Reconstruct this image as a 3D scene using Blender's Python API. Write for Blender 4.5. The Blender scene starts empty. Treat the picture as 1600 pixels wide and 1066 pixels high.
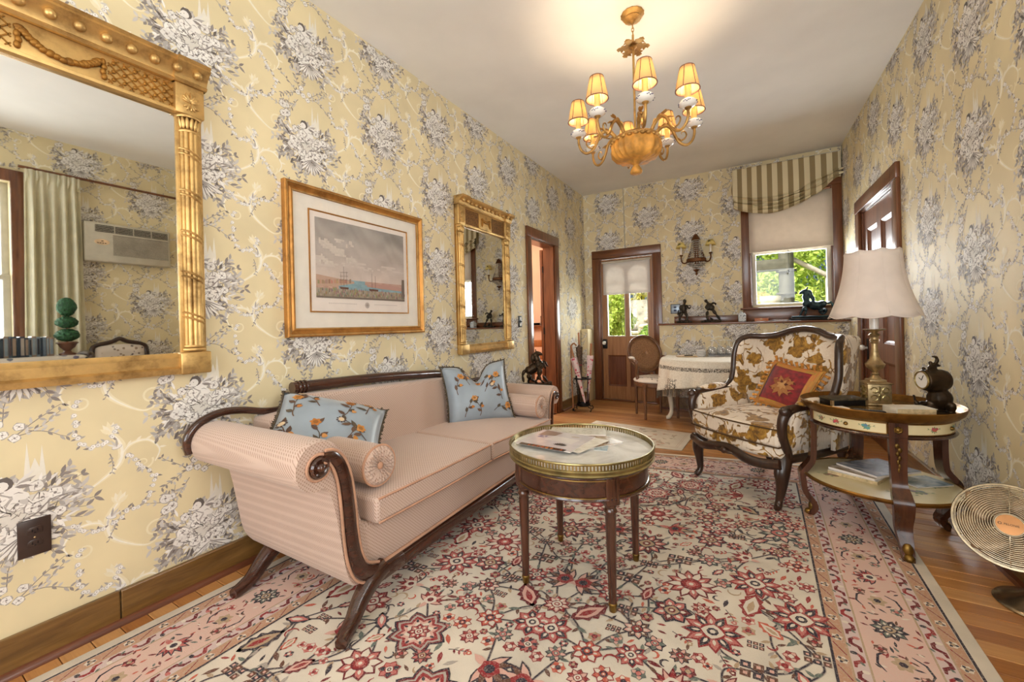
import bpy, bmesh, math, random
import numpy as np
from mathutils import Vector, Matrix

random.seed(7); np.random.seed(7)
PI = math.pi
scene = bpy.context.scene
C = scene.collection

# ------------------------------------------------------------------ camera
YAW, ROLL = 0.5394, 0.0254
cam_d = bpy.data.cameras.new('camera'); cam = bpy.data.objects.new('camera', cam_d); C.objects.link(cam)
cam_d.sensor_fit = 'HORIZONTAL'; cam_d.sensor_width = 36.0
cam_d.lens = 634.2453 / 1600 * 36; cam_d.shift_y = -24.7 / 1600; cam_d.clip_start = 0.02
_f = Vector((-math.sin(YAW), math.cos(YAW), 0)); _r = Vector((math.cos(YAW), math.sin(YAW), 0)); _u = Vector((0, 0, 1))
_cr = _r * math.cos(ROLL) - _u * math.sin(ROLL); _cu = _u * math.cos(ROLL) + _r * math.sin(ROLL)
_m = Matrix.Identity(4)
for i in range(3):
    _m[i][0] = _cr[i]; _m[i][1] = _cu[i]; _m[i][2] = -_f[i]; _m[i][3] = (2.0729, 0.0, 1.0796)[i]
cam.matrix_world = _m
scene.camera = cam

# ------------------------------------------------------------------ view, world, sun, daylight at the windows
vs = scene.view_settings
vs.view_transform = 'Standard'; vs.look = 'None'; vs.gamma = 1.0; vs.use_curve_mapping = False
vs.exposure = 0.5
world = bpy.data.worlds.new('sky'); scene.world = world; world.use_nodes = True
wn = world.node_tree; wn.nodes.clear()
sky = wn.nodes.new('ShaderNodeTexSky'); sky.sky_type = 'HOSEK_WILKIE'; sky.turbidity = 4.0
sky.sun_direction = Vector((-0.45, -0.42, 0.8)).normalized()
bg = wn.nodes.new('ShaderNodeBackground'); bg.inputs['Strength'].default_value = 0.75
wo = wn.nodes.new('ShaderNodeOutputWorld')
wn.links.new(sky.outputs[0], bg.inputs[0]); wn.links.new(bg.outputs[0], wo.inputs[0])

def sun_light(direction, energy, color=(1, .95, .86), angle=2.0):
    l = bpy.data.lights.new('sun', 'SUN'); l.energy = energy; l.color = color; l.angle = math.radians(angle)
    o = bpy.data.objects.new('sun', l); C.objects.link(o)
    o.rotation_euler = Vector(direction).to_track_quat('-Z', 'Y').to_euler(); return o
sun_light((0.45, 0.42, -0.8), 8.0)

def window_light(name, loc, direction, sx, sy, energy, color=(1, .985, .95)):
    l = bpy.data.lights.new(name, 'AREA'); l.shape = 'RECTANGLE'; l.size = sx; l.size_y = sy; l.energy = energy; l.color = color
    o = bpy.data.objects.new(name, l); C.objects.link(o); o.location = loc
    o.rotation_euler = Vector(direction).to_track_quat('-Z', 'Y').to_euler(); return o
# daylight: tall window in the bay beside the camera, fill lamps for two added, unseen front windows behind it, the far window and door
window_light('daylight_bay_window', (3.80, 0.15, 1.62), (-1, 0, 0.05), 1.5, 1.7, 46, (.93, .97, 1))
window_light('fill_front_window', (0.85, -2.55, 1.55), (0, 1, .14), 1.2, 1.9, 46, (.93, .97, 1))
window_light('fill_front_window', (2.45, -2.55, 1.55), (0, 1, .14), 1.2, 1.9, 46, (.93, .97, 1))
window_light('daylight_far_window', (2.43, 6.05, 1.62), (-.2, -1, -.12), 1.0, 0.9, 70, (.93, .98, 1))
window_light('daylight_far_door', (0.58, 5.95, 1.38), (0, -1, -.05), 0.9, 1.2, 46, (.95, 1, .95))

# ------------------------------------------------------------------ helpers
def lin(c):
    if isinstance(c, str):
        c = tuple(int(c[i:i + 2], 16) for i in (0, 2, 4))
    out = []
    for x in c[:3]:
        x = x / 255.0
        out.append(x / 12.92 if x <= 0.04045 else ((x + 0.055) / 1.055) ** 2.4)
    return tuple(out)

class NT:
    """small node-tree helper"""
    def __init__(s, name):
        s.m = bpy.data.materials.new(name); s.m.use_nodes = True
        s.t = s.m.node_tree; s.t.nodes.clear()
        s.out = s.n('ShaderNodeOutputMaterial')
    def n(s, typ, **kw):
        nd = s.t.nodes.new(typ)
        for k, v in kw.items(): setattr(nd, k, v)
        return nd
    def l(s, a, b): s.t.links.new(a, b)
    def co(s, kind='Object', scale=(1, 1, 1), rot=(0, 0, 0), loc=(0, 0, 0)):
        tc = s.n('ShaderNodeTexCoord'); mp = s.n('ShaderNodeMapping')
        mp.inputs['Scale'].default_value = scale; mp.inputs['Rotation'].default_value = rot; mp.inputs['Location'].default_value = loc
        s.l(tc.outputs[kind], mp.inputs['Vector']); return mp.outputs[0]
    def noise(s, vec, scale, detail=3, rough=.5, dist=0):
        t = s.n('ShaderNodeTexNoise'); t.inputs['Scale'].default_value = scale; t.inputs['Detail'].default_value = detail
        t.inputs['Roughness'].default_value = rough; t.inputs['Distortion'].default_value = dist
        if vec is not None: s.l(vec, t.inputs['Vector'])
        return t.outputs['Fac']
    def vor(s, vec, scale, feature='F1', out='Distance', rnd=1.0):
        t = s.n('ShaderNodeTexVoronoi'); t.feature = feature; t.inputs['Scale'].default_value = scale
        t.inputs['Randomness'].default_value = rnd
        if vec is not None: s.l(vec, t.inputs['Vector'])
        return t.outputs[out]
    def ramp(s, fac, stops, interp='LINEAR'):
        r = s.n('ShaderNodeValToRGB'); r.color_ramp.interpolation = interp
        e = r.color_ramp.elements
        while len(e) > 1: e.remove(e[-1])
        for i, (p, c) in enumerate(stops):
            el = e[0] if i == 0 else e.new(p)
            el.position = p
            el.color = (c, c, c, 1) if isinstance(c, (int, float)) else (*lin(c), 1)
        s.l(fac, r.inputs[0]); return r.outputs[0]
    def math(s, op, a, b=None, c=None):
        m = s.n('ShaderNodeMath', operation=op)
        for i, x in enumerate((a, b, c)):
            if x is None: continue
            if isinstance(x, (int, float)): m.inputs[i].default_value = x
            else: s.l(x, m.inputs[i])
        return m.outputs[0]
    def mix(s, fac, a, b, mode='MIX'):
        m = s.n('ShaderNodeMix', data_type='RGBA', blend_type=mode)
        for x, k in ((fac, 0), (a, 6), (b, 7)):
            if isinstance(x, (int, float)): m.inputs[k].default_value = x
            elif isinstance(x, (tuple, str)): m.inputs[k].default_value = (*lin(x), 1)
            else: s.l(x, m.inputs[k])
        return m.outputs[2]
    def bsdf(s, color, rough=.5, metal=0, bump=None, bstr=.3, bdist=.002, **kw):
        b = s.n('ShaderNodeBsdfPrincipled')
        if isinstance(color, (tuple, str)): b.inputs['Base Color'].default_value = (*lin(color), 1)
        else: s.l(color, b.inputs['Base Color'])
        for x, k in ((rough, 'Roughness'), (metal, 'Metallic')):
            if isinstance(x, (int, float)): b.inputs[k].default_value = x
            else: s.l(x, b.inputs[k])
        for k, v in kw.items():
            k = k.replace('_', ' ')
            if isinstance(v, (int, float)): b.inputs[k].default_value = v
            elif isinstance(v, (tuple, str)): b.inputs[k].default_value = (*lin(v), 1)
            else: s.l(v, b.inputs[k])
        if bump is not None:
            bp = s.n('ShaderNodeBump'); bp.inputs['Strength'].default_value = bstr; bp.inputs['Distance'].default_value = bdist
            s.l(bump, bp.inputs['Height']); s.l(bp.outputs[0], b.inputs['Normal'])
        s.l(b.outputs[0], s.out.inputs[0]); return s.m

def m_plain(name, c, rough=.5, metal=0, var=.12, scale=14, bump=0, bscale=60, **kw):
    t = NT(name); v = t.co()
    f = t.noise(v, scale, 4)
    d = tuple(max(0, x * (1 - var)) for x in _rgb(c)); e = tuple(min(255, x * (1 + var * .6)) for x in _rgb(c))
    col = t.ramp(f, [(.3, d), (.7, e)])
    return t.bsdf(col, rough, metal, bump=t.noise(v, bscale, 3) if bump else None, bstr=bump, **kw)
def _rgb(c): return tuple(int(c[i:i + 2], 16) for i in (0, 2, 4)) if isinstance(c, str) else c

def m_wood(name, c1, c2, axis=0, scale=1.0, rough=.3, coat=.3, stretch=14):
    t = NT(name)
    sc = [stretch * scale] * 3; sc[axis] = 1.2 * scale
    v = t.co(scale=tuple(sc))
    f = t.noise(v, 2.2, 6, .6, .6); g = t.noise(v, 9, 3, .5)
    col = t.mix(t.math('MULTIPLY', g, .35), t.ramp(f, [(.3, c1), (.68, c2)]), c1)
    return t.bsdf(col, rough, 0, bump=g, bstr=.06, Coat_Weight=coat, Coat_Roughness=.15)

def m_gilt(name, c=(196, 146, 66), dark=(108, 68, 26), rough=.36, metal=.75, scale=9):
    t = NT(name); v = t.co()
    f = t.noise(v, scale, 6, .65)
    g = t.noise(v, 90, 2)
    col = t.ramp(f, [(.28, dark), (.5, c), (.75, tuple(min(255, x * 1.12) for x in c))])
    return t.bsdf(col, t.ramp(f, [(.3, rough + .15), (.7, rough)]), metal, bump=g, bstr=.12, bdist=.001)

def m_attr(name, rough=.6, bump=0, bscale=500, spec=.3):
    t = NT(name); a = t.n('ShaderNodeAttribute'); a.attribute_name = 'Col'
    v = t.co(); f = t.noise(v, 40, 3)
    col = t.mix(t.math('MULTIPLY', f, .18), a.outputs['Color'], (120, 110, 100))
    return t.bsdf(col, rough, 0, bump=t.noise(v, bscale, 2) if bump else None, bstr=bump, Specular_IOR_Level=spec)

def m_glass(name, tint=(255, 255, 255), refl=.08, rough=.0):
    t = NT(name)
    tr = t.n('ShaderNodeBsdfTransparent'); tr.inputs[0].default_value = (*lin(tint), 1)
    gl = t.n('ShaderNodeBsdfGlossy'); gl.inputs['Roughness'].default_value = rough
    fr = t.n('ShaderNodeFresnel'); fr.inputs[0].default_value = 1.45
    mx = t.n('ShaderNodeMixShader'); ge = t.n('ShaderNodeNewGeometry'); t.l(t.math('MULTIPLY', t.math('ADD', t.math('MULTIPLY', fr.outputs[0], .8), refl * .2), t.math('SUBTRACT', 1.0, ge.outputs['Backfacing'])), mx.inputs[0])
    t.l(tr.outputs[0], mx.inputs[1]); t.l(gl.outputs[0], mx.inputs[2]); t.l(mx.outputs[0], t.out.inputs[0])
    return t.m

def m_translucent(name, c, glow=None, gs=0, trans=.5, weave=0):
    t = NT(name)
    v = t.co(); f = t.noise(v, 12, 3)
    col = t.ramp(f, [(.3, tuple(x * .96 for x in _rgb(c))), (.7, c)])
    d = t.n('ShaderNodeBsdfDiffuse'); t.l(col, d.inputs[0])
    tr = t.n('ShaderNodeBsdfTranslucent'); t.l(col, tr.inputs[0])
    mx = t.n('ShaderNodeMixShader'); mx.inputs[0].default_value = trans
    t.l(d.outputs[0], mx.inputs[1]); t.l(tr.outputs[0], mx.inputs[2]); t.l(mx.outputs[0], t.out.inputs[0])
    return t.m

def m_emit(name, c, s):
    t = NT(name); e = t.n('ShaderNodeEmission'); e.inputs[0].default_value = (*lin(c), 1); e.inputs[1].default_value = s
    t.l(e.outputs[0], t.out.inputs[0]); return t.m

# ------------------------------------------------------------------ mesh builder
def rotm(axis, a): return Matrix.Rotation(a, 4, axis)
def tr(x, y, z): return Matrix.Translation((x, y, z))

class MB:
    def __init__(s): s.v = []; s.f = []
    def add(s, vs, fs, M=None):
        o = len(s.v)
        if M is not None: vs = [tuple(M @ Vector(p)) for p in vs]
        s.v.extend(tuple(p) for p in vs); s.f.extend(tuple(i + o for i in f) for f in fs); return s
    def box(s, x0, x1, y0, y1, z0, z1, M=None):
        v = [(x0, y0, z0), (x1, y0, z0), (x1, y1, z0), (x0, y1, z0), (x0, y0, z1), (x1, y0, z1), (x1, y1, z1), (x0, y1, z1)]
        return s.add(v, [(0, 3, 2, 1), (4, 5, 6, 7), (0, 1, 5, 4), (1, 2, 6, 5), (2, 3, 7, 6), (3, 0, 4, 7)], M)
    def lathe(s, prof, n=24, M=None, sx=1, sy=1, a0=0, fn=None):
        v = []; f = []
        for (r, z) in prof:
            for i in range(n):
                a = a0 + 2 * PI * i / n
                k = fn(a, z) if fn else 1
                v.append((r * k * sx * math.cos(a), r * k * sy * math.sin(a), z))
        m = len(prof)
        for j in range(m - 1):
            for i in range(n):
                f.append((j * n + i, j * n + (i + 1) % n, (j + 1) * n + (i + 1) % n, (j + 1) * n + i))
        f.append(tuple(range(n - 1, -1, -1))); f.append(tuple((m - 1) * n + i for i in range(n)))
        return s.add(v, f, M)
    def sphere(s, c, r, nu=12, nv=8, M=None):
        rx, ry, rz = r if isinstance(r, (tuple, list)) else (r, r, r)
        v = [(c[0], c[1], c[2] - rz)]; f = []
        for j in range(1, nv):
            b = -PI / 2 + PI * j / nv
            for i in range(nu):
                a = 2 * PI * i / nu
                v.append((c[0] + rx * math.cos(b) * math.cos(a), c[1] + ry * math.cos(b) * math.sin(a), c[2] + rz * math.sin(b)))
        v.append((c[0], c[1], c[2] + rz)); T = len(v) - 1
        for i in range(nu): f.append((0, 1 + (i + 1) % nu, 1 + i))
        for j in range(nv - 2):
            for i in range(nu):
                a = 1 + j * nu + i; b2 = 1 + j * nu + (i + 1) % nu
                f.append((a, b2, b2 + nu, a + nu))
        o = 1 + (nv - 2) * nu
        for i in range(nu): f.append((o + i, o + (i + 1) % nu, T))
        return s.add(v, f, M)
    def ell(s, p0, p1, r0, r1=None, nu=10, nv=8):
        """ellipsoid stretched between two points"""
        a = Vector(p0); b = Vector(p1); d = b - a; L = d.length
        q = d.to_track_quat('Z', 'Y').to_matrix().to_4x4()
        return s.sphere((0, 0, 0), (r0, r1 or r0, L / 2), nu, nv, Matrix.Translation((a + b) / 2) @ q)
    def tube(s, path, rad, n=8, closed=False, caps=True, M=None, flat=1.0, up=None):
        P = [Vector(p) for p in path]; m = len(P)
        R = [rad] * m if isinstance(rad, (int, float)) else list(rad)
        v = []; f = []
        prev = None
        for i in range(m):
            if closed: t = P[(i + 1) % m] - P[i - 1]
            else: t = P[min(i + 1, m - 1)] - P[max(i - 1, 0)]
            if t.length < 1e-9: t = Vector((0, 0, 1))
            t.normalize()
            if up is not None: nrm = Vector(up) - t * Vector(up).dot(t)
            elif prev is None:
                h = Vector((0, 0, 1)) if abs(t.z) < .9 else Vector((1, 0, 0)); nrm = h - t * h.dot(t)
            else: nrm = prev - t * prev.dot(t)
            if nrm.length < 1e-6: nrm = t.orthogonal()
            nrm.normalize(); prev = nrm; bn = t.cross(nrm)
            for k in range(n):
                a = 2 * PI * (k + .5) / n
                v.append(tuple(P[i] + (nrm * math.cos(a) * flat + bn * math.sin(a)) * R[i]))
        mm = m if closed else m - 1
        for i in range(mm):
            for k in range(n):
                j = (i + 1) % m
                f.append((i * n + k, i * n + (k + 1) % n, j * n + (k + 1) % n, j * n + k))
        if caps and not closed:
            f.append(tuple(range(n - 1, -1, -1))); f.append(tuple((m - 1) * n + k for k in range(n)))
        return s.add(v, f, M)
    def prism(s, poly, a0, a1, axis='z', M=None):
        """poly 2D extruded; axis z: (x,y); axis x: (y,z); axis y: (x,z)"""
        n = len(poly)
        def P(p, h): return {'z': (p[0], p[1], h), 'x': (h, p[0], p[1]), 'y': (p[0], h, p[1])}[axis]
        v = [P(p, a0) for p in poly] + [P(p, a1) for p in poly]
        f = [tuple(range(n - 1, -1, -1)), tuple(range(n, 2 * n))] + [(i, (i + 1) % n, n + (i + 1) % n, n + i) for i in range(n)]
        return s.add(v, f, M)
    def sweep(s, prof, path, frames, closed_path=False, closed_prof=True, caps=True):
        """prof [(a,b)], frames [(A,B)] unit vectors per path point"""
        n = len(prof); m = len(path); v = []; f = []
        for p, (A, B) in zip(path, frames):
            p = Vector(p); A = Vector(A); B = Vector(B)
            for a, b in prof: v.append(tuple(p + A * a + B * b))
        for i in range(m if closed_path else m - 1):
            j = (i + 1) % m
            for k in range(n if closed_prof else n - 1):
                l = (k + 1) % n
                f.append((i * n + k, i * n + l, j * n + l, j * n + k))
        if caps and not closed_path and closed_prof:
            f.append(tuple(range(n - 1, -1, -1))); f.append(tuple((m - 1) * n + k for k in range(n)))
        return s.add(v, f)
    def grid(s, nu, nv, fn, cu=False, cv=False, M=None):
        v = [fn(i / (nu if cu else nu - 1), j / (nv if cv else nv - 1)) for j in range(nv) for i in range(nu)]
        f = []
        for j in range(nv if cv else nv - 1):
            for i in range(nu if cu else nu - 1):
                a = j * nu + i; b = j * nu + (i + 1) % nu; k = ((j + 1) % nv) * nu
                f.append((a, b, k + (i + 1) % nu, k + i))
        return s.add(v, f, M)
    def frame_rect(s, x0, x1, z0, z1, prof, M=None):
        """mitred picture-frame moulding in the local XZ plane; prof [(inward, out_y)]"""
        n = len(prof); v = []; f = []
        for (cx, cz, sx, sz) in ((x0, z0, 1, 1), (x1, z0, -1, 1), (x1, z1, -1, -1), (x0, z1, 1, -1)):
            for a, b in prof: v.append((cx + sx * a, b, cz + sz * a))
        for i in range(4):
            j = (i + 1) % 4
            for k in range(n):
                l = (k + 1) % n
                f.append((i * n + k, i * n + l, j * n + l, j * n + k))
        return s.add(v, f, M)
    def mod(s, fn): s.v = [tuple(fn(*p)) for p in s.v]; return s
    def mesh(s, name):
        me = bpy.data.meshes.new(name)
        me.from_pydata(s.v, [], s.f)
        bm = bmesh.new(); bm.from_mesh(me)
        bmesh.ops.recalc_face_normals(bm, faces=bm.faces); bm.to_mesh(me); bm.free()
        return me
    def build(s, name, m, parent=None, smooth=35, bevel=0, sub=0, remesh=0, solid=0):
        me = s.mesh(name); me.materials.append(m)
        o = bpy.data.objects.new(name, me); C.objects.link(o)
        if parent is not None: o.parent = parent
        if smooth:
            for p in me.polygons: p.use_smooth = True
            if smooth < 180: me.set_sharp_from_angle(angle=math.radians(smooth))
        if solid:
            md = o.modifiers.new('solid', 'SOLIDIFY'); md.thickness = solid; md.offset = 0
        if bevel:
            md = o.modifiers.new('bevel', 'BEVEL'); md.width = bevel; md.segments = 2; md.limit_method = 'ANGLE'; md.angle_limit = math.radians(40)
            for p in me.polygons: p.use_smooth = True
            md.harden_normals = False
        if remesh:
            md = o.modifiers.new('remesh', 'REMESH'); md.mode = 'VOXEL'; md.voxel_size = remesh; md.use_smooth_shade = True
            md = o.modifiers.new('smooth', 'SMOOTH'); md.factor = .5; md.iterations = 3
        if sub:
            md = o.modifiers.new('sub', 'SUBSURF'); md.levels = sub; md.render_levels = sub
        return o

def tag(o, label=None, cat=None, group=None, kind=None):
    if label: o['label'] = label
    if cat: o['category'] = cat
    if group: o['group'] = group
    if kind: o['kind'] = kind
    return o
def thing(name, label, cat, loc=(0, 0, 0), rz=0, group=None):
    o = bpy.data.objects.new(name, None); C.objects.link(o); o.empty_display_size = .05
    o.location = loc; o.rotation_euler = (0, 0, rz)
    return tag(o, label, cat, group)
def link_copy(o, parent=None, loc=None, rot=None, scale=None):
    c = o.copy(); C.objects.link(c)
    if parent is not None: c.parent = parent
    if loc is not None: c.location = loc
    if rot is not None: c.rotation_euler = rot
    if scale is not None: c.scale = scale
    return c
def copy_tree(o, parent=None):
    c = o.copy(); C.objects.link(c)
    c.parent = parent
    for ch in list(o.children): copy_tree(ch, c)
    return c
def smoothpath(pts, n=8, closed=False):
    """Catmull-Rom through pts"""
    P = [Vector(p) for p in pts]; m = len(P); out = []
    rng = range(m) if closed else range(m - 1)
    for i in rng:
        if closed: a, b, c, d = P[i - 1], P[i], P[(i + 1) % m], P[(i + 2) % m]
        else: a, b, c, d = P[max(i - 1, 0)], P[i], P[i + 1], P[min(i + 2, m - 1)]
        for k in range(n):
            t = k / n
            out.append(.5 * ((2 * b) + (c - a) * t + (2 * a - 5 * b + 4 * c - d) * t * t + (3 * b - a - 3 * c + d) * t ** 3))
    if not closed: out.append(P[-1])
    return out
def lerp_list(vals, m):
    """resample list of numbers to m entries"""
    n = len(vals); out = []
    for i in range(m):
        x = i * (n - 1) / (m - 1); k = min(int(x), n - 2); t = x - k
        out.append(vals[k] * (1 - t) + vals[k + 1] * t)
    return out

# ------------------------------------------------------------------ flat print: coloured shapes laid on a surface
class Print:
    """2-D shapes (triangles) with a colour and a layer"""
    def __init__(s): s.v = []; s.t = []; s.c = []; s.sh = []
    def up(s, lay): s.sh.append((lay, len(s.t))); return lay
    def poly(s, pts, col, lay):
        lay = s.up(lay)
        o = len(s.v); n = len(pts)
        s.v.extend((p[0], p[1], lay) for p in pts)
        for i in range(1, n - 1): s.t.append((o, o + i, o + i + 1)); s.c.append(col)
    def fan(s, c, pts, col, lay):
        lay = s.up(lay)
        o = len(s.v); n = len(pts)
        s.v.append((c[0], c[1], lay)); s.v.extend((p[0], p[1], lay) for p in pts)
        for i in range(n): s.t.append((o, o + 1 + i, o + 1 + (i + 1) % n)); s.c.append(col)
    def leaf(s, x, y, L, W, a, col, lay):
        ca, sa = math.cos(a), math.sin(a)
        P = [(0, 0), (.3, .42), (.62, .4), (1, 0), (.62, -.4), (.3, -.42)]
        s.poly([(x + L * u * ca - W * w * sa, y + L * u * sa + W * w * ca) for u, w in P], col, lay)
    def disc(s, x, y, r, col, lay, n=8, sy=1, a=0, wob=0, k=5):
        pts = []
        if wob and k > 5: n = 4 * k
        for i in range(n):
            t = 2 * PI * i / n; q = r * (1 + wob * math.cos(k * t))
            u, w = q * math.cos(t), q * sy * math.sin(t)
            pts.append((x + u * math.cos(a) - w * math.sin(a), y + u * math.sin(a) + w * math.cos(a)))
        s.fan((x, y), pts, col, lay)
    def ring(s, x, y, r0, r1, col, lay, n=12, wob=0, k=5, ph=0):
        lay = s.up(lay)
        o = len(s.v)
        for i in range(n):
            t = 2 * PI * i / n; q = 1 + wob * math.cos(k * t + ph)
            s.v.append((x + r0 * q * math.cos(t), y + r0 * q * math.sin(t), lay)); s.v.append((x + r1 * q * math.cos(t), y + r1 * q * math.sin(t), lay))
        for i in range(n):
            a = o + 2 * i; b = o + 2 * ((i + 1) % n)
            s.t += [(a, a + 1, b + 1), (a, b + 1, b)]; s.c += [col, col]
    def stroke(s, pts, w, col, lay):
        lay = s.up(lay)
        n = len(pts); W = [w] * n if isinstance(w, (int, float)) else lerp_list(list(w), n)
        o = len(s.v)
        for i in range(n):
            a = pts[max(i - 1, 0)]; b = pts[min(i + 1, n - 1)]
            dx, dy = b[0] - a[0], b[1] - a[1]; L = math.hypot(dx, dy) or 1
            nx, ny = -dy / L * W[i] / 2, dx / L * W[i] / 2
            s.v.append((pts[i][0] + nx, pts[i][1] + ny, lay)); s.v.append((pts[i][0] - nx, pts[i][1] - ny, lay))
        for i in range(n - 1):
            a = o + 2 * i; s.t += [(a, a + 1, a + 3), (a, a + 3, a + 2)]; s.c += [col, col]
    def arrays(s, step=2.6e-5, cell=.003):
        """stack overlapping shapes: each one a hair above what it covers (painter's order by layer)"""
        V = np.array(s.v, float); T = np.array(s.t, int)
        ends = [b for _, b in s.sh[1:]] + [len(T)]
        lo = V[:, :2].min(0); n = np.ceil((V[:, :2].max(0) - lo) / cell).astype(int) + 2
        G = np.zeros(n, np.int32)
        tb = V[T][:, :, :2]; a = np.floor((tb.min(1) - lo) / cell).astype(int); b = np.floor((tb.max(1) - lo) / cell).astype(int) + 1
        for i in sorted(range(len(s.sh)), key=lambda i: s.sh[i][0]):
            t0, t1 = s.sh[i][1], ends[i]
            h = 1 + max(G[a[t, 0]:b[t, 0], a[t, 1]:b[t, 1]].max() for t in range(t0, t1))
            for t in range(t0, t1): G[a[t, 0]:b[t, 0], a[t, 1]:b[t, 1]] = h
            V[T[t0:t1].ravel(), 2] = h * step
        return V, T, np.array([lin(c) for c in s.c], float)

def build_print(name, V, T, K, m, parent=None, kind='stuff'):
    """V (n,3) world verts, T (m,3), K (m,3) colours"""
    me = bpy.data.meshes.new(name)
    me.vertices.add(len(V)); me.vertices.foreach_set('co', np.ascontiguousarray(V, np.float32).ravel())
    nt = len(T)
    me.loops.add(nt * 3); me.loops.foreach_set('vertex_index', np.ascontiguousarray(T, np.int32).ravel())
    me.polygons.add(nt); me.polygons.foreach_set('loop_start', np.arange(0, nt * 3, 3, dtype=np.int32))
    me.update(calc_edges=True)
    at = me.attributes.new('Col', 'FLOAT_COLOR', 'FACE')
    at.data.foreach_set('color', np.concatenate([K, np.ones((nt, 1))], 1).astype(np.float32).ravel())
    me.materials.append(m)
    o = bpy.data.objects.new(name, me); C.objects.link(o)
    if parent is not None: o.parent = parent
    if kind: o['kind'] = kind
    return o
# ================================================================== materials of the setting
M_paper = m_plain('wallpaper_ground', (223, 208, 168), .62, var=.05, scale=3)
M_print = m_attr('wallpaper_ink', .65)
M_ceil = m_plain('ceiling_paint', (236, 233, 229), .8, var=.03, scale=2)
M_oak = [m_wood('floor_oak_%s' % n, a, b, 0, 1.0, .28, .35, 16) for n, a, b in (
    ('honey', (160, 104, 56), (206, 146, 84)), ('amber', (174, 116, 62), (216, 160, 98)), ('russet', (142, 88, 46), (192, 130, 70)), ('pale', (182, 128, 74), (222, 170, 110)))]
M_base = m_wood('baseboard_stain', (88, 60, 26), (138, 102, 52), 1, 1.6, .32, .4, 10)
M_shoe = m_wood('shoe_mould_stain', (86, 46, 28), (124, 72, 44), 1, 1, .35, .3)
M_casing = m_wood('casing_stain', (84, 46, 26), (132, 80, 46), 2, 1, .28, .4)
M_casing_h = m_wood('casing_stain_across', (84, 46, 26), (132, 80, 46), 0, 1, .28, .4)
M_door = m_wood('door_stain', (140, 94, 60), (186, 136, 92), 2, 1, .3, .35)
M_doord = m_wood('door_panel_stain', (92, 50, 30), (128, 76, 48), 2, 1, .3, .35)
M_rdoor = m_wood('side_door_stain', (92, 50, 28), (136, 80, 46), 2, 1, .42, .15)
M_pane = m_glass('window_pane')
M_sash = m_plain('sash_paint', (196, 190, 174), .45, var=.05)
M_peach = m_plain('peach_plaster', (234, 196, 168), .8, var=.04, scale=2)
M_black = m_plain('black_iron', (24, 23, 24), .4, .5, var=.2)
M_shade = m_translucent('roller_shade_cloth', (232, 226, 220), trans=.16)
M_shade2 = m_translucent('window_shade_cloth', (214, 202, 188), trans=.22)

def struct(o): o['kind'] = 'structure'; return o

H = 2.9; BY = 5.5285; RB = 2.897; RS = 0.0244; RY0 = 2.29; BAYX = 3.5; FY = -2.2
def rx(y): return RB + (BY - y) * RS

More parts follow.
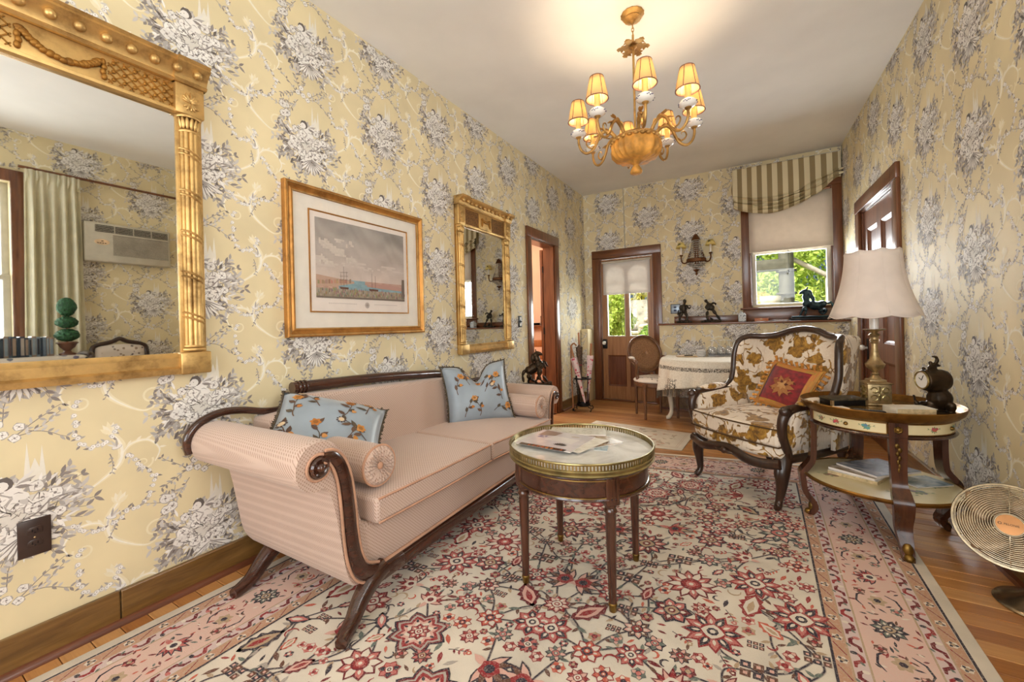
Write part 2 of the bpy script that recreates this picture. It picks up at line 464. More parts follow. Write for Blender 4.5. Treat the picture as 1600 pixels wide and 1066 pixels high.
# ---------------------------------------------------------------- wallpaper motif (one half-drop repeat)
def paper_tile():
    P = Print(); R = random.Random(3)
    W1, W2, G1, G2, G3, DK = (240, 236, 230), (230, 226, 220), (206, 201, 196), (178, 172, 167), (146, 138, 134), (104, 96, 92)
    SC = (240, 229, 196); SC2 = (243, 235, 212)
    def jit(c, a=8):
        d = R.uniform(-a, a); return tuple(max(0, min(255, x + d)) for x in c)
    # --- pale scrolls between the bouquets (lowest layer)
    def spiral(x, y, r, a0, turns, sgn, w, col=SC):
        pts = []
        n = int(18 * turns)
        for i in range(n + 1):
            t = i / n; a = a0 + sgn * turns * 2 * PI * t; q = r * (1 - .86 * t)
            pts.append((x + q * math.cos(a), y + q * math.sin(a)))
        P.stroke(pts, (w, w * .8, w * .35), col, 0); return pts
    HL = (248, 243, 228)
    def sm(pts): return [(p.x, p.y) for p in smoothpath([(u, w, 0) for u, w in pts], 6)]
    for mx in (1, -1):
        ox, oy = .262, (.03 if mx > 0 else -.235)
        st = sm([(ox - mx * .13, oy - .10), (ox - mx * .09, oy - .115), (ox - mx * .035, oy - .085), (ox + mx * .015, oy - .035), (ox + mx * .02, oy + .03), (ox - mx * .01, oy + .085)])
        P.stroke(st, (.004, .007, .013, .020, .026, .016), SC, 0); P.stroke(st[4:], (.001, .004, .009, .005), HL, .3)
        for k in range(5):
            P.leaf(ox - mx * .008, oy + .078, .05 - .006 * abs(k - 2), .017, PI / 2 + mx * (-.55 + .36 * k), SC2 if k % 2 else SC, .35)
        spiral(ox - mx * .115, oy - .062, .044, -PI / 2, 1.5, -mx, .009)
        ac_ = sm([(ox + mx * .01, oy - .03), (ox + mx * .045, oy + .025), (ox + mx * .1, oy + .03), (ox + mx * .135, oy - .015), (ox + mx * .12, oy - .06)])
        P.stroke(ac_, (.010, .014, .012, .008, .003), SC, 0); P.stroke(ac_, (.002, .005, .002), HL, .3)
        for k in range(6):
            p = ac_[2 + 3 * k]; P.leaf(p[0], p[1], .026, .010, PI / 2 - mx * (.15 + .3 * k), SC2, .25)
        spiral(ox + mx * .085, oy - .055, .03, .4 if mx > 0 else PI - .4, 1.3, -mx, .007)
    # church spires, pale, above the cherub
    for dx, h, w in ((.05, .13, .022), (.083, .115, .022), (.067, .075, .05)):
        P.poly([(dx - w / 2, -.03), (dx + w / 2, -.03), (dx + w * .28, h * .35), (dx, h), (dx - w * .28, h * .35)], (235, 230, 216), .6)
    # --- sprigs above the bouquet
    def sprig(x, y, a, L, n, lay=1.0, ll=.021, cols=(G1, G2, G3)):
        pts = []; aa = a
        for i in range(n + 1):
            pts.append((x, y)); aa += R.uniform(-.22, .22); x += L / n * math.cos(aa); y += L / n * math.sin(aa)
        P.stroke(pts, (.0032, .0016), G3, lay)
        for i in range(1, n + 1):
            for sg in (1, -1):
                if R.random() < .85:
                    P.leaf(pts[i][0], pts[i][1], ll * R.uniform(.6, 1.2), ll * .42, aa + sg * R.uniform(.4, 1.1), jit(R.choice(cols)), lay + R.uniform(.1, .6))
    def rose(x, y, r, lay=2):
        P.disc(x, y, r * 1.18, jit(G2), lay, 9, wob=.1, k=5, a=R.uniform(0, 6))
        P.disc(x, y, r, jit(W1), lay + .15, 9, wob=.12, k=5, a=R.uniform(0, 6))
        a0 = R.uniform(0, 6)
        for k in range(4):
            a = a0 + k * 1.57
            P.leaf(x + r * .3 * math.cos(a), y + r * .3 * math.sin(a), r * .62, r * .2, a + 1.1, jit(G1 if k % 2 else G2), lay + .3)
        P.disc(x, y, r * .25, jit(G3), lay + .4, 6)
    for x, y, a, L in ((-.02, .16, 2.6, .13), (.0, .15, 2.0, .11), (.03, .16, .8, .13), (.03, .155, .2, .12), (.0, .2, 1.4, .1), (-.02, .17, 3.3, .12), (.05, .17, -.4, .1), (-.03, .13, 4.0, .08)):
        sprig(x, y, a, L, 6)
    for x, y in ((.0, .165), (.025, .15), (-.03, .17), (.035, .185), (-.01, .2)): rose(x, y, .012)
    # upper left cluster of blossoms
    for i in range(6): rose(-.085 + R.uniform(-.035, .035), .055 + R.uniform(-.035, .04), R.uniform(.012, .018))
    for i in range(6): sprig(-.085, .05, R.uniform(1.2, 4.4), R.uniform(.06, .1), 5)
    # --- bouquet: outer dark leaves
    cx, cy = .018, -.105
    for i in range(40):
        a = 2 * PI * i / 40 + R.uniform(-.1, .1); r0 = .07
        if 1.0 < a < 2.3: continue
        ex = 1.25 if abs(math.cos(a)) > .5 else 1.0
        sprig(cx + r0 * 1.2 * math.cos(a), cy + r0 * math.sin(a), a + R.uniform(-.3, .3), R.uniform(.05, .085) * ex, 4, 1.0, .031)
    P.disc(cx, cy, .085, (224, 219, 210), 1.2, 18, .92, wob=.12, k=9)
    for i in range(150):
        a = R.uniform(0, 2 * PI); q = .118 * math.sqrt(R.uniform(.05, 1))
        P.leaf(cx + q * 1.1 * math.cos(a), cy + q * math.sin(a), R.uniform(.02, .045), R.uniform(.008, .015), a + R.uniform(-.8, .8), jit(R.choice((W1, W1, W2, G1, G2, G3, DK, DK))), 1.7 + R.uniform(0, .6))
    for i in range(24):
        a = R.uniform(0, 2 * PI); q = .095 * math.sqrt(R.uniform(0, 1))
        rose(cx + q * 1.15 * math.cos(a), cy + .012 + q * math.sin(a), R.uniform(.014, .022), 2.4)
    # fan of white leaves at the foot, dark accents
    for k in range(11):
        a = -PI / 2 + (-1.1 + .22 * k)
        P.leaf(cx + .02, cy - .06, R.uniform(.07, .1), .018, a, jit(W1, 5), 3.2)
        P.leaf(cx + .02, cy - .065, R.uniform(.06, .09), .005, a + .1, jit(G3), 3.3)
    for i in range(64):
        a = R.uniform(0, 2 * PI); q = R.uniform(.02, .115)
        x, y = cx + q * math.cos(a), cy - .01 + q * math.sin(a)
        P.stroke([(x, y), (x + R.uniform(-.012, .012), y + R.uniform(-.012, .012)), (x + R.uniform(-.026, .026), y + R.uniform(-.02, .02))], (.001, .0032, .001), DK if i % 2 else G3, 3.4)
    # winding branch
    b = smoothpath([(cx + .01, cy - .02, 0), (cx + .05, cy - .005, 0), (cx + .085, cy + .03, 0), (cx + .14, cy + .035, 0)], 5)
    P.stroke([(p.x, p.y) for p in b], (.006, .004, .002), G3, 3.5)
    # --- cherub
    P.disc(.012, -.018, .034, G2, 3.6, 10, .55, -.6); P.disc(.014, -.016, .031, W1, 3.7, 10, .55, -.6)
    P.disc(.035, -.04, .02, W1, 3.72, 8, .7, -.4); P.disc(.042, -.06, .014, G1, 3.71, 7, .7, -1)
    P.stroke([(.0, -.012), (-.022, -.012), (-.036, -.006)], (.009, .007, .004), W1, 3.75)
    P.stroke([(.0, -.018), (-.022, -.0175), (-.037, -.010)], (.002, .002), DK, 3.8)
    for k in range(4): P.leaf(.022, -.008, .06 - .007 * k, .014, .8 - .32 * k, (W2, G2, W1, G3)[k], 3.65 + .02 * k)
    P.stroke([(.045, -.055), (.055, -.07), (.07, -.072), (.085, -.066)], (.012, .009, .004), W1, 3.7); P.stroke([(.05, -.062), (.06, -.076), (.086, -.07)], (.002, .002), DK, 3.72)
    P.disc(.0, .006, .021, DK, 3.82, 10); P.disc(-.005, .001, .0155, W1, 3.84, 10)
    P.stroke([(-.019, .010), (-.010, .023), (.006, .026), (.017, .014)], (.005, .009, .005), DK, 3.86)
    P.disc(-.008, .002, .0018, DK, 3.9, 5); P.stroke([(.02, -.03), (.03, -.028), (.04, -.034)], (.001, .003, .001), G3, 3.9)
    # --- swags of tiny blossoms
    def swag(pts, n):
        pp = smoothpath([(a, b2, 0) for a, b2 in pts], 10)
        for i in range(n):
            p = pp[int(i / (n - 1) * (len(pp) - 1))]
            x, y = p.x + R.uniform(-.006, .006), p.y + R.uniform(-.006, .006)
            P.leaf(x, y, R.uniform(.012, .024), .008, R.uniform(0, 6.3), jit(R.choice((G1, G2, G3))), 1.4 + R.uniform(0, .3))
            if i % 2 == 0:
                P.disc(x, y, .0085, jit(G1), 1.8, 6); P.disc(x, y, .0065, jit(W1), 1.85, 6, wob=.2, k=5); P.disc(x, y, .002, G3, 1.9, 4)
    swag([(.17, .24), (.16, .17), (.17, .10), (.21, .07), (.25, .09), (.28, .14)], 34)
    swag([(.30, .02), (.34, -.04), (.38, -.09), (.36, -.16), (.31, -.2)], 32)
    swag([(.15, -.19), (.2, -.23), (.26, -.22), (.30, -.18)], 24)
    # little birds on twigs
    for x, y, s in ((.27, .055, 1), (.25, -.2, -1)):
        P.disc(x, y, .016, G2, 1.9, 8, .5, .3 * s); P.disc(x, y + .001, .0145, W1, 1.95, 8, .5, .3 * s)
        for k in range(3): P.leaf(x, y, .034, .008, 2.6 - .5 * k if s > 0 else .4 + .5 * k, (W2, G1, G2)[k], 2 + .02 * k)
        sprig(x - .02 * s, y - .02, -1.2 if s > 0 else -2, .07, 5, 1.6, .013)
    return P.arrays()

TILE = paper_tile()
def lay_paper(name, parent, origin, U, N, ds, dz, s_range, z_range, holes=(), phase=(0, 0), extra=None):
    """print the half-drop repeat over the rectangle s_range x z_range of a wall"""
    V, T, K = TILE
    pw, ph = .525, .528
    s0, s1 = s_range; z0, z1 = z_range
    allV = []; allT = []; allK = []; off = 0
    k0 = int(math.floor((s0 - phase[0]) / pw)) - 1; k1 = int(math.ceil((s1 - phase[0]) / pw)) + 1
    for k in range(k0, k1 + 1):
        zz = phase[1] + (k % 2) * ph / 2
        j0 = int(math.floor((z0 - zz) / ph)) - 1; j1 = int(math.ceil((z1 - zz) / ph)) + 1
        for j in range(j0, j1 + 1):
            v = V + np.array([phase[0] + k * pw, zz + j * ph, 0])
            p = v[T]                       # m,3,3
            keep = (p[:, :, 0].min(1) > s0) & (p[:, :, 0].max(1) < s1) & (p[:, :, 1].min(1) > z0) & (p[:, :, 1].max(1) < z1)
            c = p.mean(1)
            for (a, b, d, e) in holes:
                keep &= ~((p[:, :, 0].max(1) > a) & (p[:, :, 0].min(1) < b) & (p[:, :, 1].max(1) > d) & (p[:, :, 1].min(1) < e))
            if not keep.any(): continue
            allV.append(v); allT.append(T[keep] + off); allK.append(K[keep]); off += len(v)
    V2 = np.concatenate(allV); T2 = np.concatenate(allT); K2 = np.concatenate(allK)
    used = np.unique(T2); re = np.full(len(V2), -1); re[used] = np.arange(len(used)); V2 = V2[used]; T2 = re[T2]
    o = np.array(origin); U = np.array(U); N = np.array(N)
    Wd = o + V2[:, :1] * U + V2[:, 1:2] * np.array([0, 0, 1.]) + (.0003 + V2[:, 2:3]) * N
    return build_print(name, Wd, T2, K2, M_print, parent)

def wall_boxes(mb, s0, s1, z0, z1, holes, put):
    """fill rectangle minus holes with boxes; put(s0,s1,z0,z1)"""
    xs = sorted({s0, s1, *[h[0] for h in holes], *[h[1] for h in holes]})
    for a, b in zip(xs, xs[1:]):
        hs = sorted([h for h in holes if h[0] <= a and h[1] >= b], key=lambda h: h[2]); z = z0
        for h in hs:
            if h[2] > z: put(a, b, z, h[2])
            z = h[3]
        if z < z1: put(a, b, z, z1)

# ---------------------------------------------------------------- floor of oak strips
fl = MB().box(-2.6, BAYX + .2, FY - .2, 6.6, -.12, -.02).build('floor', M_oak[2], None, 0); struct(fl)
R_ = random.Random(5)
plank_me = {}
def plank(x0, x1, y, w):
    L = round(x1 - x0, 3); mi = R_.randrange(4)
    key = (L, mi)
    if key not in plank_me:
        b = MB()
        g = .0012; e = .002
        v = [(g, g, -.02), (L - g, g, -.02), (L - g, w - g, -.02), (g, w - g, -.02), (g, g, -e), (L - g, g, -e), (L - g, w - g, -e), (g, w - g, -e),
             (g + e, g + e, 0), (L - g - e, g + e, 0), (L - g - e, w - g - e, 0), (g + e, w - g - e, 0)]
        b.add(v, [(0, 1, 5, 4), (1, 2, 6, 5), (2, 3, 7, 6), (3, 0, 4, 7), (4, 5, 9, 8), (5, 6, 10, 9), (6, 7, 11, 10), (7, 4, 8, 11), (8, 9, 10, 11)])
        me = b.mesh('plank'); me.materials.append(M_oak[mi]); plank_me[key] = me
    o = bpy.data.objects.new('plank', plank_me[key]); C.objects.link(o); o.parent = fl; o.location = (x0, y, 0)
pw_ = .078; n_ = int((BY + .1 - FY) / pw_) + 1
cuts = [.9, 1.3, 1.7, 2.1, 2.5]
for i in range(n_):
    y = FY + i * pw_
    xr = 2.99 if y > RY0 else BAYX
    c = R_.choice(cuts) if y > 0.2 else 1.7
    plank(0, c, y, pw_)
    if xr - c > 1.5: plank(c, c + .8, y, pw_); c += .8
    plank(c, xr, y, pw_)

# ---------------------------------------------------------------- ceiling
struct(MB().box(-.15, BAYX + .15, FY - .15, BY + .15, H, H + .12).build('ceiling', M_ceil, None, 0))

# ---------------------------------------------------------------- left wall with the doorway
LD = (3.88, 4.49, 0.0, 2.03)                       # doorway opening (y0,y1,z0,z1)
wl = MB()
wall_boxes(wl, FY - .12, BY + .12, 0, H, [LD], lambda a, b, c, d: wl.box(-.14, 0, a, b, c, d))
wl = struct(wl.build('wall_left', M_paper, None, 0))
lay_paper('wallpaper_print', wl, (0, 0, 0), (0, 1, 0), (1, 0, 0), 0, 0, (-1.2, BY), (.12, H), [(3.79, 4.59, 0, 2.13)], (.272, .603 - .528))
# ---------------------------------------------------------------- back wall
BD = (.215, .945, 0.0, 1.975); BW = (2.04, 2.815, 1.235, 2.5)
wb = MB()
wall_boxes(wb, -.14, 3.1, 0, H, [BD, BW], lambda a, b, c, d: wb.box(a, b, BY, BY + .14, c, d))
wb = struct(wb.build('wall_back', M_paper, None, 0))
lay_paper('wallpaper_print', wb, (0, BY, 0), (1, 0, 0), (0, -1, 0), 0, 0, (0, 2.897), (.1, H), [(.115, 1.042, 0, 2.08), (1.95, 2.9, 1.1, 2.6)], (.32, 2.305 - .528 * 4))
# thicker lower wall under the ledge, papered too
LY = 5.285
wlow = struct(MB().box(1.05, 2.905, LY, BY, 0, 1.03).build('wall_lower', M_paper, None, 0))
lay_paper('wallpaper_print', wlow, (0, LY, 0), (1, 0, 0), (0, -1, 0), 0, 0, (1.05, 2.9), (.12, 1.03), [], (.32, 2.305 - .528 * 4 + .1))
wst = struct(MB().box(0, .108, 5.30, BY, 0, 1.0).build('wall_corner', M_paper, None, 0, .02))
lay_paper('wallpaper_print', wst, (0, 5.30, 0), (1, 0, 0), (0, -1, 0), 0, 0, (0.002, .092), (.12, .975), [], (.1, .2))
# ---------------------------------------------------------------- right wall (slightly out of square) with the panelled door
UR = Vector((RS, -1, 0)).normalized(); NR = Vector((-1, -RS, 0)).normalized()
SL = (BY - RY0) / abs(UR.y)
RD = (.755, 1.69, 0.0, 2.02)
MR = Matrix(((UR.x, -NR.x, 0, RB), (UR.y, -NR.y, 0, BY), (0, 0, 1, 0), (0, 0, 0, 1)))   # local x along wall, local y into the wall
wr = MB()
wall_boxes(wr, -.1, SL, 0, H, [RD], lambda a, b, c, d: wr.box(a, b, 0, .14, c, d, MR))
wr = struct(wr.build('wall_right', M_paper, None, 0))
lay_paper('wallpaper_print', wr, (RB, BY, 0), tuple(UR), tuple(NR), 0, 0, (0, SL), (.14, H), [(.645, 1.80, 0, 2.12)], (2.75, 2.0 - .528 * 3))
# bay beside the camera (seen in the tall mirror) and the wall behind the camera
wbay = MB()
BWIN = (-.62, .80, .78, 2.44)
wall_boxes(wbay, FY - .12, RY0 + .14, 0, H, [BWIN], lambda a, b, c, d: wbay.box(BAYX, BAYX + .14, a, b, c, d))
wbay.box(rx(RY0) + .135, BAYX, RY0, RY0 + .14, 0, H)
wbay = struct(wbay.build('wall_bay', M_paper, None, 0))
lay_paper('wallpaper_print', wbay, (BAYX, 0, 0), (0, 1, 0), (-1, 0, 0), 0, 0, (-.2, RY0), (.5, H), [(-.8, .95, 0, 2.56)], (1.2, .2))
wfr = MB()
FW = [(.2, 1.5, .6, 2.5), (1.8, 3.1, .6, 2.5)]  # unseen windows, added to let fill light in from behind
wall_boxes(wfr, -.14, BAYX + .14, 0, H, FW, lambda a, b, c, d: wfr.box(a, b, FY - .14, FY, c, d))
struct(wfr.build('wall_front', M_paper, None, 0))
# ---------------------------------------------------------------- baseboards and shoe moulding
def baseboard(name, mb, shoe=None):
    o = struct(mb.build(name, M_base, None, 30, .004))
    if shoe is not None: shoe.build('shoe_mould', M_shoe, o, 40)
    return o
def shoe_prof(): return [(0, 0), (.018, 0), (.016, .012), (.008, .02), (0, .022)]
b = MB(); sh = MB()
for a, c in ((FY, .536), (.539, 2.6), (2.602, 3.79), (4.59, BY)):
    b.box(0, .02, a, c, 0, .125)
for a, c in ((FY, 3.79), (4.59, BY)): sh.prism([(.02 + p, q) for p, q in shoe_prof()], a, c, 'y')
baseboard('baseboard_left', b, sh)
b = MB().box(1.05, 2.88, LY - .02, LY, 0, .15); sh = MB().box(1.05, 2.88, LY - .036, LY - .02, 0, .02)
baseboard('baseboard_back', b, sh)
b = MB().box(0.005, .11, 5.275, 5.30, 0, .14); baseboard('baseboard_corner', b)
b = MB(); sh = MB()
for a, c in ((0.01, .645), (1.80, SL)):
    b.box(a, c, -.022, 0, 0, .17, MR); sh.box(a, c, -.042, -.022, 0, .02, MR)
b.box(rx(RY0) - .02, BAYX, RY0 - .022, RY0, 0, .17)
baseboard('baseboard_right', b, sh)
b = MB().box(BAYX - .022, BAYX, FY, RY0, 0, .17); baseboard('baseboard_bay', b)

# ---------------------------------------------------------------- ledge on the lower wall
lg = struct(MB().box(1.035, 2.905, LY - .03, BY, 1.03, 1.052).build('trim_1', M_casing_h, None, 0, .004))
struct(MB().box(1.19, 1.955, BY - .022, BY, 1.052, 1.135).build('trim_2', M_casing_h, None, 0, .003))
# wire conduit from ceiling to door head
struct(MB().tube([(.575, BY - .006, H), (.58, BY - .006, 2.5), (.585, BY - .006, 2.085)], .006, 6).build('trim_3', M_sash, None, 60))

# ---------------------------------------------------------------- doorway in the left wall
d1 = bpy.data.objects.new('door_1', None); C.objects.link(d1); struct(d1)
cp = lambda a, b, c, d, x0=0, x1=.022: MB().box(x0, x1, a, b, c, d)
cp(3.785, 3.885, 0, 2.03).build('casing', M_casing, d1, 0, .004)
cp(4.485, 4.59, 0, 2.03).build('casing', M_casing, d1, 0, .004)
cp(3.785, 4.59, 2.03, 2.135, 0, .026).build('head_casing', M_casing, d1, 0, .004)
MB().box(-.14, 0, 3.88, 3.897, 0, 2.03).build('jamb', M_casing, d1, 0)
MB().box(-.14, 0, 4.473, 4.49, 0, 2.03).build('jamb', M_casing, d1, 0)
MB().box(-.14, 0, 3.897, 4.473, 2.012, 2.03).build('jamb', M_casing, d1, 0)
# door leaf swung into the next room, hinged on the far jamb
dl = MB().box(-.20, -.165, 4.50, 5.09, .01, 2.0).build('door_leaf', M_casing, d1, 0, .003)
for z in (.25, 1.0, 1.75): MB().tube([(-.146, 4.468, z - .04), (-.146, 4.468, z + .04)], .007, 8).build('hinge', M_black, dl, 40)
# next room: peach walls and a shelf
wa = MB().box(-2.6, -.14, 5.75, 5.85, 0, 2.7).box(-2.6, -2.5, 2.8, 5.85, 0, 2.7).box(-2.6, -.14, 2.7, 2.8, 0, 2.7)
struct(wa.build('wall_next_room', M_peach, None, 0))
struct(MB().box(-.152, -.142, 2.8, 3.87, 0, 2.7).box(-.152, -.142, 4.5, 5.75, 0, 2.7).build('wall_partition', M_peach, None, 0))
struct(MB().box(-2.6, -.14, 2.7, 5.85, 2.7, 2.76).build('ceiling_next_room', M_ceil, None, 0))

# ---------------------------------------------------------------- glazed back door
d2 = bpy.data.objects.new('door_2', None); C.objects.link(d2); struct(d2)
y0, y1 = BY - .022, BY
MB().box(.115, .217, y0, y1, 0, 1.975).build('casing', M_casing, d2, 0, .004)
MB().box(.943, 1.045, y0, y1, 0, 1.975).build('casing', M_casing, d2, 0, .004)
MB().box(.115, 1.045, y0 - .003, y1, 1.975, 2.085).build('head_casing', M_casing_h, d2, 0, .004)
for a, c in ((.215, .23), (.93, .945)): MB().box(a, c, BY, BY + .1, 0, 1.975).build('jamb', M_casing, d2, 0)
MB().box(.23, .93, BY, BY + .1, 1.96, 1.975).build('jamb', M_casing_h, d2, 0)
MB().box(.20, .96, BY - .03, BY + .1, 0, .018).build('threshold', M_casing_h, d2, 0, .003)
leaf = bpy.data.objects.new('door_leaf', None); C.objects.link(leaf); leaf.parent = d2
ya, yb = BY + .025, BY + .065
def arch(x0, x1, z0, z1, n=10):
    r = (x1 - x0) / 2; cx = (x0 + x1) / 2
    return [(x0, z0), (x1, z0)] + [(cx + r * math.cos(PI * k / n), z1 - r + r * math.sin(PI * k / n)) for k in range(n + 1)]
PN = [(.302, .557), (.607, .862)]
st = MB()
for a, c in ((.232, .302), (.862, .928)): st.box(a, c, ya, yb, .02, 1.958)
st.box(.557, .607, ya, yb, .02, 1.958)
for a, c in PN:
    st.box(a, c, ya, yb, .02, .20); st.box(a, c, ya, yb, .63, .885)
    # arched head: strips between arch and top
    r = (c - a) / 2; cx = (a + c) / 2; n = 12
    for k in range(n):
        xa, xb = a + (c - a) * k / n, a + (c - a) * (k + 1) / n
        zt = lambda x: 1.72 + math.sqrt(max(0, r * r - (x - cx) ** 2))
        st.add([(xa, ya, zt(xa)), (xb, ya, zt(xb)), (xb, ya, 1.958), (xa, ya, 1.958), (xa, yb, zt(xa)), (xb, yb, zt(xb)), (xb, yb, 1.958), (xa, yb, 1.958)],
               [(0, 1, 2, 3), (4, 7, 6, 5), (0, 4, 5, 1), (2, 6, 7, 3)])
st.build('stile_frame', M_door, leaf, 0)
for a, c in PN:
    MB().box(a - .004, c + .004, ya + .012, yb - .012, .196, .634).build('panel', M_doord, leaf, 0)
    MB().frame_rect(a, c, .20, .63, [(0, ya + .001), (.012, ya + .006), (.022, ya + .013), (0, ya + .013)]).build('panel_mould', M_doord, leaf, 0)
    MB().prism(arch(a - .003, c + .003, .88, 1.86), ya + .018, ya + .022, 'y').build('pane', M_pane, leaf, 0)
    MB().frame_rect(a, c, .885, 1.62, [(0, ya + .002), (.012, ya + .004), (.012, yb - .004), (0, yb - .002)]).build('glazing_bead', M_sash, leaf, 0)
kb = MB().box(.238, .298, ya - .028, ya, .72, .85).build('lock_box', M_black, leaf, 0, .004)
MB().lathe([(.004, 0), (.012, .004), (.01, .016), (.022, .026), (.028, .04), (.022, .055), (.006, .062)], 16, tr(.272, ya - .028, .80) @ rotm('X', PI / 2)).build('knob', m_plain('porcelain', (236, 234, 228), .2, var=.03), leaf, 60)
# roller shade over the panes
rs = thing('roller_blind', 'white roller shade half drawn over the arched panes of the back door', 'window shade', (0, 0, 0))
MB().grid(14, 10, lambda u, v: (.262 + .636 * u, BY + .012 + .003 * math.sin(u * 9) * (v), 1.915 - .445 * v + .006 * math.sin(u * 3.1))).build('cloth', M_shade, rs, 60, solid=.001)
MB().tube([(.25, BY + .008, 1.918), (.905, BY + .008, 1.918)], .013, 10).build('roller', M_sash, rs, 60)
MB().tube([(.262, BY + .012, 1.471), (.898, BY + .012, 1.475)], .006, 8).build('hem_bar', M_shade, rs, 60)

# ---------------------------------------------------------------- panelled door in the right wall
d3 = bpy.data.objects.new('door_3', None); C.objects.link(d3); struct(d3)
def RB_(mb, name, m, par, bev=0): return mb.build(name, m, par, 0, bev)
a, c = RD[0], RD[1]
RB_(MB().box(a - .11, a + .005, -.024, 0, 0, 2.02, MR), 'casing', M_casing, d3, .004)
RB_(MB().box(c - .005, c + .11, -.024, 0, 0, 2.02, MR), 'casing', M_casing, d3, .004)
RB_(MB().box(a - .11, c + .11, -.028, 0, 2.02, 2.13, MR), 'head_casing', M_casing, d3, .004)
for p, q in ((a, a + .015), (c - .015, c)): RB_(MB().box(p, q, 0, .12, 0, 2.02, MR), 'jamb', M_casing, d3)
RB_(MB().box(a, c, 0, .12, 2.005, 2.02, MR), 'jamb', M_casing, d3)
lf = bpy.data.objects.new('door_leaf', None); C.objects.link(lf); lf.parent = d3
a += .018; c -= .018; m1 = (a + c) / 2
zr = [(.01, .2), (.72, .86), (1.84, 2.0)]
st = MB()
for p, q in ((a, a + .11), (m1 - .05, m1 + .05), (c - .11, c)): st.box(p, q, .012, .052, .01, 2.0, MR)
for p, q in zr:
    st.box(a + .11, m1 - .05, .012, .052, p, q, MR); st.box(m1 + .05, c - .11, .012, .052, p, q, MR)
st.build('stile_frame', M_rdoor, lf, 0)
for p, q in ((a + .11, m1 - .05), (m1 + .05, c - .11)):
    for z0_, z1_ in ((.2, .72), (.86, 1.84)):
        MB().box(p - .003, q + .003, .03, .045, z0_, z1_, MR).build('panel', M_rdoor, lf, 0)
        MB().frame_rect(p, q, z0_, z1_, [(0, .014), (.014, .02), (.026, .03), (0, .03)], MR).build('panel_mould', M_rdoor, lf, 0)
MB().lathe([(.004, 0), (.011, .004), (.009, .018), (.02, .028), (.026, .042), (.02, .056), (.005, .062)], 16, MR @ tr(a + .05, .012, .80) @ rotm('X', PI / 2)).build('knob', bpy.data.materials['porcelain'], lf, 60)
MB().box(a + .035, a + .065, .006, .012, .70, .88, MR).build('lock_plate', M_black, lf, 0)

# ---------------------------------------------------------------- far window
w1 = bpy.data.objects.new('window_1', None); C.objects.link(w1); struct(w1)
y0, y1 = BY - .024, BY
MB().box(1.955, 2.045, y0, y1, 1.21, 2.5).build('casing', M_casing, w1, 0, .004)
MB().box(2.81, 2.893, y0, y1, 1.21, 2.5).build('casing', M_casing, w1, 0, .004)
MB().box(1.955, 2.893, y0 - .004, y1, 2.5, 2.6).build('head_casing', M_casing_h, w1, 0, .004)
MB().box(1.93, 2.9, y0 - .03, BY + .06, 1.19, 1.212).build('window_sill', M_casing_h, w1, 0, .006)
MB().box(1.955, 2.893, y0, y1, 1.055, 1.19).build('apron', M_casing_h, w1, 0, .003)
for a, c in ((2.04, 2.058), (2.797, 2.815)): MB().box(a, c, BY, BY + .13, 1.212, 2.5).build('jamb', M_casing, w1, 0)
MB().box(2.058, 2.797, BY, BY + .13, 2.482, 2.5).build('jamb', M_casing_h, w1, 0)
for (z0_, z1_, yy) in ((1.214, 1.87, BY + .035), (1.85, 2.482, BY + .075)):
    s_ = MB().frame_rect(2.058, 2.797, z0_, z1_, [(0, yy), (.036, yy), (.04, yy + .01), (.04, yy + .034), (0, yy + .036)]).build('sash', M_sash, w1, 0, .002)
    MB().box(2.09, 2.765, yy + .016, yy + .02, z0_ + .03, z1_ - .03).build('pane', M_pane, s_, 0)
rs2 = thing('roller_blind', 'plain beige roller shade pulled halfway down the far window', 'window shade')
MB().grid(12, 8, lambda u, v: (2.035 + .775 * u, BY - .03 + .003 * math.sin(u * 7) * v, 2.46 - .605 * v)).build('cloth', M_shade2, rs2, 60, solid=.001)
MB().tube([(2.035, BY - .03, 1.857), (2.81, BY - .03, 1.852)], .007, 8).build('hem_bar', M_shade2, rs2, 60)
cdp = MB().tube([(2.41, BY - .026, 1.86), (2.41, BY - .026, 1.62)], .0022, 6).build('pull_cord', M_black, rs2, 60)
MB().lathe([(.003, 0), (.008, .004), (.007, .03), (.002, .04)], 8, tr(2.41, BY - .026, 1.585)).build('pull_tassel', M_black, rs2, 60)

# ---------------------------------------------------------------- bay window and added front windows
def sash_window(name, M, w, z0, z1):
    r = bpy.data.objects.new(name, None); C.objects.link(r); struct(r)
    MB().frame_rect(-w / 2 - .1, w / 2 + .1, z0 - .1, z1 + .1, [(0, -.024), (.1, -.024), (.1, 0), (0, 0)], M).build('casing', M_casing, r, 0, .004)
    MB().box(-w / 2 - .13, w / 2 + .13, -.06, .02, z0 - .02, z0, M).build('window_sill', M_casing_h, r, 0, .004)
    mid = (z0 + z1) / 2
    for p, q, y in ((z0, mid + .02, .05), (mid - .02, z1, .085)):
        s_ = MB().frame_rect(-w / 2, w / 2, p, q, [(0, y), (.045, y), (.045, y + .03), (0, y + .03)], M).build('sash', M_sash, r, 0, .003)
        MB().box(-w / 2 + .03, w / 2 - .03, y + .013, y + .017, p + .03, q - .03, M).build('pane', M_pane, s_, 0)
    return r
MBAY = tr(BAYX, (BWIN[0] + BWIN[1]) / 2, 0) @ rotm('Z', -PI / 2)
sash_window('window_2', MBAY, BWIN[1] - BWIN[0], BWIN[2], BWIN[3])
for i, (a, c, z0_, z1_) in enumerate(FW):
    sash_window('window_%d' % (3 + i), tr((a + c) / 2, FY, 0) @ rotm('Z', PI), c - a, z0_, z1_)
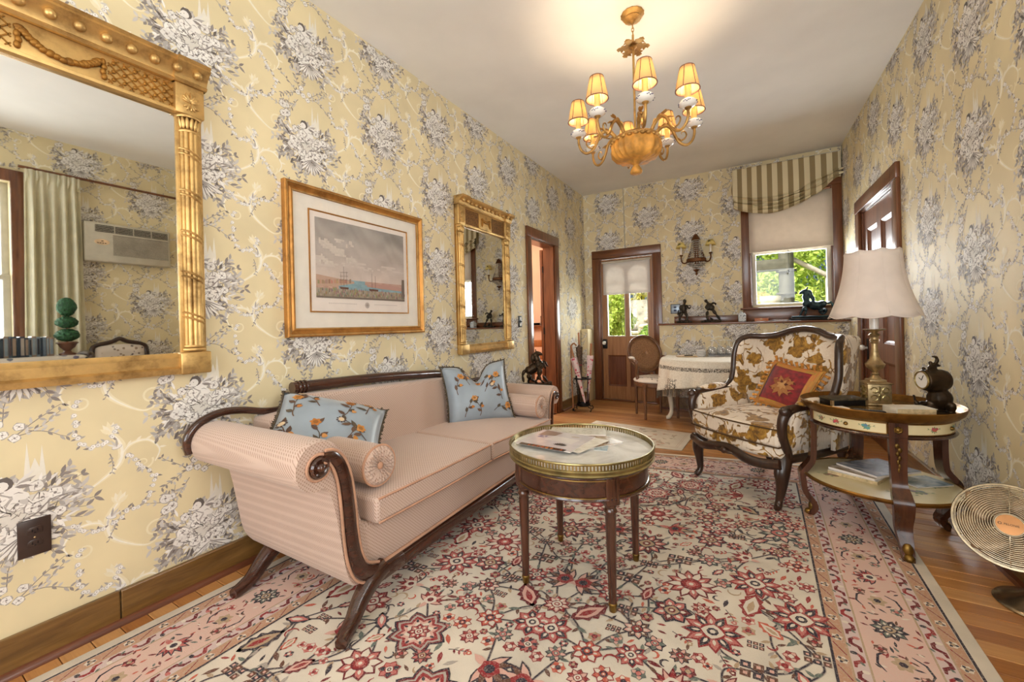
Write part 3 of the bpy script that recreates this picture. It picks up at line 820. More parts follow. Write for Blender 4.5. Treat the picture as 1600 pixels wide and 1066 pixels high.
# ================================================================== furniture materials
def m_sofa(name, c=(208, 182, 166), dk=(140, 104, 84)):
    t = NT(name); v = t.co()
    sp = t.n('ShaderNodeSeparateXYZ'); t.l(v, sp.inputs[0])
    k = 2 * PI / .0135
    a = t.math('SINE', t.math('MULTIPLY', sp.outputs[1], k))
    b = t.math('SINE', t.math('MULTIPLY', t.math('ADD', sp.outputs[0], sp.outputs[2]), k))
    d = t.ramp(t.math('MULTIPLY', a, b), [(.3, 0), (.62, 1)])
    n = t.noise(v, 220, 2); big = t.noise(v, 3, 3)
    base = t.mix(t.math('MULTIPLY', big, .5), c, tuple(x * .9 for x in c))
    col = t.mix(t.math('MULTIPLY', d, .62), base, dk)
    return t.bsdf(col, .85, 0, bump=t.math('ADD', t.math('MULTIPLY', d, .5), n), bstr=.35, bdist=.002, Sheen_Weight=.25, Specular_IOR_Level=.15)
M_sofa = m_sofa('sofa_weave')
M_pip = m_plain('peach_piping', (198, 152, 124), .8, var=.08)
M_mah = m_wood('mahogany', (42, 22, 15), (84, 46, 30), 1, 1.2, .22, .6)
M_mahz = m_wood('mahogany_upright', (52, 28, 19), (98, 56, 36), 2, 1.2, .22, .6)
M_satin = m_plain('blue_satin', (150, 163, 174), .34, var=.08, scale=5, Sheen_Weight=.4)
M_fringe = m_plain('brown_fringe', (84, 72, 56), .85, var=.35, scale=80)
M_emb = m_attr('embroidery', .7)
M_brass = m_plain('aged_brass', (160, 145, 98), .28, .9, var=.2, scale=20)
M_brassd = m_plain('dark_brass', (134, 104, 50), .38, .85, var=.3, scale=16)
M_marble = NT('white_marble')
_v = M_marble.co(); M_marble = M_marble.bsdf(M_marble.ramp(M_marble.noise(_v, 5, 6, .65, 1.5), [(.35, (196, 194, 188)), (.6, (224, 223, 218))]), .07, 0)

def part(mb, name, m, root, **kw):
    """mesh given in world coordinates, parented to an unrotated root"""
    L = root.location
    mb.mod(lambda x, y, z: (x - L.x, y - L.y, z - L.z))
    return mb.build(name, m, root, **kw)
def cushion_box(mb, x0, x1, y0, y1, z0, z1, crown=.02, n=9, fn=None):
    def top(u, v): return (x0 + (x1 - x0) * u, y0 + (y1 - y0) * v, z1 + crown * (1 - (2 * u - 1) ** 2) * (1 - (2 * v - 1) ** 2))
    def bot(u, v): return (x0 + (x1 - x0) * u, y0 + (y1 - y0) * v, z0)
    V = []; F = []
    for g in (top, bot):
        o = len(V)
        V += [g(i / (n - 1), j / (n - 1)) for j in range(n) for i in range(n)]
        F += [(o + j * n + i, o + j * n + i + 1, o + (j + 1) * n + i + 1, o + (j + 1) * n + i) for j in range(n - 1) for i in range(n - 1)]
    N = n * n
    ring = [i for i in range(n)] + [j * n + n - 1 for j in range(1, n)] + [(n - 1) * n + i for i in range(n - 2, -1, -1)] + [j * n for j in range(n - 2, 0, -1)]
    for k in range(len(ring)):
        a, b = ring[k], ring[(k + 1) % len(ring)]
        F.append((a, b, N + b, N + a))
    if fn: V = [fn(*p) for p in V]
    return mb.add(V, F)

# ---------------------------------------------------------------- sofa
SC_ = 1.87
def sf(x, y, z): return (x - .045 * (y - .9), y, z * (1 - .040 * max(0, y - .9) ** 2))
def mir(p): return (p[0], 2 * SC_ - p[1], p[2])
sofa = thing('sofa', 'scroll-arm sofa in pinkish beige woven cloth with a carved mahogany frame', 'sofa', (.45, SC_, 0))
arm_prof = [(1.0, .125), (.965, .132), (.935, .19), (.915, .30), (.895, .42), (.875, .50), (.85, .535), (.81, .535), (.77, .555), (.747, .60), (.752, .65), (.785, .69),
            (.835, .702), (.885, .685), (.93, .64), (.962, .57), (.982, .48), (.995, .38), (1.02, .30), (1.03, .14)]
ap = smoothpath([(a, b, 0) for a, b in arm_prof], 3, True)
ap = [(p.x, p.y) for p in ap]
for side in (0, 1):
    fm = (lambda x, y, z: mir((x, y, z))) if side else (lambda x, y, z: (x, y, z))
    A = MB()
    # arm body: slices along x, rear slice flares slightly outward
    n = len(ap); XS = [.085, .11, .3, .5, .7, .785, .80]
    for x in XS:
        inset = .012 if x in (.085, .80) else 0
        cy = sum(p[0] for p in ap) / n; cz = sum(p[1] for p in ap) / n
        for (py, pz) in ap:
            fl_ = -.012 * (1 - (x - .085) / .715) * (1 if pz > .52 else .3)
            A.v.append((x, py + (cy - py) * inset * 2 + fl_, pz + (cz - pz) * inset * 2))
    for i in range(len(XS) - 1):
        for k in range(n): A.f.append((i * n + k, i * n + (k + 1) % n, (i + 1) * n + (k + 1) % n, (i + 1) * n + k))
    A.f.append(tuple(range(n))); A.f.append(tuple((len(XS) - 1) * n + k for k in range(n)))
    arm = part(A.mod(fm).mod(sf), 'arm', M_sofa, sofa, smooth=50)
    # mahogany strip on the arm front, from the rosette down to the rail
    pth = smoothpath([(.812, .845, .645), (.812, .878, .635), (.812, .905, .60), (.812, .925, .54), (.812, .937, .45), (.812, .947, .33), (.812, .962, .24), (.812, .995, .175), (.812, 1.06, .142)], 5)
    w = lerp_list([.014, .018, .021, .023, .024, .025, .026, .028, .026], len(pth))
    S = MB()
    for q in (0,):
        S.tube(pth, w, 8, up=(1, 0, 0), flat=.5)
    part(S.mod(fm).mod(sf), 'scroll_strip', M_mah, sofa, smooth=50)
    for off in (-1, 1):
        P2 = []
        for i, p in enumerate(pth):
            t_ = (pth[min(i + 1, len(pth) - 1)] - pth[max(i - 1, 0)]).normalized(); nn = Vector((0, -t_.z, t_.y))
            P2.append(p + nn * off * (w[i] + .006))
        part(MB().tube(P2, .0055, 6).mod(fm).mod(sf), 'piping', M_pip, sofa, smooth=60)
    # rosette
    Rm = tr(.80, .828, .613) @ rotm('Y', PI / 2)
    part(MB().lathe([(.036, 0), (.036, .016), (.030, .022), (.026, .016), (.018, .014), (.015, .022), (.008, .03), (.001, .032)], 20, Rm).mod(fm).mod(sf), 'rosette', M_mah, sofa, smooth=50)
    part(MB().tube([(.805, .828 + .043 * math.cos(a), .613 + .043 * math.sin(a)) for a in [2 * PI * k / 20 for k in range(20)]], .006, 6, True).mod(fm).mod(sf), 'piping', M_pip, sofa, smooth=60)
    # rail running along the back of the arm
    pb = smoothpath([(.085, 1.17, .715), (.085, 1.12, .695), (.085, 1.04, .698), (.085, .94, .722), (.085, .85, .728), (.085, .77, .70), (.085, .728, .645), (.085, .735, .585)], 5)
    part(MB().tube(pb, .017, 8).mod(fm).mod(sf), 'arm_rail', M_mah, sofa, smooth=60)
    # sabre legs
    for nm, P_ in (('front', [(.79, 1.10, .135), (.795, 1.05, .12), (.805, .985, .08), (.825, .93, .038), (.845, .885, .022), (.86, .858, .018)]),
                   ('rear', [(.19, 1.07, .14), (.20, 1.02, .12), (.21, .95, .075), (.228, .89, .034), (.24, .84, .02), (.246, .812, .017)])):
        pp = smoothpath(P_, 4)
        L_ = MB().tube(pp, lerp_list([.042, .042, .037, .031, .027, .024], len(pp)), 8, up=(1, 0, 0), flat=.9)
        L_.mod(fm)
        if side: L_.mod(lambda x, y, z: (x - .045 * (y - .9), y, z))
        lg_ = part(L_, 'leg', M_mah, sofa, smooth=50)
        if nm == 'front':
            rl = MB()
            for o in (-.012, 0, .012):
                rl.tube([p + Vector((.0, .0, .0)) + Vector((o, -.016, .016 - .004 * i / len(pp))) for i, p in enumerate(pp[3:-3])], .005, 6)
            rl.mod(fm)
            if side: rl.mod(lambda x, y, z: (x - .045 * (y - .9), y, z))
            L = sofa.location; rl.mod(lambda x, y, z: (x - L.x, y - L.y, z - L.z))
            rl.build('reeding', M_mah, lg_, 60)
    # carved block above the leg
    part(MB().box(.775, .828, 1.05, 1.2, .095, .15).mod(fm).mod(sf), 'carved_block', M_mah, sofa, smooth=0, bevel=.008)
# seat base, deck and rail
part(MB().box(.12, .795, 1.0, 2 * SC_ - 1.0, .135, .335).mod(sf), 'seat_base', M_sofa, sofa, smooth=0, bevel=.02)
part(MB().box(.775, .82, 1.05, 2 * SC_ - 1.05, .09, .142).mod(sf), 'front_rail', M_mah, sofa, smooth=0, bevel=.008)
part(MB().tube([(.80, y, .15) for y in np.linspace(1.06, 2 * SC_ - 1.06, 12)], .008, 6).mod(sf), 'piping', M_pip, sofa, smooth=60)
# backrest
bk = MB(); poly = [(.99, .30), (.99, .68), (1.10, .69), (1.165, .72), (1.175, .76), (2.33, .76), (2.345, .72), (2.45, .69), (2.75, .68), (2.75, .30)]
bk.prism(poly, .06, .21, 'x').mod(lambda x, y, z: (x + (.10 if x > .1 else 0) * (1 - (z - .3) / .46) ** 1.5, y, z)).mod(sf)
part(bk, 'backrest', M_sofa, sofa, smooth=0, bevel=.022)
cr = smoothpath([(.10, 1.168, .79), (.10, 1.4, .79), (.10, 1.75, .792), (.10, 2.1, .79), (.10, 2.30, .79), (.10, 2.335, .775), (.10, 2.365, .735), (.10, 2.40, .705)], 4)
part(MB().tube(cr, lerp_list([.03] * 6 + [.026, .02], len(cr)), 10, up=(0, 0, 1)).mod(sf), 'crest_rail', M_mah, sofa, smooth=50)
for y in (1.195, 1.215, 1.235):
    part(MB().tube([(.10 + .0315 * math.cos(a), y, .79 + .0315 * math.sin(a)) for a in [2 * PI * k / 16 for k in range(16)]], .004, 6, True).mod(sf), 'turned_ring', M_mah, sofa, smooth=60)
# seat cushions with piping
for (a, c) in ((1.035, 1.862), (1.87, 2 * SC_ - 1.035)):
    cs = part(cushion_box(MB(), .235, .85, a, c, .335, .435, .028, 9, lambda x, y, z: sf(x + (.012 * math.sin((y - a) / (c - a) * PI) if x > .84 else 0), y, z)), 'seat_cushion', M_sofa, sofa, smooth=60, bevel=.016)
    for z in (.342, .432):
        pp = MB().tube([(.851, y, z) for y in np.linspace(a + .01, c - .01, 8)], .0045, 6).mod(lambda x, y, z: sf(x + .012 * math.sin((y - a) / (c - a) * PI), y, z))
        L = sofa.location; pp.mod(lambda x, y, z: (x - L.x, y - L.y, z - L.z)); pp.build('piping', M_pip, cs, 60)
# ---------------------------------------------------------------- bolsters
def bolster(label, yc, zc, x0, x1, r, dx):
    b = thing('bolster', label, 'bolster', (0, yc, zc), 0, 'sofa bolsters')
    body = MB().lathe([(r * .9, 0), (r * .985, .008), (r, .03), (r * 1.01, .15), (r * 1.01, x1 - x0 - .15), (r, x1 - x0 - .03), (r * .985, x1 - x0 - .008), (r * .9, x1 - x0)], 28, tr(x0 + dx, 0, 0) @ rotm('Y', PI / 2))
    body.build('body', M_sofa, b, 50)
    e = MB()
    n = 44
    # pleated end
    pr_ = [(r * .98, .0), (r * .8, .010), (r * .5, .011), (r * .2, .002), (.008, -.006)]
    e.lathe(pr_, n, tr(x1 + dx, 0, 0) @ rotm('Y', PI / 2), fn=lambda a, z: 1)
    e.v = [(x + (.0045 if (i % n) % 2 else -.003) * (0 if i // n in (0,) else 1), y, z) for i, (x, y, z) in enumerate(e.v)]
    e.build('pleated_end', M_sofa, b, 30)
    MB().sphere((x1 + dx + .002, 0, 0), (.008, .016, .016), 10, 6).build('button', M_pip, b, 60)
    MB().tube([(x1 + dx - .002, r * math.cos(a), r * math.sin(a)) for a in [2 * PI * k / 28 for k in range(28)]], .005, 6, True).build('piping', M_pip, b, 60)
    return b
bolster('beige bolster cushion against the near arm of the sofa', 1.108, .536, .32, .79, .079, -.01)
bolster('beige bolster cushion against the far arm of the sofa', 2.625, .483, .34, .80, .078, -.07)
# ---------------------------------------------------------------- embroidered pillows
def pillow_fn(w, h, t, ears=.06, chop=0.0):
    def f(u, v, s):
        """u,v in -1..1, s=+1 front / -1 back -> local (x, y, z) lying in XZ"""
        k = max(0.0, (1 - abs(u) ** 2.6) * (1 - abs(v) ** 2.6)) ** .55
        px = u * w / 2 * (1 - .09 * (1 - v * v)); pz = v * h / 2 * (1 - .09 * (1 - u * u))
        d = chop * math.exp(-(u / .28) ** 2) * max(0, v + .3) ** 1.4
        return (px * (1 + .06 * ears), -s * t / 2 * k * (1 - .25 * d / max(chop, .01) if chop else 1), pz - d)
    return f
def pillow(name, label, cat, loc, rot, w, h, t, mat, fringe, prt=None, chop=0.0, tassels=False, group=None):
    p = thing(name, label, cat, loc, 0, group); p.rotation_euler = rot
    f = pillow_fn(w, h, t, 1, chop); n = 17
    b = MB()
    for s in (1, -1): b.grid(n, n, lambda u, v: f(2 * u - 1, 2 * v - 1, s))
    me = b.mesh('cover'); bm = bmesh.new(); bm.from_mesh(me); bmesh.ops.remove_doubles(bm, verts=bm.verts, dist=1e-5); bmesh.ops.recalc_face_normals(bm, faces=bm.faces); bm.to_mesh(me); bm.free()
    for q in me.polygons: q.use_smooth = True
    me.materials.append(mat); o = bpy.data.objects.new('cover', me); C.objects.link(o); o.parent = p
    # edge trim
    ring = [(-1 + 2 * k / 24, -1) for k in range(24)] + [(1, -1 + 2 * k / 24) for k in range(24)] + [(1 - 2 * k / 24, 1) for k in range(24)] + [(-1, 1 - 2 * k / 24) for k in range(24)]
    pts = [f(u, v, 1) for u, v in ring]
    g = MB().tube(pts, .006, 6, True)
    R = random.Random(hash(label) % 1000)
    cx = sum(q[0] for q in pts) / len(pts); cz = sum(q[2] for q in pts) / len(pts)
    rr = random.Random(4)
    if not tassels:
        for q in pts + [((a[0] + b_[0]) / 2, 0, (a[2] + b_[2]) / 2) for a, b_ in zip(pts, pts[1:])]:
            for k in range(2):
                d = Vector((q[0] - cx, 0, q[2] - cz)).normalized()
                d = (d + Vector((rr.uniform(-.7, .7), rr.uniform(-.9, .9), rr.uniform(-.7, .7)))).normalized()
                L = rr.uniform(.008, .018)
                g.tube([Vector(q), Vector(q) + d * L * .5 + Vector((0, rr.uniform(-.004, .004), 0)), Vector(q) + d * L], (.003, .0035, .001), 4)
    g.build('fringe_trim', fringe, p, 60)
    if prt is not None:
        V, T, K = prt
        W = []
        for x, z, l in V:
            a = Vector(f(x, z, 1)); b1 = Vector(f(x + .01, z, 1)); b2 = Vector(f(x, z + .01, 1))
            nn = (b1 - a).cross(b2 - a).normalized()
            W.append(tuple(a + nn * (.0014 + l * 12)))
        build_print('embroidery', np.array(W), T, K, M_emb, p)
    return p
def embroidery(seed, n=8):
    P = Print(); R = random.Random(seed)
    BR = [(92, 66, 52), (104, 78, 60), (84, 74, 60)]; OR = [(206, 138, 62), (190, 120, 52), (212, 150, 84)]
    for i in range(n):
        x, y = [(-.55, -.75), (-.1, -.8), (.35, -.7), (.7, -.35), (-.7, .0), (.15, .05), (-.3, .35), (.6, .4)][i % 8]
        a = PI / 2 + R.uniform(-.6, .6); pts = []
        for k in range(10):
            pts.append((x, y)); a += R.uniform(-.28, .28) + .05 * (1 if i % 2 else -1); x += .075 * math.cos(a); y += .075 * math.sin(a)
            x = max(-.85, min(.85, x)); y = max(-.88, min(.85, y))
        P.stroke(pts, (.022, .014), R.choice(BR), 0)
        for k in (2, 4, 6, 8):
            sg = 1 if k % 4 else -1
            P.leaf(pts[k][0], pts[k][1], R.uniform(.16, .26), .10, a + sg * R.uniform(.5, 1.0), R.choice(BR), 1)
        x, y = pts[-1]; c = R.choice(OR)
        if i % 3 == 0:
            for k in range(9): P.disc(x + .08 * math.cos(k * .7), y + .08 * math.sin(k * .7), .022, (80, 58, 46), 1, 5)
            P.disc(x, y, .06, (222, 196, 160), 2, 9)
        else:
            P.disc(x, y, .095, c, 1, 10, wob=.18, k=6); P.disc(x, y, .05, tuple(v * .78 for v in c), 2, 7)
        P.disc(pts[5][0] + .1, pts[5][1] - .05, .05, R.choice(OR), 1, 8, wob=.2, k=5)
    return P.arrays(2.6e-5, .02)
def face_rot(az, tilt, roll=0):
    """front normal (local -Y) turned to azimuth az (0 = +x), leaning back by tilt"""
    return (Matrix.Rotation(az + PI / 2, 4, 'Z') @ Matrix.Rotation(-tilt, 4, 'X') @ Matrix.Rotation(roll, 4, 'Y')).to_euler()
pillow('throw_pillow', 'pale blue satin pillow with brown embroidery slumped at the near end of the sofa', 'pillow', (.375, 1.165, .60), face_rot(math.radians(-14), .95, .5), .47, .45, .19, M_satin, M_fringe, embroidery(5), 0, False, 'embroidered sofa pillows')
pillow('throw_pillow', 'blue grey satin pillow with a dented top at the far end of the sofa', 'pillow', (.36, 2.36, .60), face_rot(math.radians(-38), .30, -.06), .46, .44, .15, M_satin, M_fringe, embroidery(9, 8), .085, False, 'embroidered sofa pillows')

# ---------------------------------------------------------------- round coffee table
ct = thing('coffee_table', 'round mahogany table with white marble top and pierced brass gallery', 'table', (1.41, 1.655, 0), math.radians(1))
n = 56
MB().lathe([(.28, .525), (.30, .525), (.30, .544), (.0, .5441)], n).build('marble_top', M_marble, ct, 40)
MB().lathe([(.285, .512), (.303, .513), (.307, .518), (.302, .523), (.304, .530), (.307, .535), (.304, .540), (.299, .541), (.285, .541)], n).build('brass_band', M_brass, ct, 50)
rail_ = MB().tube([(.3035 * math.cos(a), .3035 * math.sin(a), .5625) for a in [2 * PI * k / n for k in range(n)]], .0048, 6, True).build('gallery_rail', M_brass, ct, 60)
g = MB()
for k in range(150):
    a = 2 * PI * k / 150
    g.box(-.0018, .0018, -.0033, .0033, .539, .560, rotm('Z', a) @ tr(.3035, 0, 0))
g.build('gallery_bars', M_brass, ct, 0)
MB().lathe([(.25, .418), (.282, .419), (.287, .424), (.284, .431), (.279, .434), (.279, .494), (.284, .497), (.287, .504), (.283, .513), (.25, .513)], n).build('apron', M_mah, ct, 35)
for z in (.432, .496):
    MB().tube([(.2835 * math.cos(a), .2835 * math.sin(a), z) for a in [2 * PI * k / n for k in range(n)]], .0022, 5, True).build('brass_line', M_brassd, ct, 60)
legp = [(.0205, .40), (.0225, .40), (.0235, .393), (.019, .387), (.0245, .378), (.0245, .372), (.019, .365), (.021, .35), (.0205, .33), (.0145, .03)]
for k in range(4):
    a = math.radians(45 + 90 * k); ml = tr(.259 * math.cos(a), .259 * math.sin(a), 0) @ rotm('Z', a)
    lg = MB().lathe(legp[::-1], 24, ml, fn=lambda t, z: 1 - (.07 if z < .36 else 0) * (abs(math.sin(6 * t)) < .5)).build('leg', M_mahz, ct, 50)
    MB().box(-.018, .026, -.028, .028, .40, .512, ml).build('leg_block', M_mahz, lg, 0, .004)
    fl_ = MB()
    for o in (-.015, 0, .015): fl_.box(.0255, .0285, o - .004, o + .004, .415, .50, ml)
    fl_.build('fluting', M_mahz, lg, 0)
    MB().lathe([(.012, 0.0), (.0135, .002), (.0145, .02), (.0165, .026), (.0155, .032), (.013, .034)], 16, ml).build('brass_foot', M_brassd, lg, 50)

# ---------------------------------------------------------------- wing armchair
def m_velvet(name):
    t = NT(name); v = t.co(scale=(1, 1, 1))
    n1 = t.n('ShaderNodeTexNoise'); n1.inputs['Scale'].default_value = 7; n1.inputs['Detail'].default_value = 3
    t.l(v, n1.inputs['Vector'])
    dv = t.n('ShaderNodeVectorMath', operation='MULTIPLY_ADD'); t.l(n1.outputs['Color'], dv.inputs[0]); dv.inputs[1].default_value = (.14, .14, .14); t.l(v, dv.inputs[2])
    d = t.vor(dv.outputs[0], 8.2); d2 = t.vor(dv.outputs[0], 24, 'F1')
    fine = t.noise(dv.outputs[0], 26, 2)
    m = t.math('ADD', t.math('ADD', d, t.math('MULTIPLY', d2, .35)), t.math('MULTIPLY', fine, .22))
    mask = t.ramp(m, [(.735, 1), (.77, 0)])
    stem = t.ramp(t.vor(dv.outputs[0], 8.5, 'DISTANCE_TO_EDGE'), [(.02, 1), (.045, 0)])
    brk = t.ramp(t.noise(v, 9, 2), [(.46, 0), (.52, 1)])
    mask = t.math('MAXIMUM', mask, t.math('MULTIPLY', stem, brk))
    tone = t.noise(dv.outputs[0], 38, 3, .6)
    gold = t.ramp(tone, [(.34, (92, 62, 16)), (.5, (150, 106, 30)), (.66, (188, 142, 52))])
    slub = t.noise(t.co(scale=(60, 60, 3)), 5, 3)
    cream = t.ramp(slub, [(.3, (224, 204, 180)), (.7, (240, 228, 210))])
    col = t.mix(mask, cream, gold)
    return t.bsdf(col, .6, 0, bump=t.math('ADD', mask, t.math('MULTIPLY', tone, .4)), bstr=.4, bdist=.003, Sheen_Weight=.3)
M_velvet = m_velvet('cut_velvet')
M_walnut = m_wood('carved_walnut', (34, 20, 13), (70, 44, 28), 2, 1.4, .35, .35)
ac = thing('wing_armchair', 'carved walnut wing armchair in cream cloth with gold velvet flowers', 'armchair', (1.935, 2.885, 0), math.atan2(-.635, .772))
def both(fn):
    for sx in (1, -1): fn(sx)
half = [(.315, .05, .33), (.325, .005, .42), (.33, .0, .50), (.335, .03, .555), (.345, .10, .572), (.345, .22, .572), (.347, .33, .582), (.352, .395, .63), (.357, .425, .72), (.355, .435, .82), (.343, .46, .905), (.315, .53, .945), (.255, .60, .945), (.17, .64, .955), (.09, .665, .985), (0, .67, .998)]
# outline frame, one continuous rail over the top
full = smoothpath([(-a, b, c) for a, b, c in half[7:]] + [(a, b, c) for a, b, c in half[7:-1][::-1]], 5)
MB().tube(full, .021, 10, flat=1.0).build('frame_rail', M_walnut, ac, 60)
for sx in (1, -1):
    hp = smoothpath([(sx * a, b, c) for a, b, c in half[:8]], 6)
    MB().tube(hp, lerp_list([.026, .024, .026, .03, .022, .02, .02, .021], len(hp)), 10).build('arm_frame', M_walnut, ac, 60)
    MB().sphere((sx * .338, .012, .558), (.03, .034, .03), 12, 8).build('arm_scroll', M_walnut, ac, 60)
    MB().ell((sx * .345, .09, .592), (sx * .347, .33, .60), .034, .024).build('arm_pad', M_velvet, ac, 60)
    # arm panel
    def ap_(u, v, sx=sx):
        y = .045 + .48 * u
        top = .55 + .03 * min(1, max(0, (y - .05) / .3))
        return (sx * (.305 + .035 * v), y, .33 + (top - .33) * v)
    MB().grid(8, 6, ap_).build('arm_panel', M_velvet, ac, 60, solid=.035)
    # wing
    hw = smoothpath([(a, b, c) for a, b, c in half[6:13]], 6)
    def wg(u, v, sx=sx):
        i = u * (len(hw) - 1); k = min(int(i), len(hw) - 2); p = hw[k].lerp(hw[k + 1], i - k)
        yb = .585 + .13 * (p.z - .45) / .5
        q = Vector((.29, yb, p.z if p.z < .93 else .93))
        r_ = p.lerp(q, v); b_ = .02 * math.sin(PI * v)
        return (sx * (r_.x + b_ * .4), r_.y, r_.z)
    MB().grid(20, 6, wg).build('wing', M_velvet, ac, 60, solid=.04)
    # outside panel at the rear quarter
    def oq(u, v, sx=sx): return (sx * (.345 - .05 * u), .38 + .26 * u, .30 + .33 * v)
    MB().grid(4, 4, oq).build('side_panel', M_velvet, ac, 60, solid=.02)
    # legs
    pf = smoothpath([(sx * .275, .075, .31), (sx * .292, .045, .265), (sx * .305, .02, .20), (sx * .298, .022, .12), (sx * .287, .018, .05), (sx * .292, .0, .018), (sx * .294, -.016, .014)], 5)
    fl_ = MB().tube(pf, lerp_list([.045, .046, .038, .026, .019, .02, .015], len(pf)), 10).build('front_leg', M_walnut, ac, 60)
    MB().ell((sx * .30, -.004, .255), (sx * .304, -.012, .17), .02, .014).build('leg_carving', M_walnut, fl_, 60)
    pr_ = smoothpath([(sx * .26, .58, .31), (sx * .265, .60, .2), (sx * .27, .64, .08), (sx * .272, .66, .012)], 5)
    MB().tube(pr_, lerp_list([.03, .028, .022, .018], len(pr_)), 8).build('rear_leg', M_walnut, ac, 60)
# back panel
def bkp(u, v):
    x = (2 * u - 1) * .30; top = .985 - .5 * x * x if abs(x) < .2 else .965 - .25 * (abs(x) - .2)
    z = .40 + (top - .40) * v
    return (x, .575 + .13 * (z - .45) / .5 - .035 * (1 - (x / .3) ** 2) * math.sin(PI * min(1, v * 1.1)), z)
MB().grid(16, 14, bkp).build('back_panel', M_velvet, ac, 60, solid=.05)
# seat: rail fabric, carved rail, cushion
def seat_outline(off=0, n=16):
    pts = []
    for k in range(n + 1):
        x = -1 + 2 * k / n
        pts.append(((.315 + off) * x, -.015 - off - .035 * math.cos(PI * x / 2) + .012 * math.cos(PI * x * 2), 0))
    return [(p[0], p[1]) for p in pts] + [(.30 + off, .55), (-.30 - off, .55)]
MB().prism(seat_outline(), .285, .355, 'z').build('seat_base', M_velvet, ac, 0, .02)
sr = seat_outline(.004)[:17]
sp_ = [(x, y - .002, .268 + .03 * math.cos(PI * (x / .32) * 1.5) * .5 - .004) for x, y in sr]
MB().tube(smoothpath(sp_, 3), .022, 8, flat=1.3).build('carved_rail', M_walnut, ac, 60)
MB().ell((-.07, -.065, .262), (.07, -.065, .262), .024, .014).sphere((0, -.075, .265), (.022, .014, .02), 10, 6).build('shell_carving', M_walnut, ac, 60)
for sx in (1, -1): MB().tube([(sx * .31, .04, .28), (sx * .3, .3, .275), (sx * .285, .58, .28)], .025, 8).build('side_rail', M_walnut, ac, 60)
cs = seat_outline(.006)
def cush():
    b = MB(); N = 14
    for g in range(2):
        for j in range(N):
            v = j / (N - 1)
            for i in range(N):
                u = 2 * i / (N - 1) - 1
                yf = -.02 - .035 * math.cos(PI * u / 2); y = yf + (.56 - yf) * v
                x = u * (.318 if y < .02 else .318 - .028 * min(1, (y - .02) / .05))
                z = (.46 + .03 * (1 - u * u) * (1 - (2 * v - 1) ** 2)) if g == 0 else .35
                b.v.append((x, y, z))
    for g in range(2):
        o = g * N * N
        for j in range(N - 1):
            for i in range(N - 1): b.f.append((o + j * N + i, o + j * N + i + 1, o + (j + 1) * N + i + 1, o + (j + 1) * N + i))
    ring = [i for i in range(N)] + [j * N + N - 1 for j in range(1, N)] + [(N - 1) * N + i for i in range(N - 2, -1, -1)] + [j * N for j in range(N - 2, 0, -1)]
    for k in range(len(ring)): a, c = ring[k], ring[(k + 1) % len(ring)]; b.f.append((a, c, N * N + c, N * N + a))
    return b, ring, N
b, ring, N = cush()
top_ring = [b.v[i] for i in ring[:N + 2]] ; bot_ring = [b.v[N * N + i] for i in ring[:N + 2]]
sc = b.build('seat_cushion', M_velvet, ac, 60, .02)
M_gpip = m_plain('dark_gold_piping', (84, 56, 22), .7)
MB().tube([(x, y - .001, z - .006) for x, y, z in top_ring], .0045, 6).build('piping', M_gpip, sc, 60)
MB().tube([(x, y - .001, z + .006) for x, y, z in bot_ring], .0045, 6).build('piping', M_gpip, sc, 60)
# ---------------------------------------------------------------- red cushion on the armchair
M_red = m_plain('crimson_velvet', (132, 20, 26), .7, var=.3, scale=30, Sheen_Weight=.4)
M_gold = m_plain('gold_fringe', (204, 140, 62), .8, var=.25, scale=60)
def tapestry():
    P = Print(); R = random.Random(2)
    BC, DC = (170, 112, 62), (96, 44, 26)
    w = .22
    o = 1.0
    for (a, b_) in (((-o, -o), (o, -o + w)), ((-o, o - w), (o, o)), ((-o, -o), (-o + w, o)), ((o - w, -o), (o, o))):
        nx, ny = 8, 8
        for i in range(nx):
            for j in range(ny):
                x0, x1 = a[0] + (b_[0] - a[0]) * i / nx, a[0] + (b_[0] - a[0]) * (i + 1) / nx; y0_, y1_ = a[1] + (b_[1] - a[1]) * j / ny, a[1] + (b_[1] - a[1]) * (j + 1) / ny
                P.poly([(x0, y0_), (x1, y0_), (x1, y1_), (x0, y1_)], tuple(v * R.uniform(.9, 1.08) for v in (198, 136, 64)), 0)
    for k in range(9): P.leaf(0, -.05, .52, .24, k * .7, R.choice((BC, (150, 90, 50))), 1 + .1 * k)
    for k in range(7): P.leaf(0, .0, .26, .14, k * .9 + .3, R.choice(((192, 140, 84), DC)), 2 + .1 * k)
    P.disc(0, 0, .09, (196, 150, 96), 3, 9, wob=.15, k=5)
    for s in (1, -1):
        for k in range(5): P.leaf(s * (.1 + .07 * k), -.38 + .03 * k, .18, .08, (.6 if s > 0 else 2.5) + R.uniform(-.5, .5), R.choice((BC, DC)), 1)
        for k in range(5): P.leaf(s * (.12 + .06 * k), .35 - .03 * k, .17, .08, (-.6 if s > 0 else -2.5) + R.uniform(-.5, .5), R.choice((BC, DC)), 1)
    return P.arrays(2.6e-5, .02)
ca, sa = math.cos(ac.rotation_euler.z), math.sin(ac.rotation_euler.z)
def ac_w(x, y): return (1.935 + ca * x - sa * y, 2.885 + sa * x + ca * y)
px_, py_ = ac_w(.03, .455)
rc = pillow('tasselled_cushion', 'red tapestry cushion with gold tassel fringe leaning in the armchair', 'cushion', (px_, py_, .622), face_rot(ac.rotation_euler.z - PI / 2, .48, .16), .33, .32, .10, M_red, M_gold, tapestry(), 0, True)
f_ = pillow_fn(.33, .32, .10, 1, 0)
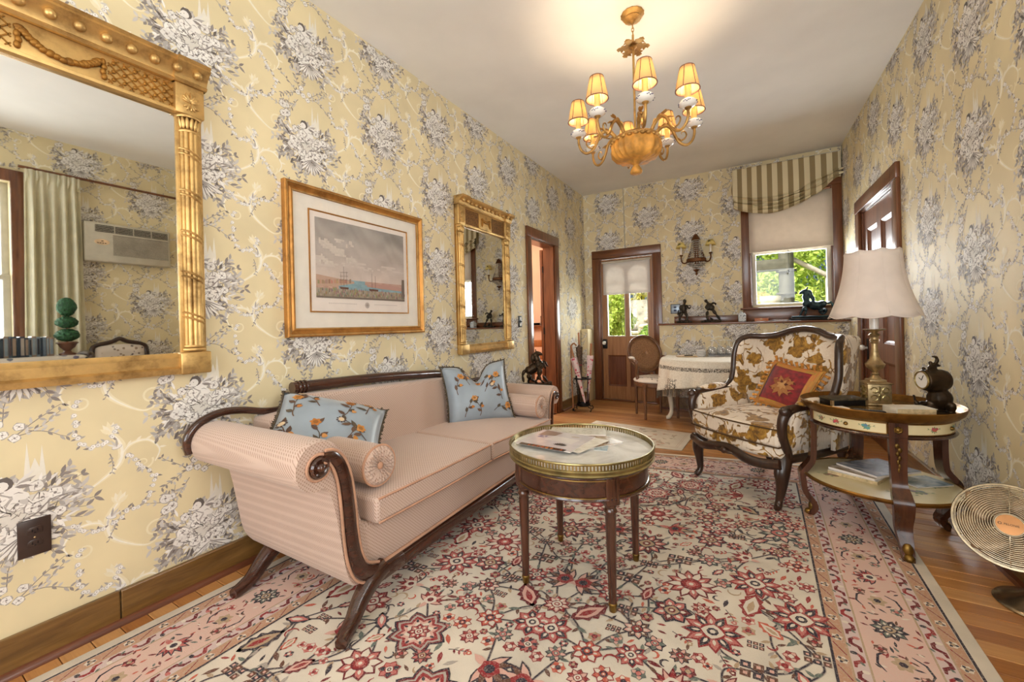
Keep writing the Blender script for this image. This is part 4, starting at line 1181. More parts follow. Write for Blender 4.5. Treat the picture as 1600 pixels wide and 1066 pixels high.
for side in range(4):
    for k in range(9):
        s_ = -1 + 2 * (k + .5) / 9
        u, v = ((s_, -1), (1, s_), (s_, 1), (-1, s_))[side]
        q = Vector(f_(u, v, 1)); d = Vector(((0, 0, -1), (1, 0, -.25), (0, 0, 1), (-1, 0, -.25))[side]).normalized()
        if side == 2: d = Vector((0, -.6, .5)).normalized()
        MB().tube([q, q + d * .012, q + d * .016, q + d * .022, q + d * .042], (.004, .005, .009, .007, .011), 7).build('tassel', M_gold, rc, 50)

# ---------------------------------------------------------------- round side table with tray top
M_bronze = m_gilt('bronze_tray', (140, 100, 44), (84, 52, 20), .3, .8)
M_cream = NT('cream_lacquer'); _v = M_cream.co(); M_cream = M_cream.bsdf(M_cream.ramp(M_cream.noise(_v, 6, 3), [(.3, (226, 208, 160)), (.7, (238, 224, 180))]), .22, 0, Coat_Weight=.3)
M_trayin = NT('painted_tray'); _v = M_trayin.co(); M_trayin = M_trayin.bsdf(M_trayin.ramp(M_trayin.noise(_v, 3, 3), [(.3, (120, 92, 46)), (.7, (160, 128, 74))]), .12, .5)
tb = thing('side_table', 'round two-tier side table with bronze tray top and cream painted drawers', 'table', (2.60, 2.76, 0))
n = 64; R0 = .272
MB().lathe([(.0, .606), (.285, .606), (.30, .612), (.313, .634), (.318, .640), (.322, .636), (.312, .61), (.302, .602), (.296, .594), (.288, .590), (.0, .589)], n).build('tray', M_bronze, tb, 40)
MB().lathe([(.0, .6065), (.284, .6065), (.284, .6075), (.0, .6076)], n).build('tray_floor', M_trayin, tb, 40)
MB().lathe([(.0, .528), (R0 - .004, .528), (R0 - .004, .59), (.0, .59)], n).build('apron', M_mah, tb, 40)
MB().lathe([(.0, .512), (.27, .512), (.284, .516), (.288, .523), (.282, .53), (.0, .53)], n).build('apron_moulding', M_mah, tb, 40)
angs = [math.radians(a) for a in (185, 274, 18, 98)]
feet_r = [.30, .375, .29, .42]
def arc_panel(a0, a1, r0, r1, z0, z1, m=14):
    b = MB()
    V = []
    for k in range(m + 1):
        a = a0 + (a1 - a0) * k / m
        for r, z in ((r0, z0), (r1, z0), (r1, z1), (r0, z1)): V.append((r * math.cos(a), r * math.sin(a), z))
    F = [(0, 1, 2, 3), tuple(4 * m + i for i in (3, 2, 1, 0))]
    for k in range(m):
        for i in range(4): F.append((4 * k + i, 4 * k + (i + 1) % 4, 4 * k + 4 + (i + 1) % 4, 4 * k + 4 + i))
    return b.add(V, F)
def sprig_print(seed, hue):
    P = Print(); R = random.Random(seed)
    for k in range(8):
        a = k * .8 + R.uniform(-.2, .2); P.leaf(.003 * math.cos(a), .003 * math.sin(a), .011, .006, a, R.choice(((120, 140, 96), (150, 160, 120))), 0)
    for k in range(5):
        P.disc(R.uniform(-.011, .011), R.uniform(-.006, .006), .0055, tuple(min(255, v + R.uniform(-15, 20)) for v in hue), 1, 7, wob=.15, k=5)
    for s in (1, -1): P.stroke([(0, 0), (s * .014, .003), (s * .026, .001)], (.001, .0006), (130, 140, 100), 0); P.leaf(s * .018, .003, .008, .004, s * .6 + (0 if s > 0 else PI), (140, 150, 110), 1)
    return P.arrays(2e-5, .002)
order = sorted(range(4), key=lambda i: angs[i] % (2 * PI))
for q in range(4):
    a0 = angs[order[q]] % (2 * PI); a1 = angs[order[(q + 1) % 4]] % (2 * PI)
    if a1 < a0: a1 += 2 * PI
    a0 += .13; a1 -= .13
    dp = arc_panel(a0, a1, R0 - .006, R0 + .003, .536, .582).build('drawer_panel', M_cream, tb, 40)
    bd = MB()
    for z in (.5345, .5835): bd.tube([((R0 + .003) * math.cos(a), (R0 + .003) * math.sin(a), z) for a in np.linspace(a0, a1, 16)], .0028, 6)
    for a in (a0, a1): bd.tube([((R0 + .003) * math.cos(a), (R0 + .003) * math.sin(a), z) for z in (.5345, .5835)], .0028, 6)
    bd.build('gold_beading', M_bronze, dp, 60)
    for k, fr in enumerate((.2, .45, .8) if q % 2 == 0 else (.25, .55, .82)):
        V, T, K = sprig_print(q * 5 + k, ((196, 92, 92), (110, 150, 150), (170, 120, 96))[(q + k) % 3])
        ac_ = a0 + (a1 - a0) * fr
        W = np.stack([(R0 + .0034 + V[:, 2]) * np.cos(ac_ + V[:, 0] / R0 * 1.25), (R0 + .0034 + V[:, 2]) * np.sin(ac_ + V[:, 0] / R0 * 1.25), .559 + V[:, 1] * 1.25], 1)
        build_print('painted_flowers', W, T, K, M_emb, dp)
    am = (a0 + a1) / 2 + (.10 if q == 2 else 0)
    MB().lathe([(.009, 0), (.009, .004), (.0075, .008), (.004, .011), (.0005, .012)], 14, rotm('Z', am) @ tr(R0 + .003, 0, .559) @ rotm('Y', PI / 2)).build('drawer_knob', M_brassd, dp, 50)
for k in range(4):
    a = angs[k]; Rz = rotm('Z', a); fr = feet_r[k]
    pth = smoothpath([(R0 + .002, 0, .59), (R0 + .0, 0, .50), (R0 + .0, 0, .40), (R0 + .006, 0, .31), (R0 + .03, 0, .268), (R0 + .052, 0, .235), (R0 + .05, 0, .19), (R0 + .04, 0, .13), (fr - .03, 0, .06), (fr - .012, 0, .018), (fr + .004, 0, .012)], 4)
    ww = lerp_list([.030, .029, .026, .025, .031, .033, .031, .027, .021, .019, .017], len(pth))
    L_ = MB()
    fr_ = []
    for i in range(len(pth)):
        t_ = (pth[min(i + 1, len(pth) - 1)] - pth[max(i - 1, 0)]).normalized(); fr_.append((Vector((0, 1, 0)), t_.cross(Vector((0, 1, 0)))))
    V = []; F = []
    for i, p in enumerate(pth):
        for a_, b_ in ((-1, -.45), (1, -.45), (1, .45), (-1, .45)): V.append(tuple(Rz @ (p + fr_[i][0] * a_ * ww[i] * 1.12 + fr_[i][1] * b_ * .03)))
    for i in range(len(pth) - 1):
        for j in range(4): F.append((4 * i + j, 4 * i + (j + 1) % 4, 4 * i + 4 + (j + 1) % 4, 4 * i + 4 + j))
    F += [(3, 2, 1, 0), tuple(4 * (len(pth) - 1) + j for j in range(4))]
    lg = L_.add(V, F).build('leg', M_mahz, tb, 30, .003)
    # bronze mounts: rosette, pendant, sabot
    MB().lathe([(.016, 0), (.016, .003), (.012, .006), (.009, .004), (.005, .007), (.0005, .008)], 14, Rz @ tr(R0 + .013, 0, .558) @ rotm('Y', PI / 2), fn=lambda t, z: 1 + .12 * math.cos(8 * t)).build('rosette_mount', M_brassd, lg, 50)
    pm = MB()
    for i, z in enumerate(np.linspace(.485, .375, 7)): pm.sphere((R0 + .012, (.005 if i % 2 else -.005) * (1 - i / 8), z), (.005, .010 - .0009 * i, .012), 8, 6, Rz)
    pm.build('pendant_mount', M_brassd, lg, 60)
    MB().sphere((fr - .004, 0, .02), (.022, .021, .018), 10, 8, Rz).sphere((fr - .014, 0, .05), (.014, .020, .03), 8, 6, Rz).build('sabot', M_brassd, lg, 60)
sh = MB().lathe([(.0, .222), (.30, .222), (.314, .225), (.321, .233), (.322, .240), (.316, .246), (.312, .243), (.306, .241), (.0, .241)], n).build('lower_shelf', M_bronze, tb, 40)
MB().lathe([(.0, .2412), (.305, .2412), (.305, .2422), (.0, .2423)], n).build('shelf_top', M_cream, sh, 40)
for k, (x, y, h) in enumerate(((-.2, -.05, (150, 130, 90)), (.12, -.14, (140, 140, 120)), (.2, -.02, (160, 150, 120)), (.05, -.2, (150, 140, 110)))):
    V, T, K = sprig_print(40 + k, h)
    W = np.stack([x + V[:, 0] * 2.4, y + V[:, 1] * 2.4, .2426 + V[:, 2]], 1)
    build_print('painted_flowers', W, T, K, M_emb, sh)
# ================================================================== rugs
M_rug = m_plain('rug_wool', (222, 211, 194), .95, var=.06, scale=6, bump=.5, bscale=420, Specular_IOR_Level=.1)
def m_knots():
    t = NT('rug_knots'); a = t.n('ShaderNodeAttribute'); a.attribute_name = 'Col'; v = t.co()
    w = t.ramp(t.noise(v, 190, 3, .6), [(.5, 0), (.66, .36)])
    col = t.mix(w, a.outputs['Color'], (214, 200, 184))
    col = t.mix(t.math('MULTIPLY', t.noise(v, 9, 3), .1), col, (190, 170, 156))
    return t.bsdf(col, .95, 0, bump=t.noise(v, 420, 2), bstr=.5, Specular_IOR_Level=.1)
M_rugink = m_knots()
def rug_print(Wd, Lg):
    P = Print(); R = random.Random(11)
    RED, ROSE, PINK, NAVY, TAN, BRN, GRN, GRY, CRM, MAR, COR = (150, 44, 50), (196, 112, 106), (220, 172, 158), (50, 46, 60), (184, 158, 128), (104, 70, 58), (104, 116, 108), (176, 166, 156), (226, 214, 198), (112, 30, 42), (200, 96, 76)
    def rosette(x, y, r, c, lay=3, n=None):
        n = n or R.choice((7, 8, 9, 10)); o, m, i, d = c; a0 = R.uniform(0, 6)
        w = 2 * PI * r * .72 / n
        for k in range(n):
            a = a0 + 2 * PI * k / n
            P.leaf(x + r * .22 * math.cos(a), y + r * .22 * math.sin(a), r * .82, w * 1.25, a, d if r > .03 else o, lay)
            P.leaf(x + r * .26 * math.cos(a), y + r * .26 * math.sin(a), r * .66, w * .85, a, o if k % 2 else m, lay + 1)
            if r > .04: P.leaf(x + r * .4 * math.cos(a), y + r * .4 * math.sin(a), r * .3, w * .35, a, CRM, lay + 1.5)
        P.disc(x, y, r * .42, d, lay + 2, 12); P.disc(x, y, r * .34, i, lay + 3, 12, wob=.12, k=4)
        if r > .03: P.disc(x, y, r * .2, o, lay + 3.5, 8); P.disc(x, y, r * .1, CRM, lay + 4, 6)
    def medallion(x, y, r, lay=3):
        for q, (f, c) in enumerate(((1, NAVY), (.92, MAR), (.84, GRY), (.74, RED), (.6, PINK), (.46, CRM))): P.disc(x, y, r * f, c, lay + .3 * q, 40, wob=.16, k=8)
        rosette(x, y, r * .42, (RED, ROSE, CRM, MAR), lay + 3, 8)
        for k in range(8):
            a = 2 * PI * k / 8; P.leaf(x + r * .5 * math.cos(a), y + r * .5 * math.sin(a), r * .2, r * .12, a, NAVY, lay + 2.5)
    def serr(x, y, L, W, a, c, lay=3):
        """serrated lancet leaf"""
        o, m, i = c; ca, sa = math.cos(a), math.sin(a)
        def q(u, w): return (x + L * u * ca - W * w * sa, y + L * u * sa + W * w * ca)
        n = 9; up_ = []; dn = []
        for k in range(n + 1):
            u = k / n; w = math.sin(PI * u) ** .8 * (1.0 if k % 2 else .68); up_.append(q(u, w / 2)); dn.append(q(u, -w / 2))
        P.fan(q(.5, 0), up_ + dn[::-1], o, lay)
        P.leaf(*q(.1, 0), L * .8, W * .62, a, m, lay + 1); P.leaf(*q(.2, 0), L * .5, W * .3, a, i, lay + 2)
    def palmette(x, y, s, a, c, lay=3):
        o, m, i, d = c
        for k in range(-3, 4):
            P.leaf(x, y, s * (1.05 - .07 * abs(k)), s * .36, a + k * .42, d, lay); P.leaf(x, y, s * (.93 - .07 * abs(k)), s * .24, a + k * .42, (o, m)[k % 2], lay + 1)
        P.disc(x + s * .18 * math.cos(a), y + s * .18 * math.sin(a), s * .32, i, lay + 2, 12, wob=.12, k=5); P.disc(x + s * .18 * math.cos(a), y + s * .18 * math.sin(a), s * .17, d, lay + 3, 8)
        P.leaf(x, y, s * .6, s * .3, a + PI, m, lay + 1)
    def squares(x, y, s):
        for i in range(3):
            for j in range(2):
                cx, cy = x + (i - 1) * s, y + (j - .5) * s
                h = s * .42; P.poly([(cx - h, cy - h), (cx + h, cy - h), (cx + h, cy + h), (cx - h, cy + h)], NAVY if (i + j) % 2 else BRN, 4)
                h *= .4; P.poly([(cx - h, cy - h), (cx + h, cy - h), (cx + h, cy + h), (cx - h, cy + h)], PINK, 5)
    def sprig(x, y, a, s, c, lay=3):
        pts = [(x, y)]; b = a
        for k in range(4): b += R.uniform(-.3, .3); pts.append((pts[-1][0] + s * .3 * math.cos(b), pts[-1][1] + s * .3 * math.sin(b)))
        P.stroke(pts, s * .055, NAVY, lay)
        for k in (1, 2, 3):
            for sg in (1, -1): P.leaf(pts[k][0], pts[k][1], s * .34, s * .16, b + sg * .9, R.choice(c), lay + 1)
        P.disc(pts[-1][0], pts[-1][1], s * .17, R.choice(c), lay + 1, 8, wob=.15, k=5); P.disc(pts[-1][0], pts[-1][1], s * .07, CRM, lay + 2, 6)
    combos = [(RED, PINK, CRM, MAR), (NAVY, ROSE, CRM, RED), (ROSE, CRM, RED, MAR), (GRN, PINK, ROSE, NAVY), (MAR, ROSE, TAN, NAVY), (BRN, PINK, RED, NAVY), (COR, CRM, NAVY, RED), (TAN, ROSE, RED, NAVY)]
    # ---- bands: ring-shaped rectangles
    def ringrect(d0, d1, col, lay):
        a, b = d0, d1
        for x0, x1, y0, y1 in ((a, Wd - a, a, b), (a, Wd - a, Lg - b, Lg - a), (a, b, b, Lg - b), (Wd - b, Wd - a, b, Lg - b)):
            nx = max(1, int((x1 - x0) / .25)); ny = max(1, int((y1 - y0) / .25))
            for i in range(nx):
                for j in range(ny):
                    P.poly([(x0 + (x1 - x0) * i / nx, y0 + (y1 - y0) * j / ny), (x0 + (x1 - x0) * (i + 1) / nx, y0 + (y1 - y0) * j / ny), (x0 + (x1 - x0) * (i + 1) / nx, y0 + (y1 - y0) * (j + 1) / ny), (x0 + (x1 - x0) * i / nx, y0 + (y1 - y0) * (j + 1) / ny)], col, lay)
    B = [.042, .05, .052, .094, .099, .140, .146, .318, .324, .365, .370, .408, .416]
    LIL, ORG, BPK = (212, 190, 186), (194, 150, 122), (220, 186, 172)
    for i, (c) in enumerate((NAVY, None, ORG, TAN, LIL, TAN, BPK, TAN, LIL, TAN, ORG, NAVY)):
        if c: ringrect(B[i], B[i + 1], c, 0)
    def along(fn, d, step):
        """call fn(x,y,angle-along) around the four sides at inset d"""
        for side in range(4):
            L_ = (Wd, Lg)[side % 2] - 2 * d; n = max(2, int(L_ / step)); st = L_ / n
            for k in range(n):
                t = d + st * (k + .5)
                x, y, a = ((t, d, 0), (Wd - d, t, PI / 2), (Wd - t, Lg - d, PI), (d, Lg - t, -PI / 2))[side]
                fn(x, y, a, k)
    def guard1(x, y, a, k):
        ca, sa = math.cos(a), math.sin(a)
        if k % 2: rosette(x, y, .0165, (CRM, NAVY, TAN, NAVY), 2, 6)
        else:
            P.stroke([(x - .026 * ca + .015 * sa, y - .026 * sa - .015 * ca), (x + .026 * ca - .015 * sa, y + .026 * sa + .015 * ca)], .012, TAN, 2)
            P.stroke([(x - .026 * ca + .015 * sa, y - .026 * sa - .015 * ca), (x + .026 * ca - .015 * sa, y + .026 * sa + .015 * ca)], .004, RED, 3)
    def guard2(x, y, a, k):
        ca, sa = math.cos(a), math.sin(a)
        def q(u, w): return (x + u * ca - w * sa, y + u * sa + w * ca)
        s = 1 if k % 2 else -1
        P.stroke([q(-.034, -.013 * s), q(-.014, -.011 * s), q(0, .010 * s), q(.018, .009 * s), q(.034, -.005 * s)], (.007, .013, .014, .012, .006), MAR if k % 3 else RED, 2)
        P.disc(*q(.03, .009 * -s), .009, (NAVY, ROSE, CRM)[k % 3], 3, 7, wob=.2, k=5); P.leaf(*q(-.02, .012 * s), .02, .01, a + .6, GRN, 3)
    for d in (.073, .389): along(guard1, d, .052)
    for d in (.1195, .3445): along(guard2, d, .075)
    def mainb(x, y, a, k):
        ca, sa = math.cos(a), math.sin(a)
        def q(u, w): return (x + u * ca - w * sa, y + u * sa + w * ca)
        m = k % 4
        if m == 0: palmette(*q(0, -.02), .07, a + PI / 2, (RED, ROSE, CRM, NAVY), 3)
        elif m == 2: rosette(*q(0, 0), .052, (NAVY, GRN, TAN, NAVY), 3, 10)
        else:
            P.disc(*q(0, 0), .026, TAN, 3, 8, wob=.2, k=6); P.disc(*q(0, 0), .012, NAVY, 4, 6)
            for s in (1, -1):
                P.stroke([q(-.05, s * .05), q(-.02, s * .066), q(.02, s * .058), q(.045, s * .03)], (.003, .009, .004), NAVY, 3)
                rosette(*q(s * .05, s * .045), .02, R.choice(combos), 3, 6)
        for j in range(22):
            u, w = R.uniform(-.077, .077), R.uniform(-.08, .08)
            P.leaf(*q(u, w), R.uniform(.016, .032), .009, R.uniform(0, 6.3), R.choice((RED, COR, MAR, BRN, CRM, GRN, NAVY)), 2)
    along(mainb, .232, .155)
    # ---- field: left half then mirrored
    x0, x1, y0, y1 = .425, Wd / 2, .425, Lg - .425
    start_v = len(P.v); start_t = len(P.t); start_s = len(P.sh)
    placed = []
    for rad, cnt in ((.092, 20), (.07, 34), (.05, 60), (.035, 130), (.023, 340), (.015, 520)):
        for _ in range(cnt):
            for _t in range(14):
                x, y = R.uniform(x0 + rad * .6, x1), R.uniform(y0 + rad * .6, y1 - rad * .6)
                if all((x - a) ** 2 + (y - b_) ** 2 > ((rad + c) * .92) ** 2 for a, b_, c in placed): placed.append((x, y, rad)); break
    big = [p for p in placed if p[2] >= .05]
    for i, (ax, ay, _r) in enumerate(big):
        near = sorted(((math.hypot(ax - q[0], ay - q[1]), q) for j, q in enumerate(big) if j > i))[:2]
        for dd, q in near:
            if dd > .36: continue
            bx, by = q[0], q[1]; mx, my = (ax + bx) / 2 + R.uniform(-.06, .06), (ay + by) / 2 + R.uniform(-.06, .06)
            pq = [(p.x, p.y) for p in smoothpath([(ax, ay, 0), (mx, my, 0), (bx, by, 0)], 6)]
            P.stroke(pq, .010, GRY, .5); P.stroke(pq, .0055, NAVY, 1)
            for k in (3, 5, 8): P.leaf(pq[k][0], pq[k][1], .035, .015, R.uniform(0, 6.3), R.choice((GRN, GRY, BRN, TAN)), 1.5)
    for (x, y, r) in placed:
        t = R.random(); c = R.choice(combos)
        if r > .08: medallion(x, y, r * 1.05) if t < .3 else (palmette(x, y, r * 1.15, R.choice((PI / 2, -PI / 2, 0, PI)) + R.uniform(-.4, .4), c) if t < .6 else rosette(x, y, r * 1.05, c, 3, 12))
        elif r > .06:
            a = R.uniform(0, 6.3)
            if t < .4: rosette(x, y, r, c)
            elif t < .65: serr(x - r * 1.1 * math.cos(a), y - r * 1.1 * math.sin(a), r * 2.2, r * 1.3, a, R.choice(((NAVY, ROSE, CRM), (MAR, PINK, RED), (RED, CRM, TAN), (NAVY, TAN, RED))))
            elif t < .88: palmette(x, y, r * 1.1, a, c)
            else: squares(x, y, r * .5)
        elif r > .03:
            a = R.uniform(0, 6.3)
            if t < .45: rosette(x, y, r, c)
            elif t < .65: serr(x - r * math.cos(a), y - r * math.sin(a), r * 2, r * 1.1, a, R.choice(((NAVY, ROSE, CRM), (MAR, PINK, RED), (COR, CRM, TAN))))
            elif t < .9: sprig(x - r * .8 * math.cos(a), y - r * .8 * math.sin(a), a, r * 1.7, [RED, ROSE, TAN, GRY, COR, MAR], 1.5)
            else: squares(x, y, r * .5)
        else:
            a = R.uniform(0, 6.3)
            if t < .42: rosette(x, y, r * 1.05, c, 2, 6)
            elif t < .8: P.leaf(x - r * math.cos(a), y - r * math.sin(a), r * 2.2, r * .8, a, R.choice((RED, COR, BRN, GRN, GRY, MAR, NAVY)), 1.6)
            else: P.stroke([(x + r * math.cos(a + u), y + r * math.sin(a + u)) for u in np.linspace(0, 3.6, 7)], (.003, .009, .003), R.choice((COR, RED, TAN, NAVY)), 1.6)
    # mirror
    nv, ntr, ns = len(P.v), len(P.t), len(P.sh)
    P.v += [(Wd - x, y, l) for x, y, l in P.v[start_v:nv]]
    dv = nv - start_v; dt = ntr - start_t
    P.sh += [(l, b_ + dt) for l, b_ in P.sh[start_s:ns]]
    P.t += [tuple(i + dv for i in t) for t in P.t[start_t:ntr]]; P.c += P.c[start_t:ntr]
    return P.arrays(4e-5, .004)
RW, RL = 2.55, 3.7
RQ = [(.085, -.15), (2.655, -.15), (2.69, 3.70), (.19, 3.22)]
def rug_map(x, y, Q=RQ, w=RW, l=RL):
    u, v = x / w, y / l
    a = (1 - u) * (1 - v); b = u * (1 - v); c = u * v; d = (1 - u) * v
    return (a * Q[0][0] + b * Q[1][0] + c * Q[2][0] + d * Q[3][0], a * Q[0][1] + b * Q[1][1] + c * Q[2][1] + d * Q[3][1])
rug = thing('persian_rug', 'large cream and red floral Persian rug with a pink border under the sofa', 'rug')
b = MB()
pts = [rug_map(RW * i / 10, 0) for i in range(10)] + [rug_map(RW, RL * i / 10) for i in range(10)] + [rug_map(RW - RW * i / 10, RL) for i in range(10)] + [rug_map(0, RL - RL * i / 10) for i in range(10)]
b.prism(pts, .0005, .006, 'z'); b.build('pile', M_rug, rug, 0, .003)
V, T, K = rug_print(RW, RL)
xy = np.array([rug_map(x, y) for x, y in V[:, :2]])
build_print('woven_pattern', np.concatenate([xy, (.0062 + V[:, 2:3])], 1), T, K, M_rugink, rug)
# furniture stands on the pile: lift onto the pile
for _o in (sofa, ct, ac): _o.location.z = .0064
# small rug by the door
rg2 = thing('door_rug', 'small pale cream rug with faded flowers near the back door', 'rug')
Q2 = [(.50, 3.52), (1.53, 3.60), (1.56, 4.18), (.55, 4.30)]
b = MB(); w2, l2 = 1.05, .62
pts = [rug_map(w2 * i / 8, 0, Q2, w2, l2) for i in range(8)] + [rug_map(w2, l2 * i / 6, Q2, w2, l2) for i in range(6)] + [rug_map(w2 - w2 * i / 8, l2, Q2, w2, l2) for i in range(8)] + [rug_map(0, l2 - l2 * i / 6, Q2, w2, l2) for i in range(6)]
b.prism(pts, .0005, .007, 'z').build('pile', M_rug, rg2, 0, .003)
P = Print(); R = random.Random(8)
for k in range(46):
    x, y = R.uniform(.08, w2 - .08), R.uniform(.08, l2 - .08)
    c = R.choice(((206, 172, 150), (190, 150, 130), (180, 170, 150), (200, 184, 164)))
    P.disc(x, y, R.uniform(.012, .03), c, 1, 9, wob=.15, k=5); P.leaf(x, y, .05, .018, R.uniform(0, 6.3), (186, 172, 150), .5)
for d in (.05, .065): P.stroke([(d, d), (w2 - d, d), (w2 - d, l2 - d), (d, l2 - d), (d, d)], .006, (196, 166, 148), 0)
V, T, K = P.arrays(4e-5, .004)
xy = np.array([rug_map(x, y, Q2, w2, l2) for x, y in V[:, :2]])
build_print('woven_pattern', np.concatenate([xy, (.0072 + V[:, 2:3])], 1), T, K, M_rugink, rg2)

# ================================================================== gilt mirrors and framed print on the left wall
M_gilt = m_gilt('gilt_gesso', (200, 164, 104), (122, 90, 48))
M_giltd = m_gilt('gilt_dark', (150, 104, 40), (84, 50, 18), .45, .6)  # darker, rougher gilt for backboards, lattice and relief
M_mirror = NT('mirror_glass'); _v = M_mirror.co(); M_mirror = M_mirror.bsdf(M_mirror.ramp(M_mirror.noise(_v, 2, 2), [(.2, (222, 224, 222)), (.8, (232, 234, 232))]), .015, 1.0)
def pier_mirror(label, yc, W, z0, z1, colw, base_h, frieze_h, corn_h, nball, ball_r, big):
    t = thing('gilt_mirror', label, 'mirror', (.0, yc, 0), PI / 2)
    w = W / 2; zf = z1 - corn_h - frieze_h; zg0 = z0 + base_h
    MB().box(-w + colw - .012, w - colw + .012, -.022, -.018, zg0 - .01, zf + .01).build('mirror_glass', M_mirror, t, 0)
    MB().box(-w + .005, w - .005, -.016, -.001, z0 + .005, z1 - .02).build('backboard', M_giltd, t, 0)
    # base rail with steps
    br = MB().prism([(-.02, 0), (-.055, 0), (-.06, base_h * .25), (-.045, base_h * .35), (-.048, base_h * .75), (-.035, base_h * .85), (-.028, base_h), (-.018, base_h)], -w, w, 'x', tr(0, 0, z0))
    br.build('base_rail', M_gilt, t, 35)
    for s in (-1, 1):
        xa, xb = (s * w, s * (w - colw)); x0, x1 = min(xa, xb), max(xa, xb); xc = (x0 + x1) / 2
        MB().box(x0 - .012, x1 + .004, -.066, -.016, z0 - .004, z0 + base_h + .002).build('base_block', M_gilt, t, 0, .006)
        MB().box(x0, x1, -.03, -.016, zg0, zf).build('column_back', M_gilt, t, 0, .003)
        r = colw * .3
        cl = MB()
        # reeded half column
        n = 5
        for k in range(n):
            a = PI * (k + .5) / n
            cl.tube([(xc + r * math.cos(a), -.03 - r * math.sin(a) * .8, zg0 + .03), (xc + r * math.cos(a), -.03 - r * math.sin(a) * .8, zf - .07)], r * .34, 6)
        cl = cl.build('reeded_column', M_gilt, t, 60)
        # capital: leaf ring + torus
        for zz, rr in ((zg0 + .012, 1.25), (zg0 + .026, 1.1), (zf - .008, 1.45), (zf - .068, 1.2)):
            MB().tube([(xc + r * rr * math.cos(a), -.03 - r * rr * .85 * math.sin(a), zz) for a in np.linspace(0, PI, 10)], r * .22, 6).build('column_ring', M_gilt, cl, 60)
        cp_ = MB()
        for k in range(7):
            a = PI * (k + .5) / 7
            cp_.ell((xc + r * 1.05 * math.cos(a), -.03 - r * .9 * math.sin(a), zf - .062), (xc + r * 1.4 * math.cos(a), -.03 - r * 1.25 * math.sin(a), zf - .012), r * .26, r * .2, 6, 5)
        cp_.build('leaf_capital', M_gilt, cl, 60)
        nb = 5
        for k in range(nb):
            z = zg0 + .05 + (zf - zg0 - .14) * (k + .5) / nb
            for dz in (0, .012 * (1.6 if big else 1)):
                MB().tube([(xc + r * 1.28 * math.cos(a), -.03 - r * 1.12 * math.sin(a), z + dz - .5 * r * math.cos(a)) for a in np.linspace(0, PI, 9)], r * .17, 5).build('ribbon_band', M_gilt, cl, 60)
        # corner block with anthemion
        MB().box(x0 - .006, x1 + .004, -.055, -.016, zf, zf + frieze_h).build('corner_block', M_gilt, t, 0, .004)
        an = MB()
        for k in range(7):
            a = PI / 2 + (k - 3) * .42
            L_ = frieze_h * (.36 - .03 * abs(k - 3))
            an.ell((xc, -.057, zf + frieze_h * .42), (xc + L_ * math.cos(a), -.058, zf + frieze_h * .42 + L_ * math.sin(a)), colw * .055, .006, 6, 5)
        for k in range(5):
            a = -PI / 2 + (k - 2) * .42
            L_ = frieze_h * .3
            an.ell((xc, -.057, zf + frieze_h * .42), (xc + L_ * math.cos(a), -.058, zf + frieze_h * .42 + L_ * math.sin(a)), colw * .055, .006, 6, 5)
        an.build('anthemion', M_gilt, t, 60)
    # frieze panel
    MB().box(-w + colw, w - colw, -.034, -.016, zf, zf + frieze_h).build('frieze', M_gilt, t, 0, .003)
    MB().prism([(-.034, 0), (-.046, .002), (-.048, .012), (-.036, .018), (-.034, .018)], -w + colw, w - colw, 'x', tr(0, 0, zf)).build('frieze_bead', M_gilt, t, 35)
    # cornice: cove with balls
    ch = corn_h
    pc = [(-.016, 0), (-.05, 0), (-.058, ch * .10), (-.05, ch * .18), (-.054, ch * .3), (-.068, ch * .55), (-.088, ch * .74), (-.094, ch * .78), (-.09, ch * .9), (-.1, ch), (-.016, ch)]
    MB().prism(pc, -w - .012, w + .012, 'x', tr(0, 0, z1 - ch)).build('cornice', M_gilt, t, 35)
    for s in (-1, 1):
        MB().prism([(a - .012, b_) for a, b_ in pc[1:-1]] + [(-.016, ch), (-.016, 0)], s * (w - colw / 2) - colw * .62, s * (w - colw / 2) + colw * .62, 'x', tr(0, 0, z1 - ch)).build('cornice_return', M_gilt, t, 35)
    for k in range(nball):
        x = -w + .03 + (W - .06) * k / (nball - 1)
        MB().sphere((x, -.062 - ball_r * .75 - (.012 if abs(x) > w - colw * 1.1 else 0), z1 - ch * .52), ball_r, 12, 8).build('cornice_ball', M_gilt, t, 180)
    return t, w, zf
bm_, w_, zf_ = pier_mirror('large gilt mirror with ball cornice at the left edge above the outlet', .42, .82, .915, 2.205, .092, .085, .125, .085, 12, .017, True)
# lattice panels and swag of the large mirror
def lattice(t, x0, x1, z0, z1, y, step, m):
    L_ = MB(); n = 0
    d = x0 - (z1 - z0)
    while d < x1:
        for sg in (1, -1):
            a = max(x0, d); 
            pa = []
            for q in (0, 1):
                pass
            za = z0 + (a - d); xb_ = min(x1, d + (z1 - z0)); zb = z0 + (xb_ - d)
            if xb_ - a > .004:
                if sg == 1: L_.tube([(a, y, za), (xb_, y, zb)], .0028, 4)
                else: L_.tube([(x0 + x1 - a, y, za), (x0 + x1 - xb_, y, zb)], .0028, 4)
        d += step
    o = L_.build('lattice', m, t, 0)
    k = 0; q = MB()
    zc = z0 + step / 2
    while zc < z1:
        xx = x0 + step / 2
        while xx < x1: q.sphere((xx, y - .001, zc), (.007, .005, .007), 6, 4); xx += step
        zc += step
    q.build('lattice_flowers', m, o, 60)
for s in (-1, 1):
    x0, x1 = sorted((s * .115, s * (w_ - .1)))
    lattice(bm_, x0, x1, zf_ + .024, zf_ + .116, -.036, .0305, M_giltd)
sw = MB()
pts = [(-.098, .095), (-.075, .07), (-.045, .05), (0, .04), (.045, .05), (.075, .07), (.098, .095)]
